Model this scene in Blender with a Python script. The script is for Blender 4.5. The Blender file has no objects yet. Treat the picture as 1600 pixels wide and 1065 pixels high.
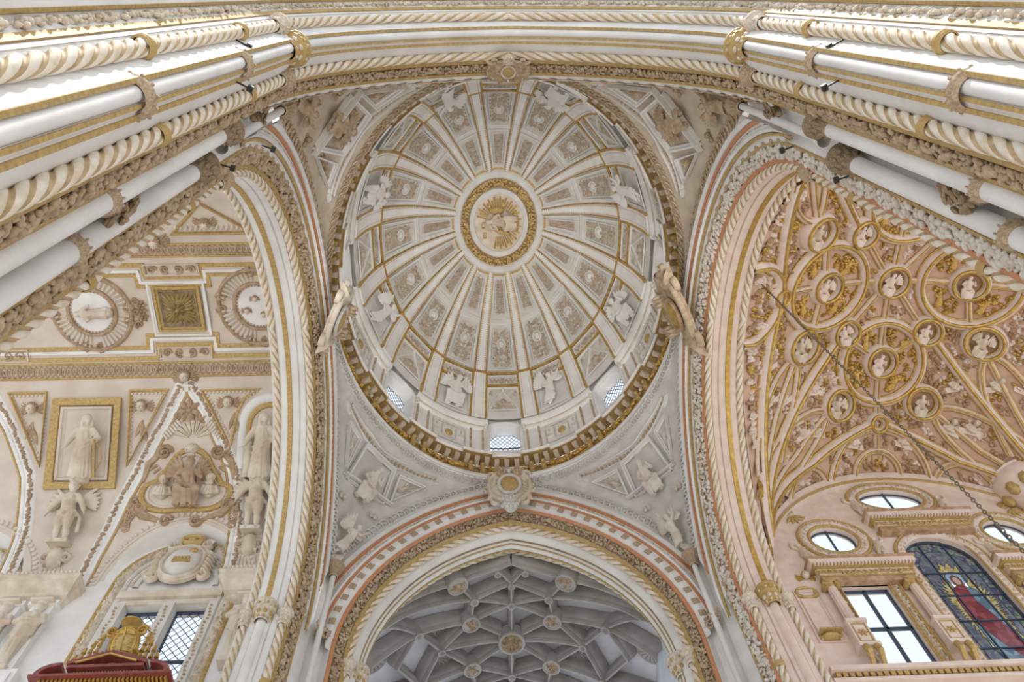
import bpy, math, random
from math import sin, cos, pi, sqrt, radians as rad, acos, atan2, hypot
from mathutils import Vector, Matrix
V = Vector
rnd = random.Random(7)
scene = bpy.context.scene
COL = scene.collection

# ------------------------------------------------------------------ camera
# origin = centre of the crossing at eye height, X along the nave, Y along the transept, Z up
F_PX = 1272.0
def cam_axes(p, y, r):
    p, y, r = rad(p), rad(y), rad(r)
    f = V((sin(y) * cos(p), cos(y) * cos(p), sin(p)))
    right = V((cos(y), -sin(y), 0)); up = right.cross(f)
    return right * cos(r) + up * sin(r), -right * sin(r) + up * cos(r), f
cr_, cu_, cf_ = cam_axes(66.78, 5.61, -6.31)
cam = bpy.data.cameras.new('camera')
cam.sensor_width = 36.0; cam.lens = F_PX / 1600 * 36; cam.clip_end = 300
cam_ob = bpy.data.objects.new('camera', cam); COL.objects.link(cam_ob)
m = Matrix((cr_, cu_, -cf_)).transposed().to_4x4(); m.translation = V((-0.9, -9.2, 0))
cam_ob.matrix_world = m
scene.camera = cam_ob

# ------------------------------------------------------------------ light
world = bpy.data.worlds.new('overcast_sky'); scene.world = world; world.use_nodes = True
bg = world.node_tree.nodes['Background']
bg.inputs[0].default_value = (0.90, 0.96, 1.04, 1); bg.inputs[1].default_value = 1.0
sun = bpy.data.lights.new('sun', 'SUN'); sun.energy = 3.0; sun.angle = rad(3); sun.color = (1.0, 0.975, 0.93)
sun_ob = bpy.data.objects.new('sun', sun); COL.objects.link(sun_ob)
sun_ob.rotation_euler = V((0.04, 0.47, -0.88)).to_track_quat('-Z', 'Y').to_euler()
vs = scene.view_settings
vs.view_transform = 'Standard'; vs.look = 'None'; vs.gamma = 1.0; vs.use_curve_mapping = False
vs.exposure = 0.26
scene.cycles.max_bounces = 8; scene.cycles.diffuse_bounces = 5; scene.cycles.transparent_max_bounces = 12
scene.cycles.use_denoising = True

# ------------------------------------------------------------------ materials
def mat(name, c1, c2=None, scale=3.0, rough=0.75, metal=0.0, bump=0.0, bscale=30.0, spread=(0.35, 0.65)):
    m = bpy.data.materials.new(name); m.use_nodes = True
    nt = m.node_tree; b = nt.nodes['Principled BSDF']
    b.inputs['Roughness'].default_value = rough; b.inputs['Metallic'].default_value = metal
    tc = nt.nodes.new('ShaderNodeTexCoord')
    if c2:
        n = nt.nodes.new('ShaderNodeTexNoise'); n.inputs['Scale'].default_value = scale; n.inputs['Detail'].default_value = 5
        nt.links.new(tc.outputs['Object'], n.inputs['Vector'])
        r = nt.nodes.new('ShaderNodeValToRGB')
        r.color_ramp.elements[0].position = spread[0]; r.color_ramp.elements[1].position = spread[1]
        r.color_ramp.elements[0].color = (*c1, 1); r.color_ramp.elements[1].color = (*c2, 1)
        nt.links.new(n.outputs['Fac'], r.inputs[0]); nt.links.new(r.outputs[0], b.inputs['Base Color'])
    else:
        b.inputs['Base Color'].default_value = (*c1, 1)
    if bump:
        n2 = nt.nodes.new('ShaderNodeTexNoise'); n2.inputs['Scale'].default_value = bscale; n2.inputs['Detail'].default_value = 3
        nt.links.new(tc.outputs['Object'], n2.inputs['Vector'])
        bp = nt.nodes.new('ShaderNodeBump'); bp.inputs['Strength'].default_value = bump; bp.inputs['Distance'].default_value = 0.05
        nt.links.new(n2.outputs['Fac'], bp.inputs['Height']); nt.links.new(bp.outputs[0], b.inputs['Normal'])
    return m
WHITE = mat('white_plaster', (0.80, 0.79, 0.77), (0.70, 0.68, 0.66), 1.2, 0.7, 0, 0.05, 12)
WHITE2 = mat('grey_white_plaster', (0.66, 0.64, 0.60), (0.56, 0.53, 0.49), 2.0, 0.75, 0, 0.1, 20)
IVORY = mat('ivory_stone', (0.71, 0.64, 0.54), (0.54, 0.44, 0.33), 2.5, 0.75, 0, 0.15, 30)
PENDB = mat('shaded_dirty_pendentive_plaster', (0.62, 0.53, 0.43), (0.52, 0.42, 0.32), 2.0, 0.75, 0, 0.1, 20)  # near pendentives only: dimmer light and dirt put into the colour
PALE = mat('pale_carving', (0.70, 0.66, 0.60), (0.58, 0.50, 0.42), 4.0, 0.75, 0, 0.2, 30)
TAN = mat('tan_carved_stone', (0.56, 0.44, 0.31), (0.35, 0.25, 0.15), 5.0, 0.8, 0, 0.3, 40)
DKTAN = mat('brown_carved_stone', (0.39, 0.29, 0.18), (0.23, 0.155, 0.09), 6.0, 0.85, 0, 0.3, 40)
DOMEW = mat('dome_white', (0.70, 0.69, 0.67), (0.63, 0.61, 0.58), 2.0, 0.75, 0, 0.05, 20)
DOMEG = mat('dome_panel_grey', (0.64, 0.60, 0.55), (0.54, 0.49, 0.43), 5.0, 0.8, 0, 0.4, 28)
DOMEO = mat('dome_ornament', (0.51, 0.43, 0.35), (0.36, 0.28, 0.21), 6.0, 0.8)
GOLD = mat('gilding', (0.62, 0.41, 0.11), (0.42, 0.26, 0.07), 6.0, 0.38, 0.55, 0.2, 40)
OLDG = mat('dull_old_gold', (0.44, 0.33, 0.14), (0.30, 0.21, 0.08), 7.0, 0.5, 0.3, 0.2, 40)
OCHRE = mat('ochre_gold_band', (0.56, 0.39, 0.15), (0.40, 0.27, 0.10), 14.0, 0.55, 0.2, 0.2, 60)
ORANGE = mat('orange_marbled_band', (0.62, 0.27, 0.13), (0.48, 0.22, 0.10), 20.0, 0.6, 0, 0.1, 40)
BROWN = mat('brown_gilt_cornice', (0.38, 0.25, 0.09), (0.26, 0.16, 0.06), 4.0, 0.6, 0.1)
ROPE = mat('rope_stone', (0.80, 0.74, 0.65), (0.66, 0.55, 0.40), 5.0, 0.7)
ROPEG = mat('rope_groove_brown', (0.56, 0.42, 0.25), (0.40, 0.28, 0.14), 6.0, 0.6, 0.1)
PINK = mat('pink_plaster', (0.61, 0.42, 0.32), (0.52, 0.33, 0.23), 2.5, 0.75, 0, 0.3, 18)
PINKL = mat('pale_pink_plaster', (0.75, 0.63, 0.56), (0.68, 0.54, 0.46), 3.0, 0.75, 0, 0.1, 14)
PINKT = mat('pink_tan_carving', (0.53, 0.36, 0.24), (0.35, 0.20, 0.10), 5.0, 0.8, 0, 0.4, 35)
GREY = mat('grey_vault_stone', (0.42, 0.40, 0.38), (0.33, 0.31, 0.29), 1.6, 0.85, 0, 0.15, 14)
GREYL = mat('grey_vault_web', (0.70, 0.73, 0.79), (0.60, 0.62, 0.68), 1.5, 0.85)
BEIGE = mat('beige_plaster', (0.67, 0.59, 0.51), (0.58, 0.49, 0.41), 1.4, 0.75, 0, 0.08, 12)
BEIGET = mat('beige_brown_carving', (0.49, 0.36, 0.25), (0.34, 0.23, 0.14), 5.0, 0.8, 0, 0.3, 35)
FLOORM = mat('marble_floor', (0.72, 0.68, 0.62), (0.62, 0.57, 0.50), 0.6, 0.4)
REDM = mat('dark_red_marble', (0.26, 0.06, 0.05), (0.16, 0.035, 0.03), 9.0, 0.35)
LEAD = mat('lead_came', (0.05, 0.07, 0.11), None, rough=0.6, metal=0.2)
IRON = mat('black_iron', (0.03, 0.028, 0.025), None, rough=0.5, metal=0.6)
CHAINM = mat('worn_chain_iron', (0.23, 0.19, 0.13), (0.14, 0.11, 0.08), 30, rough=0.45, metal=0.7)
LAMPM = mat('black_lamp_housing', (0.02, 0.02, 0.02), None, rough=0.5)
def glass(name, col, clear=0.9):
    m = bpy.data.materials.new(name); m.use_nodes = True; nt = m.node_tree
    nt.nodes.remove(nt.nodes['Principled BSDF'])
    t = nt.nodes.new('ShaderNodeBsdfTransparent'); t.inputs[0].default_value = (*col, 1)
    g = nt.nodes.new('ShaderNodeBsdfGlossy'); g.inputs['Roughness'].default_value = 0.15
    x = nt.nodes.new('ShaderNodeMixShader'); x.inputs[0].default_value = 1 - clear
    nt.links.new(t.outputs[0], x.inputs[1]); nt.links.new(g.outputs[0], x.inputs[2])
    nt.links.new(x.outputs[0], nt.nodes['Material Output'].inputs[0])
    return m
def stained(name, c1, c2, scale):
    m = glass(name, c1, 0.93); nt = m.node_tree
    t = [n for n in nt.nodes if n.type == 'BSDF_TRANSPARENT'][0]
    tc = nt.nodes.new('ShaderNodeTexCoord'); v = nt.nodes.new('ShaderNodeTexVoronoi'); v.inputs['Scale'].default_value = scale
    nt.links.new(tc.outputs['Object'], v.inputs['Vector'])
    r = nt.nodes.new('ShaderNodeValToRGB'); e = r.color_ramp.elements
    e[0].position = 0.1; e[0].color = (*c1, 1); e[1].position = 0.75; e[1].color = (*c2, 1)
    nt.links.new(v.outputs['Distance'], r.inputs[0]); nt.links.new(r.outputs[0], t.inputs[0])
    return m
PANE = glass('clear_window_glass', (0.93, 0.97, 1.0))

# ------------------------------------------------------------------ geometry helpers
def tag(o, label=None, cat=None, group=None, kind=None):
    if label: o['label'] = label
    if cat: o['category'] = cat
    if group: o['group'] = group
    if kind: o['kind'] = kind
    return o
def empty(name, label=None, cat=None, loc=(0, 0, 0), group=None, kind=None, parent=None):
    o = bpy.data.objects.new(name, None); COL.objects.link(o); o.location = loc; o.empty_display_size = 0.1
    if parent: o.parent = parent
    return tag(o, label, cat, group, kind)
def link_mesh(name, me, parent=None, M=None):
    o = bpy.data.objects.new(name, me); COL.objects.link(o)
    if parent:
        o.parent = parent
        if parent.location.length > 1e-6: o.matrix_parent_inverse = Matrix.Translation(-parent.location)
    if M is not None: o.matrix_basis = M
    return o
class G:
    def __init__(s): s.v = []; s.f = []; s.mi = []; s.cur = 0
    def add(s, vs, fs):
        o = len(s.v); s.v.extend(vs); s.f.extend(tuple(i + o for i in f) for f in fs); s.mi.extend([s.cur] * len(fs))
    def grid(s, rows, cu=False, cv=False):
        """rows of points; quads between successive rows"""
        n, k = len(rows), len(rows[0]); fs = []
        for i in range(n if cu else n - 1):
            a, b = i * k, ((i + 1) % n) * k
            for j in range(k if cv else k - 1):
                j2 = (j + 1) % k; fs.append((a + j, a + j2, b + j2, b + j))
        s.add([p for r in rows for p in r], fs)
    def box(s, c, h, ax=None):
        c = V(c); ax = ax or (V((1, 0, 0)), V((0, 1, 0)), V((0, 0, 1)))
        vs = [c + ax[0] * (h[0] * i) + ax[1] * (h[1] * j) + ax[2] * (h[2] * k) for i in (-1, 1) for j in (-1, 1) for k in (-1, 1)]
        s.add(vs, [(0, 1, 3, 2), (4, 6, 7, 5), (0, 4, 5, 1), (2, 3, 7, 6), (0, 2, 6, 4), (1, 5, 7, 3)])
    def ell(s, c, ax, n=8, m=4):
        """ellipsoid, ax = three radius vectors"""
        c = V(c); a, b, d = ax; rows = []
        for i in range(1, m):
            t = pi * i / m; z = cos(t); r = sin(t)
            rows.append([c + d * z + a * (r * cos(2 * pi * j / n)) + b * (r * sin(2 * pi * j / n)) for j in range(n)])
        o = len(s.v); k0 = len(s.f)
        s.grid(rows, cv=True)
        p, q = len(s.v) , len(s.v) + 1
        top = [(p - o, (j + 1) % n, j) for j in range(n)]
        l = (m - 2) * n
        bot = [(q - o, l + j, l + (j + 1) % n) for j in range(n)]
        s.v.extend([c + d, c - d]); s.f.extend(tuple(i + o for i in f) for f in top + bot); s.mi.extend([s.cur] * (2 * n))
    def ball(s, c, r, n=8, m=5):
        if not hasattr(r, '__len__'): r = (r, r, r)
        s.ell(c, (V((r[0], 0, 0)), V((0, r[1], 0)), V((0, 0, r[2]))), n, m)
    def tube(s, pts, r, n=6, closed=False, caps=True, up=None):
        pts = [V(p) for p in pts]; k = len(pts); rows = []
        rr = r if hasattr(r, '__len__') else [r] * k
        ref = None
        for i in range(k):
            a = pts[(i - 1) % k] if (closed or i) else pts[0]; b = pts[(i + 1) % k] if (closed or i < k - 1) else pts[-1]
            t = (b - a)
            if t.length < 1e-9: t = V((0, 0, 1))
            t.normalize()
            if ref is None:
                ref = up or (V((0, 0, 1)) if abs(t.z) < 0.9 else V((1, 0, 0)))
            u = t.cross(ref)
            if u.length < 1e-6: u = t.cross(V((0.3, 1, 0.2)))
            u.normalize(); w = u.cross(t); ref = w
            rows.append([pts[i] + (u * cos(2 * pi * j / n) + w * sin(2 * pi * j / n)) * rr[i] for j in range(n)])
        o = len(s.v); s.grid(rows, cu=closed, cv=True)
        if caps and not closed:
            s.f.append(tuple(o + j for j in range(n))); s.f.append(tuple(o + (k - 1) * n + j for j in range(n - 1, -1, -1))); s.mi.extend([s.cur] * 2)
    def lathe(s, prof, c=(0, 0, 0), n=16, lob=0, amp=0.0):
        c = V(c)
        s.grid([[c + V((r * (1 + amp * cos(lob * 2 * pi * j / n)) * cos(2 * pi * j / n), r * (1 + amp * cos(lob * 2 * pi * j / n)) * sin(2 * pi * j / n), z)) for j in range(n)] for r, z in prof], cv=True)
    def build(s, name, mats, parent=None, smooth=True, T=None, ang=42, M=None, **kw):
        me = s.mesh(name, mats, smooth, T, ang)
        return tag(link_mesh(name, me, parent, M), **kw)
    def mesh(s, name, mats, smooth=True, T=None, ang=42):
        vs = [T(*p) for p in s.v] if T else s.v
        me = bpy.data.meshes.new(name); me.from_pydata([tuple(p) for p in vs], [], s.f)
        if not isinstance(mats, (list, tuple)): mats = [mats]
        for x in mats: me.materials.append(x)
        if len(mats) > 1: me.polygons.foreach_set('material_index', s.mi)
        if smooth:
            me.polygons.foreach_set('use_smooth', [True] * len(me.polygons))
            me.set_sharp_from_angle(angle=rad(ang))
        me.update(); return me
class R(G):
    """reliefs drawn on a flat sheet: x across, y up, third value = height out of the sheet"""
    def dome(s, x, y, rx, ry, h, rot=0, n=10, m=3, z0=0.0):
        c, q = cos(rot), sin(rot); rows = []
        for i in range(m):
            t = pi / 2 * i / m; r = cos(t); z = z0 + h * sin(t)
            rows.append([(x + (rx * r * cos(a) * c - ry * r * sin(a) * q), y + (rx * r * cos(a) * q + ry * r * sin(a) * c), z) for a in (2 * pi * j / n for j in range(n))])
        o = len(s.v); s.grid(rows, cv=True)
        s.v.append((x, y, z0 + h)); p = len(s.v) - 1; b = o + (m - 1) * n
        s.f.extend((p, b + j, b + (j + 1) % n) for j in range(n)); s.mi.extend([s.cur] * n)
    def line(s, pts, r, h=None, closed=False, z0=0.0):
        """half-round raised line"""
        k = len(pts); rr = r if hasattr(r, '__len__') else [r] * k; h = h or 1.0; rows = []
        for i in range(k):
            a = pts[(i - 1) % k] if (closed or i) else pts[0]; b = pts[(i + 1) % k] if (closed or i < k - 1) else pts[-1]
            tx, ty = b[0] - a[0], b[1] - a[1]; l = hypot(tx, ty) or 1; nx, ny = -ty / l, tx / l; x, y = pts[i][:2]; w = rr[i]
            rows.append([(x + nx * w * c, y + ny * w * c, z0 + w * h * q) for c, q in ((1, 0), (0.72, 0.72), (0, 1), (-0.72, 0.72), (-1, 0))])
        s.grid(rows, cu=closed)
    def spiral(s, x, y, r, turns=1.5, a0=0.0, dirn=1, w=0.1, h=1.0, n=16, eye=True):
        pts = []; ws = []
        for i in range(n + 1):
            t = i / n; q = r * (1 - 0.85 * t); a = a0 + dirn * 2 * pi * turns * t
            pts.append((x + q * cos(a), y + q * sin(a))); ws.append(w * (1 - 0.45 * t))
        s.line(pts, ws, h)
        if eye: s.dome(x, y, r * 0.22, r * 0.22, w * h * 1.3, n=7, m=2)
    def ring(s, x, y, rx, ry, w, h=1.0, n=24, z0=0.0):
        s.line([(x + rx * cos(2 * pi * i / n), y + ry * sin(2 * pi * i / n)) for i in range(n)], w, h, True, z0)
    def frame(s, poly, w, h, prof=None):
        """mitred moulding just inside a polygon (counter-clockwise)"""
        prof = prof or [(0, 0), (0, 1), (0.45, 1), (0.6, 0.6), (1, 0.45), (1, 0)]; k = len(poly); cols = []
        for i in range(k):
            a, b, c = poly[i - 1], poly[i], poly[(i + 1) % k]
            d1 = V((b[0] - a[0], b[1] - a[1])).normalized(); d2 = V((c[0] - b[0], c[1] - b[1])).normalized()
            n1 = V((-d1.y, d1.x)); n2 = V((-d2.y, d2.x)); mm = (n1 + n2); mm = mm / max(0.3, (mm.dot(n1)))
            cols.append([(b[0] + mm.x * w * p, b[1] + mm.y * w * p, h * q) for p, q in prof])
        s.grid(cols, cu=True)
    def slab(s, poly, h, z0=0.0):
        k = len(poly); s.add([(p[0], p[1], z0) for p in poly] + [(p[0], p[1], h) for p in poly],
                             [tuple(range(k, 2 * k))] + [(i, (i + 1) % k, k + (i + 1) % k, k + i) for i in range(k)])
    def leaf(s, x, y, a, L, W, h, n=5):
        """pointed leaf starting at x,y going in direction a"""
        pts = [(x + cos(a) * L * t, y + sin(a) * L * t) for t in (0, 0.25, 0.5, 0.75, 1)]
        s.line(pts, [W * q for q in (0.35, 0.9, 1, 0.7, 0.12)], h / max(W, 1e-6))
    def flower(s, x, y, r, h, n=6, a0=0.0):
        for i in range(n): s.leaf(x + 0.15 * r * cos(a0 + 2 * pi * i / n), y + 0.15 * r * sin(a0 + 2 * pi * i / n), a0 + 2 * pi * i / n, r * 0.85, r * 0.26, h)
        s.dome(x, y, r * 0.25, r * 0.25, h * 1.3, n=8, m=2)
    def shell(s, x, y, r, a0, a1, n, h, r0=0.15):
        for i in range(n):
            a = a0 + (a1 - a0) * (i + 0.5) / n; w = r * abs(a1 - a0) / n * 0.5
            s.line([(x + cos(a) * r * t, y + sin(a) * r * t) for t in (r0, 0.4, 0.7, 0.92, 1)], [w * r0, w * 0.45, w * 0.75, w * 0.95, w * 0.5], h / w)
    def face(s, x, y, r, h):
        """small head in relief with hair, brow, nose and cheeks"""
        s.dome(x, y, r * 0.78, r, h, n=12, m=4)
        for a in range(9):
            t = rad(-20 + 27.5 * a); s.dome(x + cos(t) * r * 0.8, y + 0.18 * r + sin(t) * r * 0.85, r * 0.27, r * 0.27, h * 0.75, n=7, m=2)
        s.dome(x, y - 0.1 * r, r * 0.13, r * 0.26, h * 1.22, n=6, m=2)
        for q in (-1, 1):
            s.dome(x + q * 0.33 * r, y - 0.22 * r, r * 0.22, r * 0.2, h * 0.98, n=7, m=2)
            s.dome(x + q * 0.3 * r, y + 0.17 * r, r * 0.17, r * 0.09, h * 1.0, n=6, m=2)
        s.dome(x, y - 0.52 * r, r * 0.2, r * 0.1, h * 0.98, n=6, m=2)
    def wings(s, x, y, L, h, rise=0.5, n=5):
        for q in (-1, 1):
            for i in range(n):
                a = rise - i * 0.34; a = a if q > 0 else pi - a
                s.leaf(x, y, a, L * (1 - 0.09 * i), L * 0.13, h * (1 - 0.1 * i))
    def grotesque(s, w, h, seed=0, t=0.03, disc=True):
        """symmetrical scrollwork filling a rectangle w x h centred on x=0, from y=0 to y=h"""
        r = random.Random(seed); u = min(w, h * 0.5)
        cy = h * (0.45 + 0.15 * r.random())
        if disc:
            s.ring(0, cy, u * 0.27, u * 0.31, t * 0.9, 1.0, 16); s.dome(0, cy, u * 0.17, u * 0.2, t * 1.7, n=12)
        else:
            s.leaf(0, cy - u * 0.25, pi / 2, u * 0.6, u * 0.12, t * 1.4)
        y = h * 0.07
        while y < h * 0.95:
            k = u * (0.13 + 0.07 * r.random())
            near = disc and abs(y - cy) < u * 0.42
            for q in (-1, 1):
                x = q * (w * 0.34 if near else w * (0.17 + 0.1 * r.random()))
                d = r.choice((-1, 1))
                s.spiral(x, y, k, 1.3, r.random() * 6.28, d * q, t * 0.75, 1.1, 9)
                a = r.random() * 1.4 - 0.5
                s.leaf(x, y + k * 0.8, a if q > 0 else pi - a, k * 1.25, t * 0.85, t * 0.9)
                s.leaf(q * w * 0.30, y - k * 0.3, (0.5 if q > 0 else pi - 0.5) + q * a, w * 0.17, t * 0.8, t * 0.8)
                s.dome(q * w * 0.45, y + k * 0.4, t * 0.8, t * 0.8, t * 0.8, n=6, m=2)
            if not near:
                if r.random() < 0.6: s.dome(0, y, u * 0.09, u * 0.12, t * 1.3, n=8, m=2)
                else: s.leaf(0, y - k * 0.6, pi / 2, k * 1.4, t * 1.1, t)
            y += k * 1.75
def holed(g, outer, inner):
    """wall between two outlines with the same number of points"""
    k = len(outer); g.add(list(outer) + list(inner), [(i, (i + 1) % k, k + (i + 1) % k, k + i) for i in range(k)])
def arch_outline(w, h, n=14):
    """rectangle of half width w with a half-round head, bottom centre at 0,0; total height h"""
    pts = [(-w, 0), (w, 0)] + [(w, (h - w) * 0.5)] + [(w * cos(pi * i / n), h - w + w * sin(pi * i / n)) for i in range(n + 1)] + [(-w, (h - w) * 0.5)]
    return pts
def box_outline(ws, he, arch):
    """points on the rectangle (half width ws, 0..he) belonging to the points of an arch outline"""
    out = []
    w = max(p[0] for p in arch); h = max(p[1] for p in arch)
    for x, y in arch:
        if y <= h - w + 1e-6: out.append((ws * (1 if x > 0 else -1), 0 if y < 1e-6 else y))
        else:
            a = atan2(y - (h - w), x); cx, cy = cos(a), sin(a)
            t = min(ws / max(abs(cx), 1e-6), (he - (h - w)) / max(cy, 1e-6)); out.append((cx * t, h - w + cy * t))
    return out
def onto(O, X, Y, N):
    """sheet to space: origin, across, up, outward"""
    O, X, Y, N = V(O), V(X), V(Y), V(N)
    return lambda x, y, h: O + X * x + Y * y + N * h
def aim(c, N, up, k=0.65, to=(-1.0, -5.0, 0.0)):
    """lean a carving forward so that it faces people on the floor"""
    N = (V(N).normalized() * (1 - k) + (V(to) - V(c)).normalized() * k).normalized(); up = V(up); up = (up - N * up.dot(N)).normalized()
    return up.cross(N), up, N
def place(O, X, Y, N, s=1.0, flat=1.0):
    X, Y, N = V(X).normalized(), V(Y).normalized(), V(N).normalized()
    M = Matrix((X, Y, N)).transposed().to_4x4(); M = M @ Matrix.Diagonal((s, s, s * flat, 1)); M.translation = V(O); return M
# ------------------------------------------------------------------ floor
FZ = -1.6
g = G(); g.add([V((-34, -26, FZ)), V((34, -26, FZ)), V((34, 26, FZ)), V((-34, 26, FZ))], [(0, 1, 2, 3)])
g.build('floor', FLOORM, smooth=False, kind='structure')

# ------------------------------------------------------------------ the four great arches of the crossing
class Arch:
    """opening of half width R-c at the springing; d = distance outward from the inner rope, e = depth from the centre of the crossing"""
    def __init__(s, axis, sgn, c, Rr, z0, low):
        s.axis, s.sgn, s.c, s.R, s.z0, s.low = axis, sgn, c, Rr, z0, low
    def w(s, h, e, z): return V((h, s.sgn * e, z)) if s.axis == 'y' else V((s.sgn * e, h, z))
    def pt(s, st, d, e, cut=None):
        side, kind, q = st
        if kind == 's': return s.w(side * (s.R - s.c + d), e, q)
        rr = s.R + d; a1 = acos(s.c / rr); a0 = 0.0
        if cut is not None and (cut + s.c) / rr < 1: a0 = acos((cut + s.c) / rr)
        a = a0 + (a1 - a0) * q
        return s.w(side * (rr * cos(a) - s.c), e, s.z0 + rr * sin(a))
    def stations(s, low=None, n=26, cut=None, ns=1):
        st = []
        if cut is None:
            lo = s.low if low is None else low
            st += [(-1, 's', lo + (s.z0 - lo) * i / ns) for i in range(ns)]
        st += [(-1, 'a', i / n) for i in range(n + 1)]
        return st + [(1, k, q) for (_, k, q) in reversed(st[:-1] if s.c < 1e-6 else st)]
    def strip(s, name, prof, m, parent, low=None, cut=None, n=26, **kw):
        g = G(); g.grid([[s.pt(st, d, e, cut) for d, e in prof] for st in s.stations(low, n, cut)])
        return g.build(name, m, parent, ang=35, **kw)
    def path(s, d, e, step, z_from, cut=None):
        """evenly spaced points with outward radial and axis vectors"""
        dense = []
        for st in s.stations(z_from, 120, cut, ns=60): dense.append((s.pt(st, d, e, cut), s.pt(st, d + 0.1, e, cut)))
        out = []; need = 0.0
        for (a, ar), (b, br) in zip(dense, dense[1:]):
            L = (b - a).length
            if L < 1e-9: continue
            while need <= L:
                t = need / L; p = a.lerp(b, t); out.append((p, (ar.lerp(br, t) - p).normalized(), (b - a).normalized())); need += step
            need -= L
        return out
def ax_vec(A): return V((0, A.sgn, 0)) if A.axis == 'y' else V((A.sgn, 0, 0))
def rope(A, name, d, e, r, parent, z_from, n=3, cut=None):
    """twisted moulding, pale strands with darker brown grooves; the twist changes hand at the crown"""
    L = n * 3.3 * r; step = L / 16; W = ax_vec(A); rows = []; g = G()
    shape = ((0.0, 0.82, 1), (0.09, 0.97, 0), (0.28, 1.10, 0), (0.50, 1.09, 0), (0.72, 0.95, 0), (0.78, 0.82, 1), (0.89, 0.76, 1))
    k = n * len(shape); pth = A.path(d, e, step, z_from, cut); half = len(pth) // 2
    for i, (p, N, t) in enumerate(pth):
        tw = 2 * pi * abs(i - half) * step / L
        rows.append([p + (N * cos(2 * pi * (s_ + q) / n + tw) + W * sin(2 * pi * (s_ + q) / n + tw)) * (r * f_) for s_ in range(n) for q, f_, _ in shape])
    for i in range(len(rows) - 1):
        for j in range(k):
            j2 = (j + 1) % k; g.f.append((i * k + j, i * k + j2, (i + 1) * k + j2, (i + 1) * k + j)); g.mi.append(shape[j % len(shape)][2])
    g.v = [p for rw in rows for p in rw]
    for sd in (0, -1):      # plain foot of the rope down to the floor
        p = pth[sd][0]
        if cut is None: g.tube([V((p.x, p.y, FZ)), V((p.x, p.y, p.z + 0.05))], r * 0.9, 8)
    return g.build(name, [ROPE, ROPEG], parent, ang=60)
def foliage(g, pth, W, width, size, seed, per=4, lift=0.06):
    """crowded carved leaves, buds and curls along a path"""
    r = random.Random(seed)
    for p, N, t in pth:
        for k in range(per):
            c = p + N * (width * (r.random() - 0.5)) + t * (size * (r.random() - 0.5)) - W * (lift * r.random())
            a = r.random() * pi; u = (N * cos(a) + t * sin(a)); w = (t * cos(a) - N * sin(a)); s_ = size * (0.55 + 0.6 * r.random())
            n2 = (-W + u * (r.random() - 0.5)).normalized()
            g.ell(c, (u * s_ * 0.62, w * s_ * 0.36, n2 * s_ * 0.36), 6, 4)
def rosette_mesh():
    g = R(); g.slab([(-1, -1), (1, -1), (1, 1), (-1, 1)], 0.3)
    for i in range(4):
        g.leaf(0, 0, pi / 4 + i * pi / 2, 1.25, 0.4, 0.6); g.leaf(0, 0, i * pi / 2, 0.95, 0.4, 0.5)
    g.dome(0, 0, 0.3, 0.3, 0.6, n=7, m=2)
    return g.mesh('rosette', TAN, ang=50)
ROS = rosette_mesh()

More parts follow.
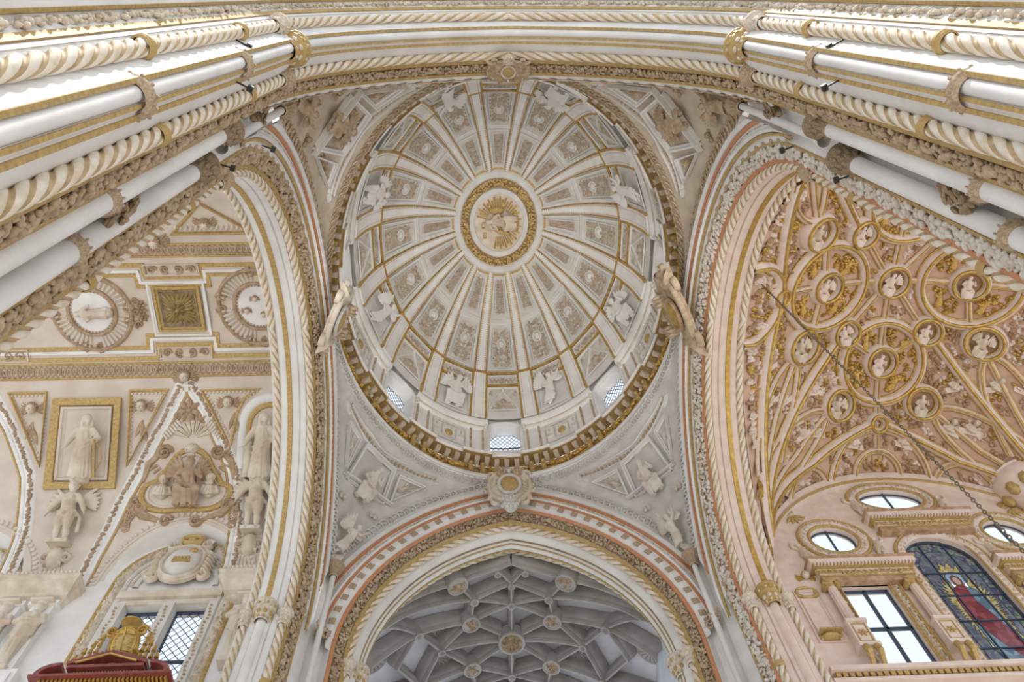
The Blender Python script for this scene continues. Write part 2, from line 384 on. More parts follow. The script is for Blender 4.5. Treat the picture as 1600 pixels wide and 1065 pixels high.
def archivolt(A, root, near, seed, band1, band2):
    """coloured and carved mouldings on the splayed face towards the crossing"""
    if A.axis == 'y': k, cutw, ff = 1.0, 5.52, (lambda d: 7.66 - 1.14 * d if d < 0.55 else 7.033 - 0.003 * (d - 0.55))
    else: k, cutw, ff = 0.9, 6.45, (lambda d: 6.14 - 0.55 * d if d < 0.8 else 5.70 - 0.16 * (d - 0.8))
    def f(d, up=0.0):
        d *= k; e = ff(d); sl = (ff(d + 0.01) - ff(d - 0.01)) / 0.02; n = hypot(sl, 1)
        return (d + up * sl / n, e - up / n)          # raised along the normal of the face
    zl = A.low; W = ax_vec(A)
    bt = (0.06, 0.15, 0.16, 0.36, 0.37, 0.44) if A.axis == 'y' else (0.10, 0.22, 0.23, 0.52, 0.53, 0.60)
    A.strip('face_inner', [f(0.04), f(bt[5])], WHITE2, root, low=FZ)
    A.strip('face_outer', [f(bt[5]), f(0.56), f(1.0), f(1.64)], WHITE, root, cut=cutw)
    A.strip('gilt_band', [f(bt[0]), f(bt[0], 0.05), f(bt[1], 0.05), f(bt[1])], band1, root)
    g = G(); m_ = (bt[2] + bt[3]) / 2; wide = (bt[3] - bt[2]) * k
    sl = ff(m_ * k + 0.01) - ff(m_ * k - 0.01); nn = hypot(sl / 0.02, 1)
    for p, N, t in A.path(f(m_, 0.01)[0], f(m_, 0.01)[1], 0.075 if A.axis == 'y' else 0.085, zl):
        acr = (N + W * (sl / 0.02)).normalized(); out = (-W + N * (sl / 0.02)).normalized()
        foliage(g, [(p, acr, t)], -out * -1.0, wide * 1.15, 0.12 if A.axis == 'y' else 0.15, seed + len(g.v), 5, -0.08)
    g.build('foliage_band', TAN if A.sgn < 0 or A.axis == 'y' else PALE, root, kind='stuff', ang=80)
    A.strip('foliage_shade_ground', [f(bt[2], 0.004), f(bt[3], 0.004)], DKTAN if A.sgn < 0 or A.axis == 'y' else TAN, root)  # dark strip paints the shade in the gaps between the leaves
    A.strip('band_inner', [f(bt[4]), f(bt[4], 0.05), f(bt[5], 0.05), f(bt[5])], band2, root)
    A.strip('fillet_flower', [f(0.76), f(0.76, 0.05), f(0.83, 0.05), f(0.83)], band2, root, cut=cutw)
    A.strip('roll_white', [f(0.84), f(0.86, 0.05), f(0.90, 0.08), f(0.94, 0.05), f(0.96)], WHITE, root, cut=cutw)
    g = G(); pth = A.path(f(1.03)[0], f(1.03)[1], 0.10, zl, cut=cutw)
    foliage(g, pth, W, 0.10, 0.075, seed + 5, 2, 0.04)
    g.build('leaf_row', IVORY, root, kind='stuff', ang=80)
    A.strip('band_outer', [f(1.12), f(1.12, 0.05), f(1.22, 0.05), f(1.22)], band2 if near else ORANGE, root, cut=cutw)
    A.strip('fillet_white', [f(1.24), f(1.25, 0.08), f(1.38, 0.10), f(1.44, 0.03), f(1.64, 0.0)], WHITE, root, cut=cutw)
    pth = A.path(f(0.60)[0], f(0.60)[1], 0.5, zl, cut=cutw)
    for p, N, t in pth[1:-1]:
        link_mesh('rosette', ROS, root, place(p, t, N, -W, 0.10))

BANDS = {}
def transept_arch(sgn, label, low, seed, b1, b2):
    A = Arch('y', sgn, 1.467, 6.18, 17.2, low); A.low = FZ
    root = empty('transept_arch', label, 'archway', (0, sgn * 7.9, FZ))
    archivolt2 = A
    A.low = low
    # soffit from the rope towards the crossing to the rope on the far face
    A.strip('soffit', [(0.05, 7.62), (0.04, 7.74), (-0.04, 7.80), (-0.13, 7.90), (-0.18, 7.965), (-0.22, 7.97), (-0.22, 8.05), (-0.25, 8.08), (-0.27, 8.10), (-0.27, 8.15), (-0.22, 8.16), (-0.22, 8.34), (-0.27, 8.35), (-0.27, 8.415), (-0.2, 8.44), (0.02, 8.54), (0.06, 8.58), (0.08, 8.72), (0.12, 8.78), (0.2, 8.8)], WHITE, root, low=FZ)
    A.strip('gilt_line_inner', [(-0.215, 7.97), (-0.24, 7.975), (-0.24, 8.03), (-0.215, 8.04)], DKTAN if sgn > 0 else OCHRE, root, low=FZ)
    roll = lambda q: (-0.20 - 0.125 * cos(q), 8.25 + 0.105 * sin(q))
    A.strip('shaft_roll', [roll(rad(a)) for a in range(-90, 91, 18)], WHITE, root, low=FZ)
    A.strip('gilt_band_soffit', [(-0.265, 8.10), (-0.295, 8.10), (-0.295, 8.147), (-0.26, 8.15)], b1, root, low=FZ)
    A.strip('gilt_band_back', [(-0.26, 8.352), (-0.295, 8.355), (-0.295, 8.41), (-0.26, 8.415)], b1, root, low=FZ)
    rope(A, 'rope_moulding', 0.0, 7.66, 0.105, root, low)
    rope(A, 'rope_moulding', 0.0, 8.65, 0.105, root, low)
    # mouldings on the side away from the crossing
    A.strip('back_face', [(0.1, 8.78), (0.22, 8.82), (0.22, 8.87), (0.26, 8.90), (0.40, 8.99), (0.40, 9.06), (0.36, 9.09), (0.36, 9.2)] + ([(0.30, 9.24), (0.30, 9.6)] if sgn < 0 else []), WHITE, root, low=FZ)
    A.strip('back_gilt', [(0.21, 8.82), (0.19, 8.84), (0.25, 8.90), (0.28, 8.90)], b1, root, low=FZ)
    A.strip('back_gilt_outer', [(0.395, 9.04), (0.36, 9.05), (0.345, 9.09), (0.37, 9.1)], b1, root, low=FZ)
    g = G(); foliage(g, A.path(0.34, 8.94, 0.085, low), V((0, -sgn, 0)), 0.18, 0.10, seed + 9, 4, 0.06)
    g.build('back_foliage', IVORY, root, kind='stuff', ang=80)
    archivolt(A, root, sgn < 0, seed, b1, b2)
    # small piers under the mouldings below the range of the carving
    return A, root
def nave_arch(sgn, label, seed, b1, b2, pinkish):
    A = Arch('x', sgn, 0.0, 5.7, 17.15, 4.0)
    root = empty('nave_arch', label, 'archway', (sgn * 6.6, 0, FZ))
    A.low = 5.0
    w1 = PINKL if pinkish else WHITE
    A.strip('soffit', [(0.12, 6.12), (0.10, 6.2), (0.0, 6.27), (-0.02, 6.34), (-0.02, 6.42), (0.02, 6.43), (0.02, 6.46), (-0.03, 6.47), (-0.06, 6.62), (-0.06, 6.84), (0.0, 6.86), (0.0, 6.98), (0.06, 7.06), (0.10, 7.12), (0.12, 7.3), (0.3, 7.34), (1.4, 7.5)], w1, root, low=FZ)
    A.strip('gilt_band_soffit', [(-0.06, 6.66), (-0.10, 6.67), (-0.10, 6.80), (-0.06, 6.81)], GOLD if pinkish else b1, root, low=FZ)
    rope(A, 'rope_moulding', 0.0, 6.14, 0.10, root, 5.0)
    rope(A, 'rope_moulding', 0.04, 7.14, 0.10, root, 5.0)
    archivolt(A, root, False, seed, b1, b2)
    return A, root
FAR, far_root = transept_arch(1, 'white pointed arch with rope mouldings opening to the grey ribbed vault', 13.0, 11, OCHRE, ORANGE)
NEAR, near_root = transept_arch(-1, 'bright arch with rope mouldings curving across the top of the view', 4.0, 31, OCHRE, OCHRE)
LEFT, left_root = nave_arch(-1, 'round arch with gilt band and twisted ropes before the stuccoed barrel vault', 51, OCHRE, OCHRE, False)
RIGHT, right_root = nave_arch(1, 'pinkish round arch with gilt band and ropes before the gilded rib vault', 71, ORANGE, OCHRE, True)

# ------------------------------------------------------------------ columns, capitals and brackets on the four piers
def cap_acanthus(r, h, n=8, seed=0):
    g = G(); g.lathe([(r, 0), (r * 1.12, h * 0.03), (r * 1.12, h * 0.1), (r * 0.98, h * 0.12), (r * 1.05, h * 0.3), (r * 1.3, h * 0.6), (r * 1.75, h * 0.86), (r * 1.8, h * 0.88), (r * 1.95, h * 0.9), (r * 1.95, h), (0, h)], n=20)
    for k, (z, rr, s_) in enumerate(((0.24, 1.1, 0.5), (0.5, 1.32, 0.55), (0.74, 1.62, 0.45))):
        for i in range(n):
            a = 2 * pi * (i + 0.5 * (k % 2)) / n; u = V((cos(a), sin(a), 0)); t = V((-sin(a), cos(a), 0))
            g.ell(u * r * rr + V((0, 0, h * z)), (t * r * 0.3, (u * 0.35 + V((0, 0, 1))).normalized() * h * 0.17, u * r * 0.2), 6, 4)
            g.ball(u * r * (rr + 0.3) + V((0, 0, h * (z + 0.12))), r * 0.16, 6, 4)
    return g
def cap_fluted(r, h, n=14):
    g = G(); g.lathe([(r, 0), (r * 1.25, h * 0.06), (r * 1.25, h * 0.12), (r, h * 0.16), (r * 1.15, h * 0.3), (r * 1.6, h * 0.62), (r * 2.1, h * 0.78), (r * 2.25, h * 0.8), (r * 2.25, h * 0.88), (r * 2.4, h * 0.9), (r * 2.4, h), (0, h)], n=24)
    for i in range(n):
        a = 2 * pi * i / n; u = V((cos(a), sin(a), 0))
        g.tube([u * r * 1.1 + V((0, 0, h * 0.2)), u * r * 1.5 + V((0, 0, h * 0.5)), u * r * 2.05 + V((0, 0, h * 0.76))], [r * 0.1, r * 0.17, r * 0.22], 5)
    return g
def cap_drum(r, h, n=8):
    """gilded drum capital with pierced panels"""
    g = G(); g.lathe([(r, 0), (r * 1.15, h * 0.04), (r * 0.95, h * 0.16), (r * 1.25, h * 0.24), (r * 1.35, h * 0.46), (r * 1.2, h * 0.5), (r * 1.55, h * 0.56), (r * 1.75, h * 0.6), (r * 1.75, h * 0.86), (r * 1.95, h * 0.9), (r * 1.95, h), (0, h)], n=16)
    for i in range(n):
        a = 2 * pi * i / n; u = V((cos(a), sin(a), 0)); t = V((-sin(a), cos(a), 0))
        g.box(u * r * 1.74 + V((0, 0, h * 0.73)), (r * 0.16, r * 0.1, h * 0.15), (t, u, V((0, 0, 1))))
        a += pi / n; u = V((cos(a), sin(a), 0)); t = V((-sin(a), cos(a), 0))
        g.cur = 1; g.ball(u * r * 1.74 + V((0, 0, h * 0.73)), r * 0.2, 6, 4)
        g.ell(u * r * 1.3 + V((0, 0, h * 0.36)), (t * r * 0.36, V((0, 0, h * 0.13)), u * r * 0.25), 6, 4)
        g.ball(u * r * 1.1 + V((0, 0, h * 0.13)), r * 0.2, 6, 4); g.cur = 0
    return g
def cap_ring(r, h):
    g = G(); g.lathe([(r, 0), (r * 1.25, h * 0.05), (r * 1.25, h * 0.14), (r * 0.95, h * 0.2), (r * 1.3, h * 0.36), (r * 1.3, h * 0.44), (r * 1.0, h * 0.5), (r * 1.15, h * 0.66), (r * 1.7, h * 0.82), (r * 1.85, h * 0.86), (r * 1.85, h), (0, h)], n=18)
    for i in range(7):
        a = 2 * pi * i / 7; g.ball(V((cos(a) * r * 1.2, sin(a) * r * 1.2, h * 0.3)), r * 0.32, 6, 4)
    return g
def collar(r, h, leafy=True):
    g = G(); g.lathe([(r, 0), (r * 1.2, h * 0.1), (r * 1.28, h * 0.3), (r * 1.12, h * 0.45), (r * 1.3, h * 0.6), (r * 1.34, h * 0.85), (r, h)], n=20)
    if leafy:
        for i in range(12):
            a = 2 * pi * i / 12; g.ball(V((cos(a) * r * 1.34, sin(a) * r * 1.34, h * 1.0)), r * 0.14, 5, 4)
    return g
MESH = {'acanthus': cap_acanthus(1, 4.2).mesh('capital', DKTAN), 'fluted': cap_fluted(1, 4.0).mesh('capital', TAN), 'drum': cap_drum(1, 2.6).mesh('capital', [OCHRE, IVORY]),
        'drumg': cap_drum(1, 2.6).mesh('capital', [IVORY, OCHRE]), 'ringc': cap_ring(1, 2.8).mesh('capital', IVORY), 'ringt': cap_ring(1, 2.8).mesh('capital', TAN),
        'collar': collar(1, 0.8).mesh('collar', TAN), 'collars': collar(1, 0.8, False).mesh('collar', OCHRE), 'acanthusw': cap_acanthus(1, 4.2).mesh('capital', WHITE2)}
def put(name, key, p, s_, parent, sz=None, rot=0.0, **kw):
    o = link_mesh(name, MESH[key], parent, Matrix.Translation(V(p)) @ Matrix.Rotation(rot, 4, 'Z') @ Matrix.Diagonal((s_, s_, sz or s_, 1)))
    return tag(o, **kw)
side = lambda sx, sy: '%s %s' % ('far' if sy > 0 else 'near', 'left' if sx < 0 else 'right')
for sx in (-1, 1):
    for sy in (-1, 1):
        nm = side(sx, sy)
        # body of the pier: chamfered wall behind the columns and the mass behind the mouldings
        zt = 20.6
        g = G()
        ring = [(sx * 5.15, sy * 7.16), (sx * 5.36, sy * 7.26), (sx * 5.6, sy * 7.0), (sx * 5.7, sy * 6.8), (sx * 5.95, sy * 6.6), (sx * 5.84, sy * 6.24)]
        g.grid([[V((x, y, z)) for z in (FZ, 10, 17, zt)] for x, y in ring])
        pier = empty('pier', 'clustered white pier at the %s corner of the crossing' % nm, 'pier', (sx * 5.6, sy * 6.8, FZ))
        g.build('pier_core', WHITE, pier, smooth=False)
        g = G(); g.grid([[V((sx * x, sy * y, z)) for z in (FZ, 12, 23.4)] for x, y in ((5.15, 7.95), (5.55, 7.4), (6.1, 6.65), (6.6, 6.0))]); g.build('pier_backing', WHITE, pier, smooth=False)
        # capitals of the mouldings of the arches
        A = FAR if sy > 0 else NEAR
        put('shaft_capital', 'drum' if sy < 0 else 'drumg', (sx * 4.54, sy * 8.20, 16.8), 0.19, pier, 0.26, 0.2)
        put('rope_capital', 'ringt' if sy < 0 else 'ringc', (sx * 4.71, sy * 7.66, 16.75), 0.125, pier, 0.17)
        put('rope_capital', 'ringc', (sx * 4.71, sy * 8.65, 16.75), 0.125, pier, 0.17)
        put('rope_capital', 'ringt' if sy < 0 else 'ringc', (sx * 6.14, sy * 5.7, 16.6), 0.12, pier, 0.17)
        put('rope_capital', 'ringc', (sx * 7.14, sy * 5.74, 16.6), 0.12, pier, 0.17)
        put('shaft_capital', 'drum' if sx > 0 else 'drumg', (sx * 6.68, sy * 5.62, 16.65), 0.17, pier, 0.24)
        g = G(); g.tube([V((sx * 6.68, sy * 5.66, FZ)), V((sx * 6.68, sy * 5.66, 16.8))], 0.13, 14); g.build('shaft', PINKL if sx > 0 else WHITE, pier)
        for zb in (4.6, 9.0, 13.2):
            put('collar', 'collar', (sx * 4.54, sy * 8.20, zb), 0.185, pier, 0.22)
            put('collar', 'collars', (sx * 4.71, sy * 7.66, zb + 1.0), 0.115, pier, 0.2)
            put('collar', 'collars', (sx * 4.71, sy * 8.65, zb + 1.0), 0.115, pier, 0.2)
            put('collar', 'collars', (sx * 6.14, sy * 5.7, zb + 1.4), 0.11, pier, 0.2)
        # the three slender columns in the corner
        for nme, x, y, zc, r, key, lab in (('column', 5.19, 7.03, 14.0, 0.135, 'acanthus', 'slender white column with dark leafy capital beside the transept arch, %s pier'),
                                         ('column', 5.70, 6.44, 13.9, 0.15, 'acanthus', 'slender white column with dark leafy capital beside the nave arch, %s pier')):
            c = empty(nme, lab % nm, 'column', (sx * x, sy * y, FZ), group='slender columns on the crossing piers')
            g = G(); g.lathe([(r * 1.6, FZ), (r * 1.6, 0), (r * 1.15, 0.15), (r, 0.4), (r, zc)], (sx * x, sy * y, 0), 18); g.build('shaft', WHITE, c)
            put('capital', key, (sx * x, sy * y, zc), r * 1.0, c, 0.165)
            put('collar', 'collar', (sx * x, sy * y, 9.35), r, c, 0.24)
        c = empty('colonnette', 'thin white colonnette with fluted capital carrying the pendentive, %s corner' % nm, 'column', (sx * 5.42, sy * 6.72, 14.9), group='colonnettes under the pendentives')
        g = G(); g.lathe([(0.13, 14.8), (0.13, 15.0), (0.085, 15.1), (0.085, 19.75)], (sx * 5.42, sy * 6.72, 0), 12); g.build('shaft', WHITE, c)
        put('capital', 'fluted', (sx * 5.42, sy * 6.72, 19.7), 0.115, c, 0.13, label='fluted leafy capital')
        # carved brackets on the pier
        for bx, by, bz, s_ in ((5.46, 6.86, 17.6, 0.2), (5.55, 6.72, 10.5, 0.24)):
            g = G(); r = random.Random(int(bz * 7 + sx * 3 + sy))
            dv = V((-sx * 0.8, -sy * 0.6, 0)); tv = V((sx * 0.6, -sy * 0.8, 0))
            o = V((sx * bx, sy * by, bz))
            g.ell(o, (tv * s_ * 0.7, dv * s_ * 0.6, V((0, 0, s_ * 0.8))), 10, 6)
            for i in range(46):
                a = r.random() * 6.28; q = r.random() ** 0.5; c = o + tv * cos(a) * s_ * 1.5 * q + dv * s_ * (0.2 + 0.6 * (1 - q) + 0.25 * r.random()) + V((0, 0, s_ * 1.35 * q * sin(a)))
                u = (tv * cos(a * 3) + V((0, 0, sin(a * 3)))); w = (V((0, 0, cos(a * 3))) - tv * sin(a * 3)); l = s_ * (0.28 + 0.22 * r.random())
                g.ell(c, (u * l, w * l * 0.42, dv * l * 0.4), 7, 4)
            g.tube([o - V((0, 0, s_ * 2.2)), o - V((0, 0, s_ * 1.2)), o], [s_ * 0.08, s_ * 0.4, s_ * 0.7], 8)
            g.build('carved_bracket', DKTAN if sy < 0 else TAN, pier)
# ------------------------------------------------------------------ carved figures: x right, y up (height 1), z out of the wall
def limb(g, pts, n=8):
    g.tube([V(p[:3]) for p in pts], [p[3] for p in pts], n)
    for p in pts: g.ball(p[:3], p[3], 8, 5)
def head(g, c, r, turn=0.0, hair='curls', beard=False):
    c = V(c); X = V((cos(turn), 0, -sin(turn))); Z = V((sin(turn), 0, cos(turn))); Y = V((0, 1, 0))
    g.ell(c, (X * r * 0.8, Y * r, Z * r * 0.9), 12, 8)
    g.ell(c - Y * r * 0.45 + Z * r * 0.18, (X * r * 0.55, Y * r * 0.5, Z * r * 0.62), 8, 6)
    g.tube([c + Y * r * 0.2 + Z * r * 0.85, c - Y * r * 0.18 + Z * r * 1.08, c - Y * r * 0.22 + Z * r * 0.9], [r * 0.1, r * 0.14, r * 0.12], 5)
    for q in (-1, 1):
        g.ell(c + X * q * r * 0.34 + Y * r * 0.24 + Z * r * 0.78, (X * r * 0.26, Y * r * 0.07, Z * r * 0.12), 6, 4)
        g.ball(c + X * q * r * 0.36 - Y * r * 0.22 + Z * r * 0.68, r * 0.23, 6, 4)
        g.ball(c + X * q * r * 0.8 - Y * r * 0.05, (r * 0.12, r * 0.22, r * 0.14), 6, 4)
    g.ell(c - Y * r * 0.52 + Z * r * 0.82, (X * r * 0.24, Y * r * 0.07, Z * r * 0.1), 6, 4)
    if hair == 'curls':
        for i in range(26):
            a = i * 2.4; t = 0.15 + 1.25 * i / 26
            d = X * sin(t) * cos(a) + Y * cos(t) + Z * (sin(t) * sin(a) - 0.25)
            if d.dot(Z) > 0.45 and d.y < 0.75: continue
            g.ball(c + V((d.x * r * 0.86, d.y * r * 0.98, d.z * r * 0.92)), r * 0.27, 6, 4)
    elif hair == 'veil':
        g.ell(c + Y * r * 0.15 - Z * r * 0.22, (X * r * 1.06, Y * r * 1.12, Z * r * 1.0), 12, 6)
        for q in (-1, 1): limb(g, [tuple(c + X * q * r * 0.9 + Z * r * 0.1) + (r * 0.32,), tuple(c + X * q * r * 1.0 - Y * r * 1.5) + (r * 0.36,)])
    if beard:
        for i in range(7): g.ball(c + X * (i - 3) * r * 0.2 - Y * r * (0.75 + 0.25 * (i % 2)) + Z * r * 0.65, r * 0.24, 6, 4)
def hand(g, c, d, r, up=(0, 1, 0)):
    c, d = V(c), V(d).normalized(); u = d.cross(V(up)); u = u.normalized() if u.length > 1e-3 else V((1, 0, 0)); w = u.cross(d)
    g.ell(c, (u * r * 0.8, d * r, w * r * 0.45), 8, 5)
    for i in range(4):
        b = c + u * r * (0.6 - 0.4 * i) + d * r * 0.7
        g.tube([b, b + d * r * (0.75 - 0.1 * abs(i - 1.3)), b + d * r * (1.1 - 0.12 * abs(i - 1.3)) - w * r * 0.35], [r * 0.2, r * 0.19, r * 0.15], 5)
    g.tube([c + u * r * 0.7, c + u * r * 1.15 + d * r * 0.5], [r * 0.22, r * 0.17], 5)
def folds(g, a, b, n, ra, rb, r, seed, span=1.25):
    """ridges of cloth lying on a tapering robe between centres a and b with radii ra and rb"""
    q = random.Random(seed); a, b = V(a), V(b)
    for i in range(n):
        p = (-span + 2 * span * (i + 0.5) / n) + q.uniform(-0.06, 0.06); d = q.uniform(-0.12, 0.12)
        s0 = a + V((ra * sin(p * 0.8), 0, ra * cos(p * 0.8))); s1 = b + V((rb * sin(p + d), q.uniform(0, 0.02), rb * cos(p + d)))
        m0 = s0.lerp(s1, 0.45) + V((q.uniform(-0.012, 0.012), 0, 0.004)); k = q.uniform(0.75, 1.2)
        limb(g, [tuple(s0) + (r * 0.55 * k,), tuple(m0) + (r * 0.9 * k,), tuple(s1) + (r * 1.25 * k,)], 6)
def wing(g, o, q, L, n=7, a0=1.15, da=0.22):
    o = V(o)
    for i in range(n):
        a = a0 - da * i; d = V((q * cos(a), sin(a), -0.15)); l = L * (1 - 0.07 * i)
        p = o + V((q * 0.02 * i, -0.012 * i, -0.004 * i))
        g.tube([p, p + d * l * 0.4, p + d * l * 0.8, p + d * l], [L * 0.05, L * 0.10, L * 0.085, L * 0.02], 6)
def fig_saint(seed=0):
    g = G(); head(g, (0.02, 0.9, 0.07), 0.075, 0.5, 'veil')
    limb(g, [(0.0, 0.82, 0.05, 0.04), (0.0, 0.72, 0.05, 0.11), (0.01, 0.58, 0.05, 0.12), (0.0, 0.4, 0.04, 0.14), (-0.02, 0.1, 0.03, 0.16), (-0.02, 0.03, 0.03, 0.17)], 10)
    folds(g, (0.0, 0.6, 0.05), (-0.02, 0.03, 0.03), 10, 0.12, 0.175, 0.022, seed); folds(g, (0.0, 0.78, 0.05), (0.01, 0.56, 0.05), 6, 0.09, 0.125, 0.014, seed + 1)
    limb(g, [(-0.10, 0.74, 0.07, 0.05), (-0.19, 0.6, 0.10, 0.05), (-0.24, 0.5, 0.15, 0.035)]); hand(g, (-0.27, 0.47, 0.16), (-1, -0.4, 0.2), 0.035)
    limb(g, [(0.11, 0.74, 0.08, 0.05), (0.2, 0.62, 0.12, 0.048), (0.16, 0.55, 0.17, 0.034)]); hand(g, (0.15, 0.57, 0.18), (0, 1, 0.2), 0.032)
    for i in range(5): limb(g, [(0.15 - 0.01 * i, 0.62 - 0.05 * i, 0.13, 0.016), (0.02 - 0.02 * i, 0.53 - 0.07 * i, 0.195, 0.022), (-0.14, 0.46 - 0.09 * i, 0.13, 0.016)])
    for q in (-1, 1): g.ell((-0.02 + q * 0.07, 0.015, 0.16), (V((0.035, 0, 0)), V((0, 0.022, 0)), V((0, 0, 0.07))), 8, 5)
    return g
def fig_putto(seed=0, wings=True, arms='down'):
    g = G(); head(g, (0.0, 0.9, 0.09), 0.088, 0.35)
    limb(g, [(0, 0.81, 0.06, 0.045), (0, 0.73, 0.07, 0.10), (0.0, 0.62, 0.09, 0.105), (0.01, 0.52, 0.08, 0.112), (0.01, 0.46, 0.07, 0.105)], 10)
    g.ball((0, 0.6, 0.14), 0.07, 10, 6); g.ball((-0.045, 0.7, 0.13), 0.05); g.ball((0.045, 0.7, 0.13), 0.05)
    up = 1 if arms == 'up' else 0
    for q in (-1, 1):
        if up: limb(g, [(q * 0.1, 0.75, 0.07, 0.055), (q * 0.22, 0.84, 0.09, 0.048), (q * 0.2, 0.98, 0.1, 0.036)]); hand(g, (q * 0.2, 1.01, 0.1), (0, 1, 0), 0.033)
        else: limb(g, [(q * 0.1, 0.75, 0.07, 0.055), (q * 0.2, 0.62, 0.09, 0.048), (q * 0.26, 0.5, 0.12, 0.036)]); hand(g, (q * 0.275, 0.46, 0.12), (q * 0.4, -1, 0), 0.033)
        k = 0.02 if q < 0 else -0.01
        limb(g, [(q * 0.06, 0.46, 0.07, 0.085), (q * 0.085 + k, 0.33, 0.11, 0.078), (q * 0.08 + k, 0.23, 0.10, 0.05), (q * 0.085 + k, 0.16, 0.08, 0.055), (q * 0.08 + k, 0.05, 0.07, 0.032)])
        g.ell((q * 0.095 + k, 0.02, 0.11), (V((0.032, 0, 0)), V((0, 0.022, 0)), V((0, 0, 0.065))), 8, 5)
    limb(g, [(-0.13, 0.5, 0.10, 0.02), (0, 0.44, 0.18, 0.03), (0.13, 0.5, 0.10, 0.02)]); limb(g, [(0.12, 0.5, 0.08, 0.025), (0.2, 0.4, 0.04, 0.03), (0.2, 0.2, 0.02, 0.035)])
    if wings:
        for q in (-1, 1): wing(g, (q * 0.08, 0.72, 0.0), q, 0.34, 6, 0.75, 0.24)
    return g
def fig_seated(seed=0, beard=True, wings=False):
    q = random.Random(seed); g = G(); head(g, (0.02, 0.88, 0.12), 0.095, q.uniform(-0.6, 0.6), 'curls', beard)
    limb(g, [(0, 0.78, 0.08, 0.05), (0, 0.69, 0.09, 0.13), (-0.01, 0.55, 0.10, 0.14), (0, 0.42, 0.10, 0.16)], 10)
    limb(g, [(-0.08, 0.42, 0.12, 0.11), (-0.17, 0.36, 0.26, 0.10), (-0.16, 0.12, 0.24, 0.085), (-0.15, 0.03, 0.22, 0.08)])
    limb(g, [(0.08, 0.42, 0.12, 0.11), (0.19, 0.34, 0.26, 0.10), (0.14, 0.12, 0.24, 0.085), (0.12, 0.03, 0.22, 0.08)])
    folds(g, (0.0, 0.34, 0.17), (0.0, 0.02, 0.14), 11, 0.20, 0.24, 0.026, seed)
    for i in range(6): limb(g, [(-0.24, 0.42 - 0.05 * i, 0.25, 0.016), (0.0, 0.33 - 0.055 * i, 0.385, 0.022), (0.25, 0.38 - 0.05 * i, 0.26, 0.016)])
    limb(g, [(-0.13, 0.72, 0.09, 0.06), (-0.24, 0.58, 0.15, 0.055), (-0.12, 0.5, 0.25, 0.038)]); hand(g, (-0.09, 0.49, 0.27), (1, -0.1, 0.2), 0.036)
    limb(g, [(0.13, 0.72, 0.09, 0.06), (0.25, 0.6, 0.14, 0.055), (0.22, 0.74, 0.22, 0.038)]); hand(g, (0.22, 0.78, 0.23), (0, 1, 0.2), 0.036)
    folds(g, (0, 0.72, 0.09), (0, 0.46, 0.1), 7, 0.12, 0.155, 0.018, seed + 3)
    if wings:
        for s_ in (-1, 1): wing(g, (s_ * 0.1, 0.68, 0.0), s_, 0.42, 7, 1.2, 0.22)
    return g
def fig_angel(seed=0):
    """flying angel in swirling robe, arm raised"""
    q = random.Random(seed); g = G(); head(g, (0.06, 0.88, 0.12), 0.085, 0.5)
    limb(g, [(0.05, 0.79, 0.08, 0.045), (0.03, 0.71, 0.08, 0.11), (0.0, 0.56, 0.09, 0.11), (-0.03, 0.44, 0.09, 0.125)], 10)
    limb(g, [(-0.05, 0.44, 0.1, 0.11), (0.02, 0.28, 0.16, 0.09), (-0.10, 0.1, 0.12, 0.055), (-0.14, 0.03, 0.12, 0.04)])
    limb(g, [(0.02, 0.42, 0.1, 0.1), (-0.06, 0.26, 0.12, 0.08), (-0.2, 0.14, 0.08, 0.05), (-0.27, 0.1, 0.06, 0.035)])
    limb(g, [(0.12, 0.75, 0.08, 0.055), (0.25, 0.8, 0.1, 0.048), (0.33, 0.93, 0.1, 0.035)]); hand(g, (0.35, 0.97, 0.1), (0.3, 1, 0), 0.034)
    limb(g, [(-0.07, 0.74, 0.08, 0.055), (-0.18, 0.64, 0.12, 0.048), (-0.08, 0.54, 0.2, 0.035)]); hand(g, (-0.05, 0.52, 0.21), (1, -0.4, 0), 0.034)
    folds(g, (-0.03, 0.47, 0.09), (-0.12, 0.12, 0.08), 9, 0.125, 0.17, 0.022, seed)
    folds(g, (0.03, 0.74, 0.08), (-0.02, 0.47, 0.09), 7, 0.10, 0.125, 0.016, seed + 2)
    wing(g, (-0.08, 0.72, 0.0), -1, 0.5, 8, 1.35, 0.17); wing(g, (0.1, 0.72, 0.0), 1, 0.34, 6, 1.3, 0.2)
    return g
def fig_bust(seed=0):
    q = random.Random(seed); g = G(); head(g, (0, 0.66, 0.2), 0.22, q.uniform(-0.9, 0.9), 'curls', q.random() < 0.4)
    limb(g, [(0, 0.46, 0.12, 0.12), (0, 0.3, 0.1, 0.24), (0, 0.08, 0.08, 0.27)], 10)
    for s_ in (-1, 1): limb(g, [(s_ * 0.24, 0.32, 0.12, 0.12), (s_ * 0.34, 0.1, 0.16, 0.1), (s_ * 0.1, 0.06, 0.32, 0.08)])
    folds(g, (0, 0.36, 0.1), (0, 0.02, 0.08), 7, 0.22, 0.28, 0.035, seed)
    if q.random() < 0.6:
        for s_ in (-1, 1): wing(g, (s_ * 0.2, 0.34, 0.0), s_, 0.42, 5, 1.0, 0.25)
    return g
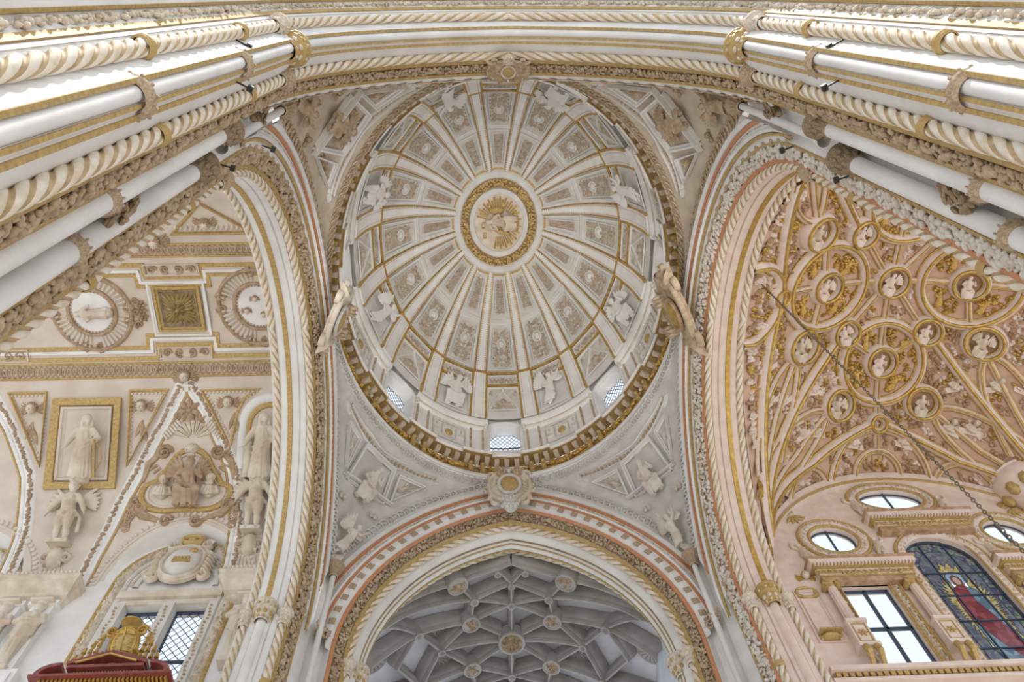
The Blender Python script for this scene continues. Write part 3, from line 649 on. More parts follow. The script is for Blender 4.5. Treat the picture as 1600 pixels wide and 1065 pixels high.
def fig_caryatid(seed=0):
    g = G(); g.box((0, 0.985, 0.06), (0.13, 0.02, 0.1)); head(g, (0, 0.9, 0.08), 0.07, 0.1 * (seed - 0.5))
    limb(g, [(0, 0.83, 0.06, 0.035), (0, 0.77, 0.07, 0.085), (0, 0.68, 0.08, 0.09), (0, 0.58, 0.07, 0.085)], 10)
    for q in (-1, 1): g.ball((q * 0.04, 0.74, 0.13), 0.042, 8, 6); limb(g, [(q * 0.1, 0.78, 0.07, 0.04), (q * 0.15, 0.67, 0.1, 0.035), (q * 0.02, 0.63, 0.18, 0.028)])
    for i in range(5): limb(g, [(-0.12, 0.62 - 0.035 * i, 0.09, 0.013), (0, 0.57 - 0.04 * i, 0.16, 0.02), (0.12, 0.62 - 0.035 * i, 0.09, 0.013)])
    limb(g, [(0, 0.56, 0.07, 0.1), (0, 0.4, 0.06, 0.085), (0, 0.06, 0.05, 0.05)], 10)
    folds(g, (0, 0.55, 0.07), (0, 0.06, 0.05), 6, 0.095, 0.05, 0.014, seed); g.box((0, 0.03, 0.05), (0.09, 0.03, 0.08))
    return g
def remesh(g, name, m, vox=0.013):
    me = g.mesh(name + '_raw', m, smooth=False); o = bpy.data.objects.new('tmp', me); COL.objects.link(o)
    md = o.modifiers.new('r', 'REMESH'); md.mode = 'VOXEL'; md.voxel_size = vox; md.use_smooth_shade = True
    sm = o.modifiers.new('s', 'SMOOTH'); sm.factor = 0.3; sm.iterations = 1
    dg = bpy.context.evaluated_depsgraph_get(); out = bpy.data.meshes.new_from_object(o.evaluated_get(dg)); out.name = name
    bpy.data.objects.remove(o); bpy.data.meshes.remove(me)
    if not out.materials: out.materials.append(m)
    return out
FIGM = {}
def figure(key, maker, m, vox=0.014):
    k = (key, m.name)
    if k not in FIGM: FIGM[k] = remesh(maker(), key, m, vox)
    return FIGM[k]
def statue(name, mesh, M, label, cat, group=None, parent=None):
    o = link_mesh(name, mesh, parent, M)
    return tag(o, label, cat, group) if not parent else tag(o, label)
# winged cherub head, three shared meshes
def cherub_meshes(m_face, m_wing):
    g = G(); head(g, (0, 0, 0.28), 0.42, 0.1, 'none'); f_ = g.mesh('face', m_face)
    g = G()
    for i in range(30):
        a = i * 2.4; t = 0.1 + 1.5 * i / 30; d = V((sin(t) * cos(a), cos(t), sin(t) * sin(a) * 0.9 - 0.1))
        if d.z > 0.35 and d.y < 0.6: continue
        g.ball(V((d.x * 0.36, d.y * 0.42, 0.26 + d.z * 0.36)), 0.12, 6, 4)
    h_ = g.mesh('hair', m_wing); w_ = []
    for q in (-1, 1):
        g = G(); wing(g, (q * 0.2, -0.1, 0.02), q, 1.0, 6, 0.75, 0.26); w_.append(g.mesh('wing', m_wing))
    return f_, h_, w_
CH = {}
def cherub(O, X, Y, N, s_, label, mf=None, mw=None, name='winged_cherub', group='winged cherub heads', parent=None, local=False):
    mf, mw = mf or IVORY, mw or BEIGET; k = (mf.name, mw.name)
    if k not in CH: CH[k] = cherub_meshes(mf, mw)
    f_, h_, w_ = CH[k]; M = place(O, X, Y, N, s_)
    o = bpy.data.objects.new(name, None); COL.objects.link(o); o.empty_display_size = 0.1
    if parent:
        o.parent = parent
        if not local: o.matrix_parent_inverse = Matrix.Translation(-parent.location)
    else: tag(o, label, 'cherub', group)
    o.matrix_basis = M
    for nme, me in (('face', f_), ('hair', h_), ('wing', w_[0]), ('wing', w_[1])): link_mesh(nme, me).parent = o
    return o

# ------------------------------------------------------------------ oval dome
DA, DB, DZ, DH = 5.55, 6.75, 28.75, 6.35
def D(th, ph, h=0.0):
    p = V((DA * cos(ph) * cos(th), DB * cos(ph) * sin(th), DZ + DH * sin(ph)))
    n = V((p.x / DA ** 2, p.y / DB ** 2, (p.z - DZ) / DH ** 2)).normalized()
    return p - n * h
dome = empty('dome', 'oval white dome with sixteen gilt-edged ribs and stuccoed panels', 'dome', (0, 0, 27))
PH0, PH1 = rad(4), rad(71)
g = G(); g.grid([[D(2 * pi * j / 96, PH0 + (pi / 2 - 0.001 - PH0) * i / 24) for j in range(96)] for i in range(25)], cv=True)
g.build('shell', DOMEW, dome)
STEP = 2 * pi / 16
RW, GW = rad(2.5), rad(0.72)          # half width of the white rib, width of the gilt edge
def dstrip(g, th0, th1, p0, p1, h0, h1, n=14):
    """raised band on the dome between two angles"""
    rows = []
    for i in range(n + 1):
        p = p0 + (p1 - p0) * i / n
        rows.append([D(th0, p, 0), D(th0, p, h0), D(th1, p, h1), D(th1, p, 0)])
    g.grid(rows); g.add([q for q in rows[0]], [(0, 1, 2, 3)]); g.add([q for q in rows[-1]], [(3, 2, 1, 0)])
def dband(g, th0, th1, p0, p1, h, n=6):
    rows = [[D(th0 + (th1 - th0) * i / n, p, q) for p, q in ((p0, 0), (p0, h), (p1, h), (p1, 0))] for i in range(n + 1)]
    g.grid(rows)
PBR = rad(28.5)                           # where the ribs break
for i in range(16):
    th = pi / 2 + STEP * (i + 0.5)
    g = G(); dstrip(g, th - RW * 1.15, th + RW * 1.15, PH0, PBR - rad(0.6), 0.09, 0.09, 6)
    dstrip(g, th - RW, th + RW, PBR + rad(0.8), PH1, 0.07, 0.07)
    rib = g.build('rib', WHITE, dome)
    for q in (-1, 1):
        g = G(); dstrip(g, th + q * RW * 1.15, th + q * (RW * 1.15 + GW * 1.3), PH0, PBR, 0.10, 0.10, 6); dstrip(g, th + q * RW, th + q * (RW + GW), PBR, PH1, 0.08, 0.08)
        g.build('gilt_edge', GOLD, rib)
    g = G(); dband(g, th - RW * 1.15, th + RW * 1.15, PBR - rad(0.55), PBR + rad(0.55), 0.10); g.build('gilt_bar', GOLD, rib)
    g = G(); rr = random.Random(i)      # beaded edge along one side of the rib
    for k in range(70):
        p = PH0 + rad(1) + (PH1 - PH0 - rad(2)) * k / 69
        for q in (-1, 1): c = D(th + q * RW * 0.78, p, 0.09); g.ball(c, 0.028, 4, 3)
    g.build('beading', DOMEO, rib, kind='stuff')
HP = STEP / 2 - RW * 1.15 - GW * 1.3       # half width of a panel
def dmap(th, p0, p1, hw_top=HP, w=1.0, hh=1.0):
    """sheet w wide (-w/2..w/2) and hh tall onto a dome panel"""
    return lambda x, y, h: D(th - x / (w / 2) * hw_top, p0 + (p1 - p0) * y / hh, h)
for i in range(16):
    th = pi / 2 + STEP * i; win = i % 2 == 0
    for lev, (p0, p1) in enumerate(((rad(23.2), rad(27.4)), (rad(29.6), rad(50.3)), (rad(51.6), rad(69.5)))):
        pm = (p0 + p1) / 2; rm = hypot(DA * cos(th), DB * sin(th)) * cos(pm); w = 2 * HP * rm * 0.98; hh = (p1 - p0) * 6.6
        T = dmap(th, p0, p1, HP, w, hh)
        g = R(); a, b = w / 2 * 0.98, hh
        g.frame([(-a, 0), (a, 0), (a, b), (-a, b)], min(0.11, w * 0.13) if lev else 0.06, 0.05)
        if lev:
            k = 0.16
            g.frame([(-a + k, k), (a - k, k), (a - k, b - k), (-a + k, b - k)], 0.04, 0.03)
        pan = g.build('panel', DOMEW, dome, T=T)
        g = R(); k = 0.2 if lev else 0.07
        g.grid([[(-a + k + (2 * a - 2 * k) * ii / 4, k + (b - 2 * k) * jj / 6, 0.012) for ii in range(5)] for jj in range(7)])
        g.build('panel_ground', DOMEG, pan, T=T)
        g = R()
        if lev == 0:
            for q in range(14):
                x = -a * 0.9 + 1.8 * a * q / 13
                g.leaf(x, b * 0.2, (0.9 if q % 2 else 2.2), b * 0.75, 0.035, 0.05)
            g.flower(0, b / 2, b * 0.4, 0.07)
        else:
            g.grotesque(2 * a - 0.42, b - 0.5, 100 + (i if lev == 1 else i + 40), 0.058 if lev == 1 else 0.042, False)
            if lev == 1: g2 = R(); g2.ring(0, (b - 0.5) * 0.6, a * 0.34, a * 0.38, 0.05, 1.2, 18); g2.dome(0, (b - 0.5) * 0.6, a * 0.27, a * 0.3, 0.13, n=14, m=4); g2.build('white_disc', DOMEW, pan, T=(lambda T_: lambda x, y, h: T_(x, y + 0.25, h + 0.012))(T))
        sh = (lambda T_: lambda x, y, h: T_(x, y + (0.25 if lev else 0), h + 0.012))(T)
        g.build('relief', DOMEO, pan, T=sh, ang=60, kind='stuff')
    for p in (rad(22.4), rad(28.4)):
        g = G(); dband(g, th - HP, th + HP, p - rad(0.55), p + rad(0.55), 0.09); g.build('gilt_bar', GOLD, dome)
    # lowest field: angels and saints, or a pointed gable above each window
    p0, p1 = (rad(9.0) if win else rad(5.5)), rad(21.6); pm = (p0 + p1) / 2
    rm = hypot(DA * cos(th), DB * sin(th)) * cos(pm); w = 2 * HP * rm * 0.98; hh = (p1 - p0) * 6.6; T = dmap(th, p0, p1, HP, w, hh); a, b = w / 2, hh
    g = R(); g.frame([(-a, 0), (a, 0), (a, b), (-a, b)], 0.10, 0.05); pan = g.build('panel', DOMEW, dome, T=T)
    g = R(); g.grid([[(-a + 0.1 + (2 * a - 0.2) * ii / 4, 0.05 + (b - 0.1) * jj / 5, 0.012) for ii in range(5)] for jj in range(6)])
    g.build('panel_ground', DOMEG if win else DOMEW, pan, T=T)
    if win:
        g = R(); g.line([(-a * 0.9, 0.0), (-a * 0.62, b * 0.35), (-a * 0.3, b * 0.65), (0, b * 0.92), (a * 0.3, b * 0.65), (a * 0.62, b * 0.35), (a * 0.9, 0.0)], 0.055, 1.3)
        g.dome(0, b * 0.93, 0.08, 0.08, 0.14); g.build('gable', DOMEW, pan, T=T)
        g = R(); g.face(0, b * 0.4, 0.17, 0.14); g.wings(0, b * 0.34, 0.5, 0.07, 0.2)
        for q in (-1, 1):
            g.spiral(q * a * 0.5, b * 0.14, 0.17, 1.4, 0, q, 0.035); g.spiral(q * a * 0.72, b * 0.75, 0.14, 1.3, 1, -q, 0.03); g.leaf(q * a * 0.75, b * 0.9, -pi / 2, 0.3, 0.05, 0.05); g.spiral(q * a * 0.25, b * 0.15, 0.12, 1.3, 2, -q, 0.03)
        g.build('relief', DOMEO, pan, T=T, ang=60, kind='stuff')
    else:
        c = D(th, p0 + rad(1), 0.02); up = (D(th, p1, 0) - c).normalized(); X = (D(th - 0.05, p0, 0) - D(th + 0.05, p0, 0)).normalized(); N = X.cross(up)
        if N.dot(-c + V((0, 0, c.z))) < 0: N = -N
        kinds = [lambda: fig_seated(3, True, True), lambda: fig_angel(5), lambda: fig_seated(9, False, True), lambda: fig_angel(8)]
        kk = (i // 2) % 4
        o = link_mesh('relief', figure('dome_figure%d' % kk, kinds[kk], DOMEW, 0.02), pan, place(c, *aim(c, N, up, 0.35), b * 0.82, 0.4))
# drum with eight windows
EA, EB = 5.78, 7.0
def E_(th, z, out=0.0): return V(((EA + out) * cos(th), (EB + out) * sin(th), z))
ZB, ZT = 26.75, 30.1
LEADS = []
for i in range(16):
    th = pi / 2 + STEP * i; win = i % 2 == 0
    if win:
        hw = rad(6.0); ar = arch_outline(hw, 1.0); zz = lambda y: 27.15 + y * 2.1
        ar = [(x, y) for x, y in [(-hw, 0), (hw, 0), (hw, 0.4)] + [(hw * cos(pi * k / 12), 0.78 + 0.22 * sin(pi * k / 12)) for k in range(13)] + [(-hw, 0.4)]]
        bx = [(-STEP / 2, -0.19), (STEP / 2, -0.19), (STEP / 2, 0.4)] + [(STEP / 2 * max(-1, min(1, 1.6 * cos(pi * k / 12))), min(1.45, 0.78 + 0.34 * min(k, 12 - k))) for k in range(13)] + [(-STEP / 2, 0.4)]
        g = G(); holed(g, [E_(th + x, zz(y)) for x, y in bx], [E_(th + x, zz(y)) for x, y in ar])
        k = len(ar); g.add([E_(th + x, zz(y)) for x, y in ar] + [E_(th + x * 0.9, zz(y), 0.55) for x, y in ar], [(j, (j + 1) % k, k + (j + 1) % k, k + j) for j in range(k)])
        seg = g.build('drum_wall', WHITE, dome, smooth=False)
        g = R(); g.line([(x * 1.08, y) for x, y in ar[2:-1]], 0.006, 1)
        me = G(); pts = [E_(th + x * 1.12, zz(y) + (0.02 if y > 0.5 else 0), -0.04) for x, y in ar[1:-1]] + [E_(th - hw * 1.12, zz(0), -0.04)]; me.tube(pts, 0.075, 6); me.build('window_moulding', WHITE, seg)
        wroot = empty('window_%d' % (i // 2 + 1), 'arched leaded window in the drum of the dome', 'window', E_(th, 27.1, 0.4), group='windows of the dome drum', kind='structure')
        g = G(); g.add([E_(th + x * 0.92, zz(y), 0.5) for x, y in ar], [tuple(range(k))]); g.build('pane', PANE if i not in (6, 8, 10) else DOMEW, wroot, smooth=False)  # near windows closed with added plaster that blocks the bright sky
        g = G(); n = 7
        for q in range(-n, n + 1):
            for dr in (-1, 1):
                seg_ = []
                for t in range(0, 25):
                    y = t / 24; x = (q / 3.2 + dr * (y - 0.5) * 2.3) * hw * 0.92
                    top = 0.78 + 0.22 * sqrt(max(0, 1 - (x / (hw * 0.92)) ** 2)) if abs(x) < hw * 0.92 else -1
                    if abs(x) < hw * 0.92 and y < top: seg_.append(E_(th + x, zz(y), 0.47))
                if len(seg_) > 1: g.tube(seg_, 0.012, 4, caps=False)
        g.build('lead_lattice', LEAD, wroot, smooth=False)
        g = G(); g.tube([E_(th - hw * 0.92, zz(0.45), 0.46), E_(th, zz(0.45), 0.46), E_(th + hw * 0.92, zz(0.45), 0.46)], 0.03, 6); g.build('bar', LEAD, wroot)
        for q in (-1, 1):   # small scrolls flanking the window head
            g = G(); c = E_(th + q * hw * 1.3, 28.95, -0.12); g.ball(c, (0.12, 0.12, 0.2), 8, 6); g.ball(c - V((0, 0, 0.25)), 0.09); g.build('scroll', WHITE2, seg)
    else:
        g = G(); n = 8; g.grid([[E_(th - STEP / 2 + STEP * k / n, z) for z in (ZB, ZT)] for k in range(n + 1)])
        seg = g.build('drum_wall', WHITE, dome)
        T = lambda x, y, h, th=th: E_(th - x / 6.3, 27.0 + y, -h)
        g = R(); g.frame([(-0.75, 0.15), (0.75, 0.15), (0.75, 1.45), (-0.75, 1.45)], 0.08, 0.05); g.frame([(-0.34, 0.4), (0.34, 0.4), (0.34, 1.2), (-0.34, 1.2)], 0.06, 0.06)
        for q in (-1, 1): g.spiral(q * 0.55, 0.8, 0.13, 1.4, 0, q, 0.03); g.leaf(q * 0.55, 1.0, pi / 2, 0.3, 0.05, 0.05)
        g.build('drum_panel', DOMEG, seg, T=T)
        g = R(); g.dome(0, 0.8, 0.18, 0.24, 0.1); g.build('gilt_boss', OCHRE, seg, T=T)
    for q in (-1, 1):
        g = G(); t0 = th + q * (STEP / 2 - rad(2.4)); g.tube([E_(t0, 26.9, -0.02), E_(t0, 28.7, -0.02)], 0.045, 6); g.build('pilaster_strip', TAN, seg)
g = G(); g.grid([[E_(2 * pi * k / 96, 30.05, 0.05), E_(2 * pi * k / 96, 29.75, 0.03), D(2 * pi * k / 96, rad(8.0), -0.03)] for k in range(96)], cu=True); g.build('closing_ring', WHITE, dome)
# moulding at the foot of the dome, broken by the windows
for i in range(16):
    th = pi / 2 + STEP * (i + 0.5); hw = STEP / 2 - 0.0
    a0 = th - STEP / 2 + (rad(7.0) if i % 2 == 0 else 0); a1 = th + STEP / 2 - (rad(7.0) if i % 2 == 1 else 0)
    prof = [(0.0, 28.62), (-0.10, 28.66), (-0.14, 28.8), (-0.22, 28.86), (-0.28, 29.0), (-0.28, 29.12), (-0.18, 29.2)]
    g = G(); g.grid([[E_(a0 + (a1 - a0) * k / 6, z, o) for o, z in prof] for k in range(7)]); g.build('springing_moulding', WHITE, dome, ang=30)
    g = G(); g.grid([[E_(a0 + (a1 - a0) * k / 6, z, o) for o, z in ((-0.11, 28.72), (-0.15, 28.72), (-0.16, 28.78), (-0.12, 28.79))] for k in range(7)]); g.build('pink_fillet', IVORY, dome)
# medallion at the crown
med = empty('dome_medallion', 'oval gilded medallion with a figure at the crown of the dome', 'medallion', (0, 0, 34.6))
MZ = DZ + DH * sin(rad(70.5)) - 0.05
def EL(s_, th, z): return V((1.93 * s_ * cos(th), 2.29 * s_ * sin(th), z))
def oring(name, prof, m, n=64, **kw):
    g = G(); g.grid([[EL(s_, 2 * pi * k / n, MZ + z) for s_, z in prof] for k in range(n)], cu=True); return g.build(name, m, med, ang=30, **kw)
oring('outer_moulding', [(1.02, 0.15), (1.02, -0.03), (0.98, -0.08), (0.93, -0.04), (0.88, -0.07), (0.85, 0.0)], DOMEW)
oring('gilt_line', [(1.06, 0.1), (1.06, -0.05), (1.02, -0.06), (1.02, 0.0)], OCHRE)
oring('wreath_ground', [(0.86, 0.0), (0.66, 0.02)], BROWN)
oring('inner_moulding', [(0.68, 0.03), (0.66, -0.07), (0.62, -0.09), (0.56, -0.05), (0.55, 0.03)], DOMEW)
oring('field', [(0.58, 0.0), (0.3, 0.03), (0.001, 0.04)], IVORY)
g = G(); rr = random.Random(4)
for k in range(420):
    t = rr.random() * 2 * pi; s_ = 0.69 + 0.15 * rr.random(); c = EL(s_, t, MZ - 0.03); a = rr.random() * pi
    u = V((cos(a), sin(a), 0)); w = V((-sin(a), cos(a), 0)); g.ell(c, (u * 0.09, w * 0.05, V((0, 0, 0.06))), 6, 4)
g.build('gilt_wreath', OCHRE, med, kind='stuff')
for k in range(8):
    t = 2 * pi * k / 8 + pi / 2; c = EL(0.76, t, MZ - 0.07); u = (c - V((0, 0, c.z))).normalized(); cherub(c, V((-u.y, u.x, 0)), u, V((0, 0, -1)), 0.13, None, IVORY, OCHRE, parent=med)
g = R()
for k in range(46):
    a = 2 * pi * k / 46; r0, r1 = 0.28, (0.52 if k % 2 else 0.47)
    if 1.9 < a < 3.4: continue
    g.line([(1.9 * r0 * cos(a), 2.25 * r0 * sin(a)), (1.9 * r1 * cos(a), 2.25 * r1 * sin(a))], [0.02, 0.045], 1)
g.build('gilt_rays', GOLD, med, T=lambda x, y, h: V((x, y, MZ - h)))
o = link_mesh('figure', figure('crown_figure', lambda: fig_seated(21, True), IVORY, 0.016), med, place((0.75, -0.05, MZ), (0, 1, 0), (-1, -0.1, 0), (0, 0, -1), 1.35))
for q, (x, y) in enumerate(((-0.62, 0.55), (-0.68, 0.1), (-0.4, -0.75), (0.2, -0.8), (0.7, -0.4))):
    cherub((x, y, MZ - 0.05), (0, 1, 0), (-1, 0, 0), (0, 0, -1), 0.14, None, IVORY, GOLD, parent=med)
g = R(); g.ring(0.1, 0.0, 0.18, 0.25, 0.05); g.leaf(-0.2, 0.3, 0.3, 0.8, 0.12, 0.1); g.leaf(0.8, 0.4, -2.2, 0.9, 0.14, 0.1); g.dome(-0.1, -0.55, 0.35, 0.2, 0.1)
g.build('gilt_drapery', OCHRE, med, T=lambda x, y, h: V((x, y, MZ - h - 0.02)))
# ------------------------------------------------------------------ ring cornice below the drum
cor = empty('ring_cornice', 'oval gilded cornice with white brackets around the foot of the dome', 'cornice', (0, 0, 25.3))
LA, LB = 5.58, 6.86
def LP(th, z, out=0.0): return V(((LA + out) * cos(th), (LB + out) * sin(th), z))
def cring(name, prof, m, n=128, parent=None, **kw):
    g = G(); g.grid([[LP(2 * pi * k / n, z, o) for o, z in prof] for k in range(n)], cu=True); return g.build(name, m, parent or cor, ang=30, **kw)
SEC = 2 * pi / 32
def csec(i): return pi / 2 + STEP / 2 * (i - 0.5), (0.07 if i % 2 == 0 else -0.05)
for i in range(32):
    a0, off = csec(i)
    prof = [(0.45, 26.80), (off, 26.80), (off - 0.02, 26.79), (off - 0.02, 26.74), (off + 0.01, 26.735), (off + 0.01, 26.66), (off + 0.035, 26.65)]
    g = G(); g.grid([[LP(a0 + SEC * k / 5, z, o) for o, z in prof] for k in range(6)])
    for e in (a0, a0 + SEC): g.add([LP(e, z, o) for o, z in prof[1:-1]] + [LP(e, 26.66, 0.1), LP(e, 26.8, 0.1)], [tuple(range(len(prof)))])
    g.build('lip', WHITE, cor, ang=25)
    g = G(); g.grid([[LP(a0 + SEC * k / 5, z, o) for o, z in [(off + 0.03, 26.65), (off + 0.06, 26.60), (off + 0.09, 26.62), (0.46, 26.58)]] for k in range(6)])
    g.build('soffit', BROWN, cor, ang=25)
g = G(); g.box((0, 0, 0), (0.09, 0.15, 0.085)); g.box((0, 0.02, -0.095), (0.075, 0.12, 0.02)); MOD = g.mesh('bracket', IVORY, smooth=False)
for i in range(96):
    th = pi / 2 + 2 * pi * i / 96; _, off = csec(int(round((th - pi / 2) / SEC)) % 32)
    t = V((-LA * sin(th), LB * cos(th), 0)).normalized(); n = V((t.y, -t.x, 0))
    link_mesh('bracket', MOD, cor, place(LP(th, 26.5, 0.25 + off * 0.6), t, n, (0, 0, 1)))
cring('bed_moulding', [(0.46, 26.59), (0.40, 26.5), (0.42, 26.42), (0.36, 26.36), (0.36, 26.32)], BROWN)
cring('frieze', [(0.40, 26.36), (0.38, 25.74)], OCHRE)
cring('white_fillet', [(0.38, 25.76), (0.30, 25.74), (0.27, 25.68), (0.28, 25.58), (0.22, 25.55), (0.20, 25.48), (0.24, 25.40), (0.18, 25.2)], WHITE)
for i in range(16):      # gilded swags, with a pair of consoles and a small face between them
    th = pi / 2 + STEP * i; g = G(); rr = random.Random(i)
    for k in range(70):
        x = rr.uniform(-1, 1); z = 26.16 - 0.16 * (1 - x * x) + rr.uniform(-0.14, 0.12) * (1.15 - abs(x)); t = th + x * rad(7.6)
        a = rr.random() * pi; tt = V((-sin(t), cos(t), 0)); nn = V((cos(t), sin(t), 0)); u = tt * cos(a) + V((0, 0, sin(a))); w = V((0, 0, cos(a))) - tt * sin(a)
        g.ell(LP(t, z, 0.30 + 0.06 * rr.random()), (u * 0.10, w * 0.05, nn * 0.07), 6, 4)
    g.build('gilt_swag', GOLD, cor, kind='stuff')
    for q in (-1, 1):
        t = th + STEP / 2 + q * rad(2.2); tt = V((-sin(t), cos(t), 0)); nn = V((cos(t), sin(t), 0)); g = G()
        g.box(LP(t, 26.05, 0.30), (0.09, 0.08, 0.26), (tt, nn, V((0, 0, 1)))); g.ball(LP(t, 26.22, 0.2), 0.09, 6, 5); g.ball(LP(t, 25.86, 0.22), 0.07, 6, 5)
        g.build('console', OCHRE, cor)
    t = th + STEP / 2; cherub(LP(t, 26.05, 0.26), V((-sin(t), cos(t), 0)), (0, 0, 1), (-cos(t), -sin(t), 0), 0.17, None, IVORY, OCHRE, parent=cor)

# ------------------------------------------------------------------ pendentives
def nb(y): return V((5.6, y, 17.15 + sqrt(max(7.1 ** 2 - y * y, 0))))
def tb(x): return V((x, 7.05, 17.2 + sqrt(7.83 ** 2 - (x + 1.467) ** 2)))
def pend(th, w):
    T_ = V((5.75 * cos(th), 7.05 * sin(th), 25.2)); tc = pi / 4; K = sin(pi / 2 * 0.85)
    if th <= tc: B = nb(6.5 * sin(th / tc * pi / 2 * 0.85) / K)
    else: B = tb(5.62 * sin((pi / 2 - th) / tc * pi / 2 * 0.85) / K)
    kk = 1 - abs(th - tc) / tc; f = max(0, (kk - 0.9) / 0.1); B = B.lerp(V((5.62, 6.78, 20.1)), f)
    L = (T_ - B).length
    return T_.lerp(B, w) + V((cos(th) * 0.8, sin(th) * 0.8, 0.6)) * (0.11 * L * 4 * w * (1 - w) * 0.6)
def PN(sx, sy):
    def f(th, w, h=0.0):
        p = pend(th, w); e = 0.01; t0 = min(max(th, 0.02), pi / 2 - 0.02); w0 = min(max(w, 0.03), 0.97)
        n = (pend(t0 + e, w0) - pend(t0 - e, w0)).cross(pend(t0, w0 + e) - pend(t0, w0 - e)).normalized()
        if n.dot(V((0, 0, 20)) - p) < 0: n = -n
        p = p + n * h; return V((p.x * sx, p.y * sy, p.z))
    return f
KX, KY = 0.11, 5.4
def curve_pts(fn, step):
    """resample a sheet curve fn(t), t in 0..1, to even steps; returns (x, y, angle)"""
    pts = [fn(i / 200) for i in range(201)]; out = []; need = 0
    for a, b in zip(pts, pts[1:]):
        L = hypot(b[0] - a[0], b[1] - a[1])
        while need <= L and L > 0:
            t = need / L; out.append((a[0] + (b[0] - a[0]) * t, a[1] + (b[1] - a[1]) * t, atan2(b[1] - a[1], b[0] - a[0]))); need += step
        need -= L
    return out
def guilloche(P3, pts, r, up):
    """overlapping coin pattern: P3 list of points, normals"""
    g = G()
    for (p, t, n) in pts:
        w = n.cross(t).normalized(); k = 9
        ring = [p + t * r * cos(2 * pi * j / k) + w * r * sin(2 * pi * j / k) + n * (0.03 + 0.03 * cos(2 * pi * j / k)) for j in range(k)]
        g.tube(ring, r * 0.26, 4, closed=True); g.ell(p + n * 0.02, (t * r * 0.35, w * r * 0.35, n * r * 0.35), 6, 4)
    return g
EVN = {(-1, 1): ('bearded', 'lower left'), (1, 1): ('robed', 'lower right'), (-1, -1): ('robed', 'upper left'), (1, -1): ('bearded', 'upper right')}
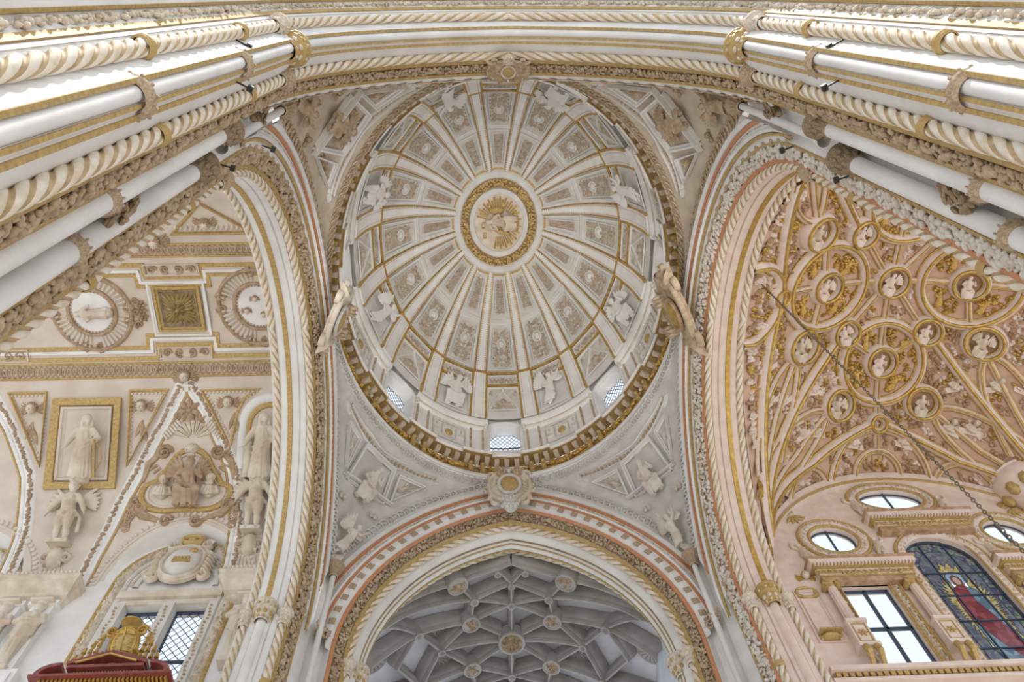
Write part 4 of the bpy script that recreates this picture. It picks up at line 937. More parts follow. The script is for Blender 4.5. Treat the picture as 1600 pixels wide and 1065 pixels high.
for si, (sx, sy) in enumerate(((-1, 1), (1, 1), (-1, -1), (1, -1))):
    nm = side(sx, sy); f = PN(sx, sy); T = lambda x, y, h, f=f: f(rad(45 + x / KX), y / KY, h)
    S_ = lambda a, w: ((a - 45) * KX, w * KY)
    carv = PALE if sy > 0 else TAN; grd = WHITE2 if sy > 0 else PENDB  # near pair in browner materials, weaker light and dirt painted in
    root = empty('pendentive', 'triangular pendentive with framed reliefs at the %s of the dome' % EVN[(sx, sy)][1], 'pendentive', (sx * 5.6, sy * 6.8, 20), group='pendentives')
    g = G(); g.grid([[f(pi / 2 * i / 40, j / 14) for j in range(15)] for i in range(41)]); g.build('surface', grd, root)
    # guilloche round the three sides
    def along(fn, step, off):
        P3 = [fn(i / 160) for i in range(161)]; out = []; need = 0
        for (a, na), (b, nb_) in zip(P3, P3[1:]):
            L = (b - a).length
            while need <= L and L > 1e-9: out.append((a.lerp(b, need / L), (b - a).normalized(), na)); need += step
            need -= L
        return out
    def nrm(th, w): return (f(th, w, 0.1) - f(th, w, 0)).normalized()
    for e0, e1, wf in ((4, 43.5, lambda th: max(0.3, 1 - 0.24 / max(0.3, (pend(th, 0) - pend(th, 1)).length))), (46.5, 86, lambda th: max(0.3, 1 - 0.24 / max(0.3, (pend(th, 0) - pend(th, 1)).length)))):
        fn = lambda t, e0=e0, e1=e1, wf=wf: (f(rad(e0 + (e1 - e0) * t), wf(rad(e0 + (e1 - e0) * t))), nrm(rad(e0 + (e1 - e0) * t), 0.8))
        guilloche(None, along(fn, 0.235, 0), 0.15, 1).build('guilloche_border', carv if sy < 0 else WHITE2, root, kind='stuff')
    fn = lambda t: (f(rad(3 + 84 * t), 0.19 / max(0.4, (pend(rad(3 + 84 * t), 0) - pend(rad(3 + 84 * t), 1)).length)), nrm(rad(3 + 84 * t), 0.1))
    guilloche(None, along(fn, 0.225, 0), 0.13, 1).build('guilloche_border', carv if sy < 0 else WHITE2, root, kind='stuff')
    # beaded cornice with scrolled ends
    g = R(); arc = lambda a, w: S_(a, w)
    top = [S_(a, 0.135 + 0.09 * max(0, abs(a - 47) - 8) / 20) for a in range(27, 68, 2)]
    g.line(top, 0.05, 1.6); g.line([(x, y + 0.36) for x, y in top], 0.055, 1.8)
    for q, (a, w) in ((1, (26.5, 0.27)), (-1, (67.5, 0.31))): g.spiral(*S_(a, w), 0.2, 1.6, pi / 2, q, 0.06, 1.3); g.dome(*S_(a, w), 0.19, 0.19, 0.05)
    g.build('scrolled_cornice', WHITE, root, T=T)
    g = R()
    for x, y, a in curve_pts(lambda t: (top[0][0] + (top[-1][0] - top[0][0]) * t, S_(0, 0.135 + 0.09 * max(0, abs(27 + 40 * t - 47) - 8) / 20)[1] + 0.19), 0.17): g.dome(x, y, 0.07, 0.1, 0.07, n=7, m=2)
    g.build('egg_row', TAN, root, T=T, kind='stuff')
    # three framed fields
    polys = (('framed_panel', [(35.6, 0.62), (55.8, 0.58), (52.5, 0.215), (38.5, 0.215)], 0.15), ('framed_triangle', [(34.0, 0.60), (35.8, 0.26), (27.8, 0.35)], 0.10), ('framed_triangle', [(57.5, 0.57), (66, 0.385), (54.5, 0.25)], 0.10))
    for pi_, (nme, pl, w) in enumerate(polys):
        pts = [S_(a, b) for a, b in pl]
        if sum((pts[i][0] * pts[(i + 1) % len(pts)][1] - pts[(i + 1) % len(pts)][0] * pts[i][1]) for i in range(len(pts))) < 0: pts = pts[::-1]
        g = R(); g.frame(pts, w, 0.14); fr = g.build(nme, WHITE, root, T=T, ang=30)
        g = R(); g.frame([((x * 0.9 + sum(p[0] for p in pts) / len(pts) * 0.1), (y * 0.9 + sum(p[1] for p in pts) / len(pts) * 0.1)) for x, y in pts], 0.05, 0.06); g.build('gilt_fillet', OCHRE, fr, T=T)
        cx, cy = sum(p[0] for p in pts) / len(pts), sum(p[1] for p in pts) / len(pts)
        if pi_:
            g = R(); r0 = random.Random(pi_ + si * 3); g.face(cx, cy, 0.22, 0.16)
            for k in range(6): a = r0.random() * 6.28; g.leaf(cx + 0.15 * cos(a), cy + 0.15 * sin(a), a, 0.38, 0.07, 0.09)
            g.spiral(cx + 0.1, cy + 0.32, 0.14, 1.3, 1, 1, 0.04)
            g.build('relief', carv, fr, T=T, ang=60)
    th0 = rad(45.5); up = (f(th0, 0.3) - f(th0, 0.55)).normalized(); N = nrm(th0, 0.45); X = up.cross(N)
    me = figure('evangelist%d' % si, [lambda: fig_seated(31, True), lambda: fig_seated(34, True), lambda: fig_seated(37, False, True), lambda: fig_seated(40, True, True)][si], carv, 0.016)
    statue('evangelist_relief', me, place(f(th0, 0.50 if sy > 0 else 0.47, 0.03), *aim(f(th0, 0.4), N, up, 0.5 if sy > 0 else 0.2), 1.3, 0.55), 'seated %s figure in relief in the pendentive panel, %s corner' % (EVN[(sx, sy)][0], nm), 'relief', 'pendentive reliefs')
    # shelf and flying angel
    g = R(); g.slab([S_(33.5, 0.66), S_(59.5, 0.64), S_(59.2, 0.615), S_(34.0, 0.63)][::-1], 0.18); g.build('shelf', WHITE, root, T=T, smooth=False)
    me = figure('pendentive_angel%d' % (si % 2), [lambda: fig_angel(50), lambda: fig_angel(57)][si % 2], carv, 0.016)
    N2 = nrm(rad(46), 0.75); up2 = (f(rad(46), 0.6) - f(rad(46), 0.85)).normalized(); X2 = up2.cross(N2)
    statue('angel_statue', me, place(f(rad(46), 0.9, 0.05), *aim(f(rad(46), 0.8), N2, up2, 0.5 if sy > 0 else 0.2), 1.2, 0.7), 'carved angel with raised arm below the shelf of the pendentive, %s corner' % nm, 'statue', 'pendentive angels')
    g = R(); c = S_(46, 0.92); g.dome(c[0], c[1], 0.24, 0.16, 0.3); g.spiral(c[0] - 0.2, c[1], 0.14, 1.3, 0, 1, 0.05); g.spiral(c[0] + 0.2, c[1], 0.14, 1.3, 0, -1, 0.05); g.build('pedestal', carv, root, T=T)
    for a, w in ((38, 0.71), (55, 0.715)):
        c = f(rad(a), w, 0.05); cherub(c, X2, up2, N2, 0.22, None, carv, carv, parent=root)

# ------------------------------------------------------------------ cartouches on the crowns of the arches
def cartouche(O, X, Y, N, s_, label, mf, mo, ms, wide=1.0, mask=True):
    T = onto((0, 0, 0), (1, 0, 0), (0, 1, 0), (0, 0, 1)); M = place(O, X, Y, N, s_)
    root = bpy.data.objects.new('cartouche', None); COL.objects.link(root); root.matrix_basis = M; root.empty_display_size = 0.1; tag(root, label, 'cartouche', 'cartouches on the arch crowns')
    def kid(g, name, m, **kw):
        o = g.build(name, m, ang=60, **kw); o.parent = root; return o
    g = R(); n = 28
    g.slab([(0.78 * wide * cos(2 * pi * i / n), 0.82 * sin(2 * pi * i / n)) for i in range(n)], 0.16)
    g.ring(0, 0, 0.78 * wide, 0.82, 0.09, 1.4, 32, 0.1)
    for q in (-1, 1):
        g.spiral(q * 0.62 * wide, 0.62, 0.22, 1.5, 0, q, 0.08, 2.2); g.spiral(q * 0.5 * wide, -0.72, 0.2, 1.5, 2, -q, 0.08, 2.2); g.spiral(q * 0.86 * wide, -0.1, 0.17, 1.4, 1, q, 0.07, 2.2)
        for k in range(5): g.leaf(q * 0.42 * wide, 0.35 - 0.2 * k, (-0.9 if q > 0 else pi + 0.9) + q * 0.12 * k, 0.5 * wide, 0.07, 0.26)
    kid(g, 'strapwork', mf)
    g = R(); g.ring(0, 0, 0.40, 0.48, 0.07, 1.2, 28, 0.2); kid(g, 'oval_frame', ms)
    g = R(); g.dome(0, 0, 0.37, 0.45, 0.18, n=24, m=5, z0=0.16); kid(g, 'oval_boss', mo)
    g = R(); g.dome(-0.3 * wide, 0.58, 0.17, 0.17, 0.34, z0=0.1); g.dome(0.3 * wide, 0.58, 0.17, 0.17, 0.34, z0=0.1)
    for q in (-1, 1):
        for k in range(7): g.dome(q * 0.3 * wide + 0.12 * cos(k), 0.58 + 0.12 * sin(k), 0.07, 0.07, 0.4, n=6, m=2, z0=0.1)
    kid(g, 'fruit', TAN, kind='stuff')
    c = cherub((0, 0.66, 0.16), (1, 0, 0), (0, 1, 0), (0, 0, 1), 0.25, None, ms, mf, parent=root, local=True)
    if mask:
        g = G(); head(g, (0, -1.12, 0.3), 0.36, 0.0, 'curls', True); kid(g, 'mask', ms)
    return root
cartouche((0, 6.62, 24.05), (1, 0, 0), (0, 0.55, 0.83), (0, -0.83, -0.55), 0.92, 'cartouche with gilt oval and bearded mask on the far arch crown', IVORY, OCHRE, WHITE2)
cartouche((-5.48, 0.1, 23.9), (0, 1, 0), (-0.38, 0, 0.92), (0.92, 0, -0.38), 1.1, 'pale cartouche with brown oval on the crown of the left nave arch', IVORY, OCHRE, WHITE2, 1.2, False)
cartouche((5.5, 0.1, 23.9), (0, -1, 0), (0.38, 0, 0.92), (-0.92, 0, -0.38), 1.25, 'gilded cartouche with yellow oval on the crown of the right nave arch', TAN, GOLD, PINKT, 1.4, False)
cartouche((0, -7.3, 23.22), (1, 0, 0), (0, 0.74, 0.67), (0, 0.67, -0.74), 0.46, 'winged mask keystone at the middle of the near arch', TAN, OCHRE, IVORY, 1.6)
# ------------------------------------------------------------------ left: stuccoed barrel vault of the nave
BR_, BZ_ = 6.4, 18.2
def C(x, y, h=0.0):
    a = y / BR_; return V((x, (BR_ - h) * sin(a), BZ_ + (BR_ - h) * cos(a)))
def CN(y): a = y / BR_; return V((0, -sin(a), -cos(a)))
def CU(y): a = y / BR_; return V((0, -cos(a), sin(a)))      # towards the crown on the far side
DG = BR_ * pi / 180                                            # metres per degree
LC = (-9.9, -16.2)                                            # window bays
def zb(x):
    for c in LC:
        if abs(x - c) < 2.0: return 19.15 + sqrt(2.0 ** 2 - (x - c) ** 2)
    return 18.75
bar = empty('barrel_vault', 'cream barrel vault with gilt stuccoed fields over the left arm', 'vault', (-12, 0, 18))
xs = sorted(set([-18 + 0.15 * i for i in range(72)] + [c + s_ * 2.0 for c in LC for s_ in (-1, 1)] + [c + s_ * 1.97 for c in LC for s_ in (-1, 1)]))
rows = []
for x in xs:
    ae = acos(max(-1, min(1, (zb(x) - BZ_) / BR_))); a0 = rad(-48)
    rows.append([C(x, BR_ * (a0 + (ae - a0) * j / 26)) for j in range(27)])
g = G(); g.grid(rows); g.build('surface', BEIGE, bar)
for c in LC:      # white reveals of the window arches
    pts = [(c - 2.0 * cos(pi * k / 24), 19.15 + 2.0 * sin(pi * k / 24)) for k in range(25)]
    g = G(); g.grid([[V((x, BR_ * sin(acos((z - BZ_) / BR_)), z)), V((c + (x - c) * 0.93, 6.3, 19.15 + (z - 19.15) * 0.95))] for x, z in pts]); g.build('window_reveal', WHITE, bar)
def sheet(g, name, m, parent=bar, **kw): return g.build(name, m, parent, T=C, **kw)
def pol(l): return [(x, a * DG) for x, a in l]
for sg in (1, -1):
    # long guilloche bands
    a0 = 17.6 * sg if sg > 0 else -18.9
    g = R(); g.line(pol([(-18, a0 - 2.0), (-7.4, a0 - 2.0)]), 0.04, 1.2); g.line(pol([(-18, a0 + 2.0), (-7.4, a0 + 2.0)]), 0.04, 1.2); sheet(g, 'gilt_fillet', OCHRE)
    g = R(); x = -17.9
    while x < -7.45: g.ring(x, a0 * DG, 0.09, 0.15, 0.04, 1.2, 8); g.dome(x, a0 * DG, 0.03, 0.08, 0.05, n=6, m=2); x += 0.17
    sheet(g, 'guilloche_band', BEIGET, kind='stuff')
    # stepped gilt lines of the crown field
    for name, m, w, L in (('gilt_line', OCHRE, 0.06, [(-18, 11), (-11.55, 11), (-11.55, 7.4), (-9.35, 7.4), (-9.35, 10.9), (-7.4, 10.9)]), ('gilt_line', OCHRE, 0.07, [(-18, 14.2), (-11.25, 14.2), (-11.25, 10.3), (-9.55, 10.3), (-9.55, 13.9), (-7.4, 13.9)]), ('white_line', WHITE, 0.05, [(-18, 12.2), (-11.45, 12.2), (-11.45, 8.6), (-9.43, 8.6), (-9.43, 12.0), (-7.4, 12.0)])):
        g = R()
        for (xa, aa), (xb, ab) in zip(L, L[1:]): g.slab([(min(xa, xb) - w, min(aa * sg, ab * sg) * DG - w), (max(xa, xb) + w, min(aa * sg, ab * sg) * DG - w), (max(xa, xb) + w, max(aa * sg, ab * sg) * DG + w), (min(xa, xb) - w, max(aa * sg, ab * sg) * DG + w)], 0.035)
        sheet(g, name, m, smooth=False)
    # scroll panels beside the rosette
    for xc in (-10.4, -16.2):
        g = R(); y = 12.7 * sg * DG; g.frame([(xc - 0.85, y - 0.2), (xc + 0.85, y - 0.2), (xc + 0.85, y + 0.2), (xc - 0.85, y + 0.2)], 0.05, 0.08); pn = sheet(g, 'scroll_panel', BEIGE)
        g = R()
        for k in range(4): g.spiral(xc - 0.6 + 0.4 * k, y, 0.15, 1.4, k, 1 if k % 2 else -1, 0.045, 1.6)
        sheet(g, 'scrolls', BEIGET, pn)
# rosette coffer
ros = empty('rosette_coffer', 'square coffer with a gilded acanthus rosette on the left vault', 'rosette', (-10.4, 0, 24.5))
g = R(); q = [(-11.3, -1.0), (-9.5, -1.0), (-9.5, 0.86), (-11.3, 0.86)]; g.frame(q, 0.12, 0.05); sheet(g, 'outer_frame', WHITE, ros)
g = R(); q = [(-11.12, -0.84), (-9.68, -0.84), (-9.68, 0.7), (-11.12, 0.7)]; g.frame(q, 0.14, 0.10); sheet(g, 'gilt_frame', OCHRE, ros)
g = R(); q = [(-10.98, -0.7), (-9.82, -0.7), (-9.82, 0.56), (-10.98, 0.56)]; g.frame(q, 0.06, 0.08); g.slab(q, 0.012); sheet(g, 'coffer_ground', DKTAN, ros)
g = R(); c = (-10.4, -0.07)
for k in range(4):
    a = pi / 4 + k * pi / 2
    for d in (-0.42, -0.2, 0, 0.2, 0.42): g.leaf(c[0], c[1], a + d, 0.74 * (1 - 0.5 * abs(d)), 0.085, 0.18)
    g.leaf(c[0], c[1], k * pi / 2, 0.5, 0.12, 0.2)
for k in range(8): g.leaf(c[0], c[1], k * pi / 4 + 0.2, 0.3, 0.07, 0.3)
g.dome(c[0], c[1], 0.12, 0.12, 0.36); sheet(g, 'acanthus_rosette', OLDG, ros)
# fluted oval cartouches on either side
def oval_cart(xc, yc, label, fig):
    root = empty('oval_cartouche', label, 'cartouche', C(xc, yc))
    g = R(); n = 46
    for k in range(n):
        a = 2 * pi * k / n
        if k % 12 in (0, 11): continue
        g.line([(xc + 0.82 * cos(a), yc + 0.86 * sin(a)), (xc + 1.0 * cos(a), yc + 1.05 * sin(a)), (xc + 1.16 * cos(a), yc + 1.2 * sin(a))], [0.03, 0.05, 0.06], 1.6)
    sheet(g, 'flutes', BEIGE, root, kind='stuff')
    g = R(); g.ring(xc, yc, 1.22, 1.27, 0.07, 1.6, 40)
    for k in range(4):
        a = k * pi / 2 + 0.1
        for q in (-1, 1): g.spiral(xc + 1.14 * cos(a + q * 0.17), yc + 1.18 * sin(a + q * 0.17), 0.17, 1.5, a, q, 0.055, 2)
    sheet(g, 'strapwork', BEIGET, root, kind='stuff')
    g = R(); g.ring(xc, yc, 0.74, 0.78, 0.06, 1.5, 36)
    for k in range(40): a = 2 * pi * k / 40; g.dome(xc + 0.66 * cos(a), yc + 0.70 * sin(a), 0.035, 0.035, 0.05, n=5, m=2)
    sheet(g, 'beaded_rim', BEIGET, root)
    g = R(); g.slab([(xc + 0.62 * cos(2 * pi * k / 28), yc + 0.66 * sin(2 * pi * k / 28)) for k in range(28)], 0.01); sheet(g, 'field', WHITE, root)
    return root
oc = oval_cart(-13.15, 0.0, 'fluted oval cartouche with a standing figure on the left vault', 1)
o = link_mesh('figure', figure('oval_figure', lambda: fig_saint(3), IVORY, 0.016), oc, None); o.matrix_basis = place(C(-12.62, 0.05, 0.0), (0, 1, 0), (-1, 0, 0), (0, 0, -1), 1.12)
oc2 = oval_cart(-7.95, -0.1, 'fluted oval cartouche with cherubs half hidden behind the left nave arch', 2)
for q, (x, y) in enumerate(((-8.0, -0.35), (-7.8, 0.2), (-8.3, 0.05))): cherub(C(x, y, 0.02), (1, 0, 0), (0, -1, 0), (0, 0, -1), 0.24, None, IVORY, BEIGET, parent=oc2)
g = R()
for k in range(3): g.flower(-11.6, -0.2 + 0.2 * k, 0.2, 0.12, 6, k); g.spiral(-11.75, -0.35 + 0.4 * k, 0.14, 1.4, k, 1, 0.05, 2)
sheet(g, 'leaf_spray', BEIGET, oc)
# lunette groins: strings of leaf blocks with white and gilt edges
def groin(pts, seed, mirror=False):
    L = pol(pts); fn = lambda t: (lambda k: (L[k][0] + (L[k + 1][0] - L[k][0]) * (t * (len(L) - 1) - k), L[k][1] + (L[k + 1][1] - L[k][1]) * (t * (len(L) - 1) - k)))(min(len(L) - 2, int(t * (len(L) - 1))))
    g = R(); cp = curve_pts(fn, 0.1); s_ = 1 if mirror else -1
    for off, w in ((0.0, 0.15),):
        g.line([(x, y) for x, y, a in cp], 0.16, 0.35)
    gr = sheet(g, 'groin', WHITE, bar)
    g = R(); g.line([(x + s_ * 0.32 * sin(a), y - s_ * 0.32 * cos(a)) for x, y, a in cp], 0.04, 1.2); sheet(g, 'gilt_edge', OCHRE, gr)
    g = R(); g.line([(x + s_ * 0.22 * sin(a), y - s_ * 0.22 * cos(a)) for x, y, a in cp], 0.07, 0.7); sheet(g, 'white_edge', WHITE, gr)
    for x, y, a in curve_pts(fn, 0.235):
        g = R(); r = random.Random(int((x + y) * 1000))
        for k in range(4): g.dome(x + 0.06 * cos(a) * (k - 1.5) + r.uniform(-0.04, 0.04), y + 0.06 * sin(a) * (k - 1.5) + r.uniform(-0.04, 0.04), 0.085, 0.055, 0.12, a + r.uniform(0.5, 2), n=7, m=2)
        sheet(g, 'leaf_block', BEIGET, gr)
GL = [(-0.1, 20.6), (-1.05, 38), (-1.75, 55), (-2.1, 72), (-2.15, 82)]; GR = [(0.1, 20.6), (0.95, 33), (1.72, 47), (2.1, 64), (2.2, 80)]
groin([(-10.45 + x, a) for x, a in GL], 1, True); groin([(-10.45 + x, a) for x, a in GR], 2)
groin([(-16.85 + x, a) for x, a in GR], 3)
# egg and dart border of the window arch
for c in LC[:1] + LC[1:]:
    g = R(); fn = lambda t: (c - 2.16 * cos(pi * t), BR_ * acos(max(-1, min(1, (19.15 + 2.16 * sin(pi * t) - BZ_) / BR_))))
    cp = curve_pts(fn, 0.17); g.line([(x, y) for x, y, a in cp], 0.05, 1)
    for x, y, a in cp: g.dome(x + 0.12 * sin(a), y - 0.12 * cos(a), 0.07, 0.1, 0.07, a, n=7, m=2)
    sheet(g, 'egg_and_dart', BEIGE, bar, kind='stuff')
# framed saint
fr = empty('framed_relief', 'gilt-framed panel between the lunettes of the left vault', 'relief', C(-13.5, 44 * DG))
q = pol([(-14.62, 51.5), (-12.42, 51.8), (-12.5, 25.4), (-14.66, 25.2)])[::-1]
q = [q[0], q[3], q[2], q[1]]
q = pol([(-14.66, 25.2), (-12.5, 25.4), (-12.42, 51.8), (-14.62, 51.5)])
g = R(); g.frame(q, 0.26, 0.09, [(0, 0), (0, 1), (0.85, 1), (1, 0.4), (1, 0)]); sheet(g, 'gilt_frame', OCHRE, fr)
g = R(); q2 = [(x + (0.28 if x < -13.5 else -0.28), y + (0.28 if y < 40 * DG else -0.28)) for x, y in q]; g.frame(q2, 0.16, 0.11); sheet(g, 'beaded_frame', BEIGE, fr)
g = R(); g.slab(q2, 0.012); sheet(g, 'field', BEIGE, fr)
y0 = 48.6 * DG; statue('saint_relief', figure('saint', lambda: fig_saint(1), IVORY, 0.012), place(C(-13.5, y0, 0.06), *aim(C(-13.5, 39 * DG), CN(39 * DG), CU(39 * DG), 0.55), 2.05, 0.75), 'robed standing saint with staff in relief in the gilt frame', 'relief')
so = bpy.data.objects[-1] if False else None
g = G(); M0 = place(C(-13.5, y0, 0.06), *aim(C(-13.5, 39 * DG), CN(39 * DG), CU(39 * DG), 0.55), 2.05, 0.75); st_ = [M0 @ V((0.19, 0.02, 0.2)), M0 @ V((0.15, 0.6, 0.2))]; g.tube(st_, 0.04, 8)
g.tube([M0 @ V((0.15 + 0.12 * sin(t / 8 * pi), 0.6 - 0.55 * t / 8, 0.18)) for t in range(9)], 0.025, 6); g.build('gilt_staff', OCHRE, fr)
# niche with a standing figure behind the arch
ni = empty('niche', 'gilt arched niche half hidden behind the left nave arch', 'niche', C(-7.75, 48 * DG))
g = R(); n = 14; pts = [(-8.62, 47 * DG)] + [(-7.75 - 0.87 * cos(pi * k / n), 34 * DG - 0.85 * sin(pi * k / n)) for k in range(n + 1)] + [(-6.9, 47 * DG)]
g.line(pts, 0.15, 0.5); sheet(g, 'white_band', WHITE, ni)
g = R(); g.line([(-7.75 + (x + 7.75) * 0.8, 47 * DG - (47 * DG - y) * 0.9) for x, y in pts], 0.09, 0.8); sheet(g, 'gilt_band', OCHRE, ni)
statue('niche_statue', figure('niche_saint', lambda: fig_saint(8), IVORY, 0.012), place(C(-7.9, 50 * DG, 0.1), *aim(C(-7.9, 40 * DG), CN(40 * DG), CU(40 * DG), 0.5), 2.1), 'standing draped figure leaning on a column in the gilt niche', 'statue')
g = G(); g.lathe([(0.19, 0), (0.19, 0.1), (0.16, 0.12), (0.15, 1.2), (0.18, 1.22), (0.18, 1.3), (0, 1.3)], n=14)
o = g.build('column_stump', IVORY, ni); Mc = place(C(-8.35, 50 * DG, 0.12), (1, 0, 0), CU(44 * DG), CN(44 * DG)); o.matrix_basis = Mc @ Matrix.Rotation(-pi / 2, 4, 'X'); o.matrix_parent_inverse = Matrix.Translation(-ni.location)
for x, a, lab in ((-13.55, 68.5, 'nude winged boy standing on a bracket below the framed saint'), (-7.95, 66, 'nude winged boy on the bracket below the gilt niche')):
    statue('putto_statue', figure('putto', lambda: fig_putto(1), IVORY, 0.012), place(C(x, a * DG, 0.1), (1, 0, 0), (CU((a - 10) * DG) + V((0, 0, 0.3))).normalized(), CN((a - 16) * DG), 2.0), lab, 'statue', 'putti below the left vault')
    g = R(); y = (a + 4) * DG
    for q in (-1, 1): g.spiral(x + q * 0.28, y, 0.22, 1.6, pi / 2, q, 0.07, 2.4)
    g.dome(x, y, 0.25, 0.4, 0.3); g.slab([(x - 0.3, y - 0.5), (x + 0.3, y - 0.5), (x + 0.3, y - 0.38), (x - 0.3, y - 0.38)], 0.4)
    for q in range(5): g.line([(x - 0.24 + 0.12 * q, y + 0.35), (x - 0.2 + 0.1 * q, y + 1.1)], 0.045, 1)
    sheet(g, 'scroll_bracket', IVORY, bar)
# triangular fields with cherubs
TR = (('left of the framed saint', [(-16.1, 23.2), (-14.85, 23.2), (-14.9, 45)], (-15.3, 28)), ('between the framed saint and the lunette', [(-12.25, 23.2), (-11.0, 23.2), (-12.2, 45.5)], (-11.85, 28)), ('beside the niche', [(-10.0, 23.6), (-8.05, 23.6), (-8.55, 26.5), (-8.8, 31), (-8.98, 41)], (-9.1, 27.5)))
for lab, pl, (cx, ca) in TR:
    t = empty('triangular_field', 'gilt-edged triangular field %s' % lab, 'panel', C(cx, ca * DG), group='triangular fields of the left vault')
    q = pol(pl); nq = len(q); ar = sum(q[i][0] * q[(i + 1) % nq][1] - q[(i + 1) % nq][0] * q[i][1] for i in range(nq)); q = q if ar > 0 else q[::-1]
    g = R(); g.frame(q, 0.09, 0.06); sheet(g, 'gilt_frame', OCHRE, t)
    ce = (sum(p[0] for p in q) / nq, sum(p[1] for p in q) / nq); q3 = [(x * 0.84 + ce[0] * 0.16, y * 0.84 + ce[1] * 0.16) for x, y in q]
    g = R(); 
    for k in range(nq):
        a_, b_ = q3[k], q3[(k + 1) % nq]; L = hypot(b_[0] - a_[0], b_[1] - a_[1]); n = int(L / 0.12)
        for j in range(n): g.dome(a_[0] + (b_[0] - a_[0]) * j / n, a_[1] + (b_[1] - a_[1]) * j / n, 0.055, 0.055, 0.06, n=6, m=2)
    sheet(g, 'bead_border', BEIGE, t, kind='stuff')
    cherub(C(cx, ca * DG, 0.02), (1, 0, 0), CU(ca * DG), CN(ca * DG), 0.42, 'winged cherub head in the triangular field %s' % lab, IVORY, BEIGET)
    g = R()
    for k in range(3): g.leaf(ce[0], ce[1] + 0.35 - 0.1 * k, pi / 2 + 0.35 * (k - 1), 0.6, 0.08, 0.08)
    sheet(g, 'leaf_drop', BEIGET, t)
cherub(C(-10.45, 19.6 * DG, 0.06), (1, 0, 0), CU(19 * DG), CN(19 * DG), 0.42, 'winged cherub head at the point of the lunette', IVORY, BEIGET)
cherub(C(-10.6, -22.5 * DG, 0.06), (1, 0, 0), CU(-22 * DG), CN(-22 * DG), 0.42, 'winged cherub head beside the white band by the near pier', IVORY, BEIGET)
cherub(C(-8.95, -28.5 * DG, 0.04), (1, 0, 0), CU(-28 * DG), CN(-28 * DG), 0.36, 'winged cherub head in the topmost triangular field', IVORY, BEIGET)
g = R(); g.frame(pol([(-10.1, -24.2), (-7.6, -24.2), (-8.9, -36)])[::-1], 0.1, 0.06); sheet(g, 'gilt_frame', OCHRE)
for k in range(22):
    pass
g = R()
for k in range(16): g.leaf(-9.9 + 0.15 * k, -25.5 * DG, -1.2, 0.25, 0.06, 0.08)
sheet(g, 'leaf_border', BEIGE, bar, kind='stuff')
# cartouche in the lunette
lc = empty('lunette_cartouche', 'trefoil gilt cartouche with shell and skull in the lunette', 'cartouche', C(-10.2, 50 * DG))
xc, yc = -10.2, 51 * DG
tre = []
for k in range(49):
    a = 2 * pi * k / 48; r_ = 1 + 0.16 * cos(3 * (a - pi / 2 - pi / 3)) ; tre.append((xc + 1.22 * r_ * cos(a) * (1.05 if sin(a) > 0 else 0.85), yc + 0.98 * r_ * sin(a)))
g = R(); g.line(tre[:-1], 0.10, 1.0, True); sheet(g, 'gilt_frame', OCHRE, lc)
g = R(); g.line([(xc + (x - xc) * 0.87, yc + (y - yc) * 0.87) for x, y in tre[:-1]], 0.05, 1.2, True); sheet(g, 'inner_rim', BEIGE, lc)
g = R(); g.slab([(xc + (x - xc) * 0.85, yc + (y - yc) * 0.85) for x, y in tre[:-1]], 0.01); sheet(g, 'field', BEIGE, lc)
g = R()
for q in (-1, 1):
    for k in range(9):
        a = pi / 2 - 0.1 + 0.13 * k; a = a if q > 0 else pi - a
        g.line([(xc + 1.28 * cos(-a + pi) * 1, yc - 0.3 + 1.05 * -sin(a) * -0.9 - 0.9), (xc + 1.55 * cos(-a + pi), yc - 0.3 + 1.3 * sin(a) * 0.9 - 0.9)], 0.05, 1.2)
    g.spiral(xc + q * 0.85, yc - 1.05, 0.24, 1.6, 0, q, 0.08, 1.8); g.spiral(xc + q * 1.35, yc + 0.75, 0.22, 1.5, 0, -q, 0.08, 1.8); g.spiral(xc + q * 0.45, yc + 1.2, 0.2, 1.5, 0, q, 0.07, 1.8)
    g.line([(xc + q * 1.5, yc + 0.65), (xc + q * 1.2, yc + 1.0), (xc + q * 0.6, yc + 1.2)], [0.12, 0.15, 0.06], 0.9)
    g.line([(xc + q * 1.42, yc - 0.1), (xc + q * 1.3, yc - 0.7), (xc + q * 0.9, yc - 1.1)], [0.06, 0.13, 0.08], 0.9)
sheet(g, 'strapwork', BEIGET, lc, kind='stuff')
g = R(); ys = 37 * DG; g.shell(xc, ys + 0.1, 0.62, pi + 0.25, 2 * pi - 0.25, 9, 0.16, 0.25); sheet(g, 'shell', IVORY, lc)
g = R(); g.dome(xc, ys + 0.42, 0.24, 0.2, 0.22, n=12, m=4); g.dome(xc, ys + 0.62, 0.15, 0.1, 0.18); g.build('skull', IVORY, lc, T=C)
g = R()
for q in (-1, 1): g.dome(xc + q * 0.09, ys + 0.46, 0.055, 0.06, 0.225, n=8, m=2)
sheet(g, 'skull_sockets', DKTAN, lc)
g = R(); yf = 29.5 * DG; g.flower(xc - 0.15, yf, 0.42, 0.12, 7, 0.3); g.leaf(xc - 0.15, yf + 0.1, pi / 2, 0.5, 0.12, 0.1)
for q in (-1, 1): g.spiral(xc - 0.15 + q * 0.35, yf + 0.2, 0.16, 1.3, 0, q, 0.05, 1.5)
sheet(g, 'fleuron', BEIGET, lc)
g = R()
for q in (-1, 1):
    for k in range(7): g.slab([(xc + q * (0.34 + 0.07 * k), ys - 0.35 + 0.07 * k), (xc + q * (0.40 + 0.07 * k), ys - 0.31 + 0.07 * k), (xc + q * (0.56 + 0.07 * k), ys - 0.5 + 0.07 * k), (xc + q * (0.5 + 0.07 * k), ys - 0.55 + 0.07 * k)], 0.08)
sheet(g, 'ribbed_scroll', BEIGE, lc, kind='stuff')
g = R(); rr = random.Random(8)
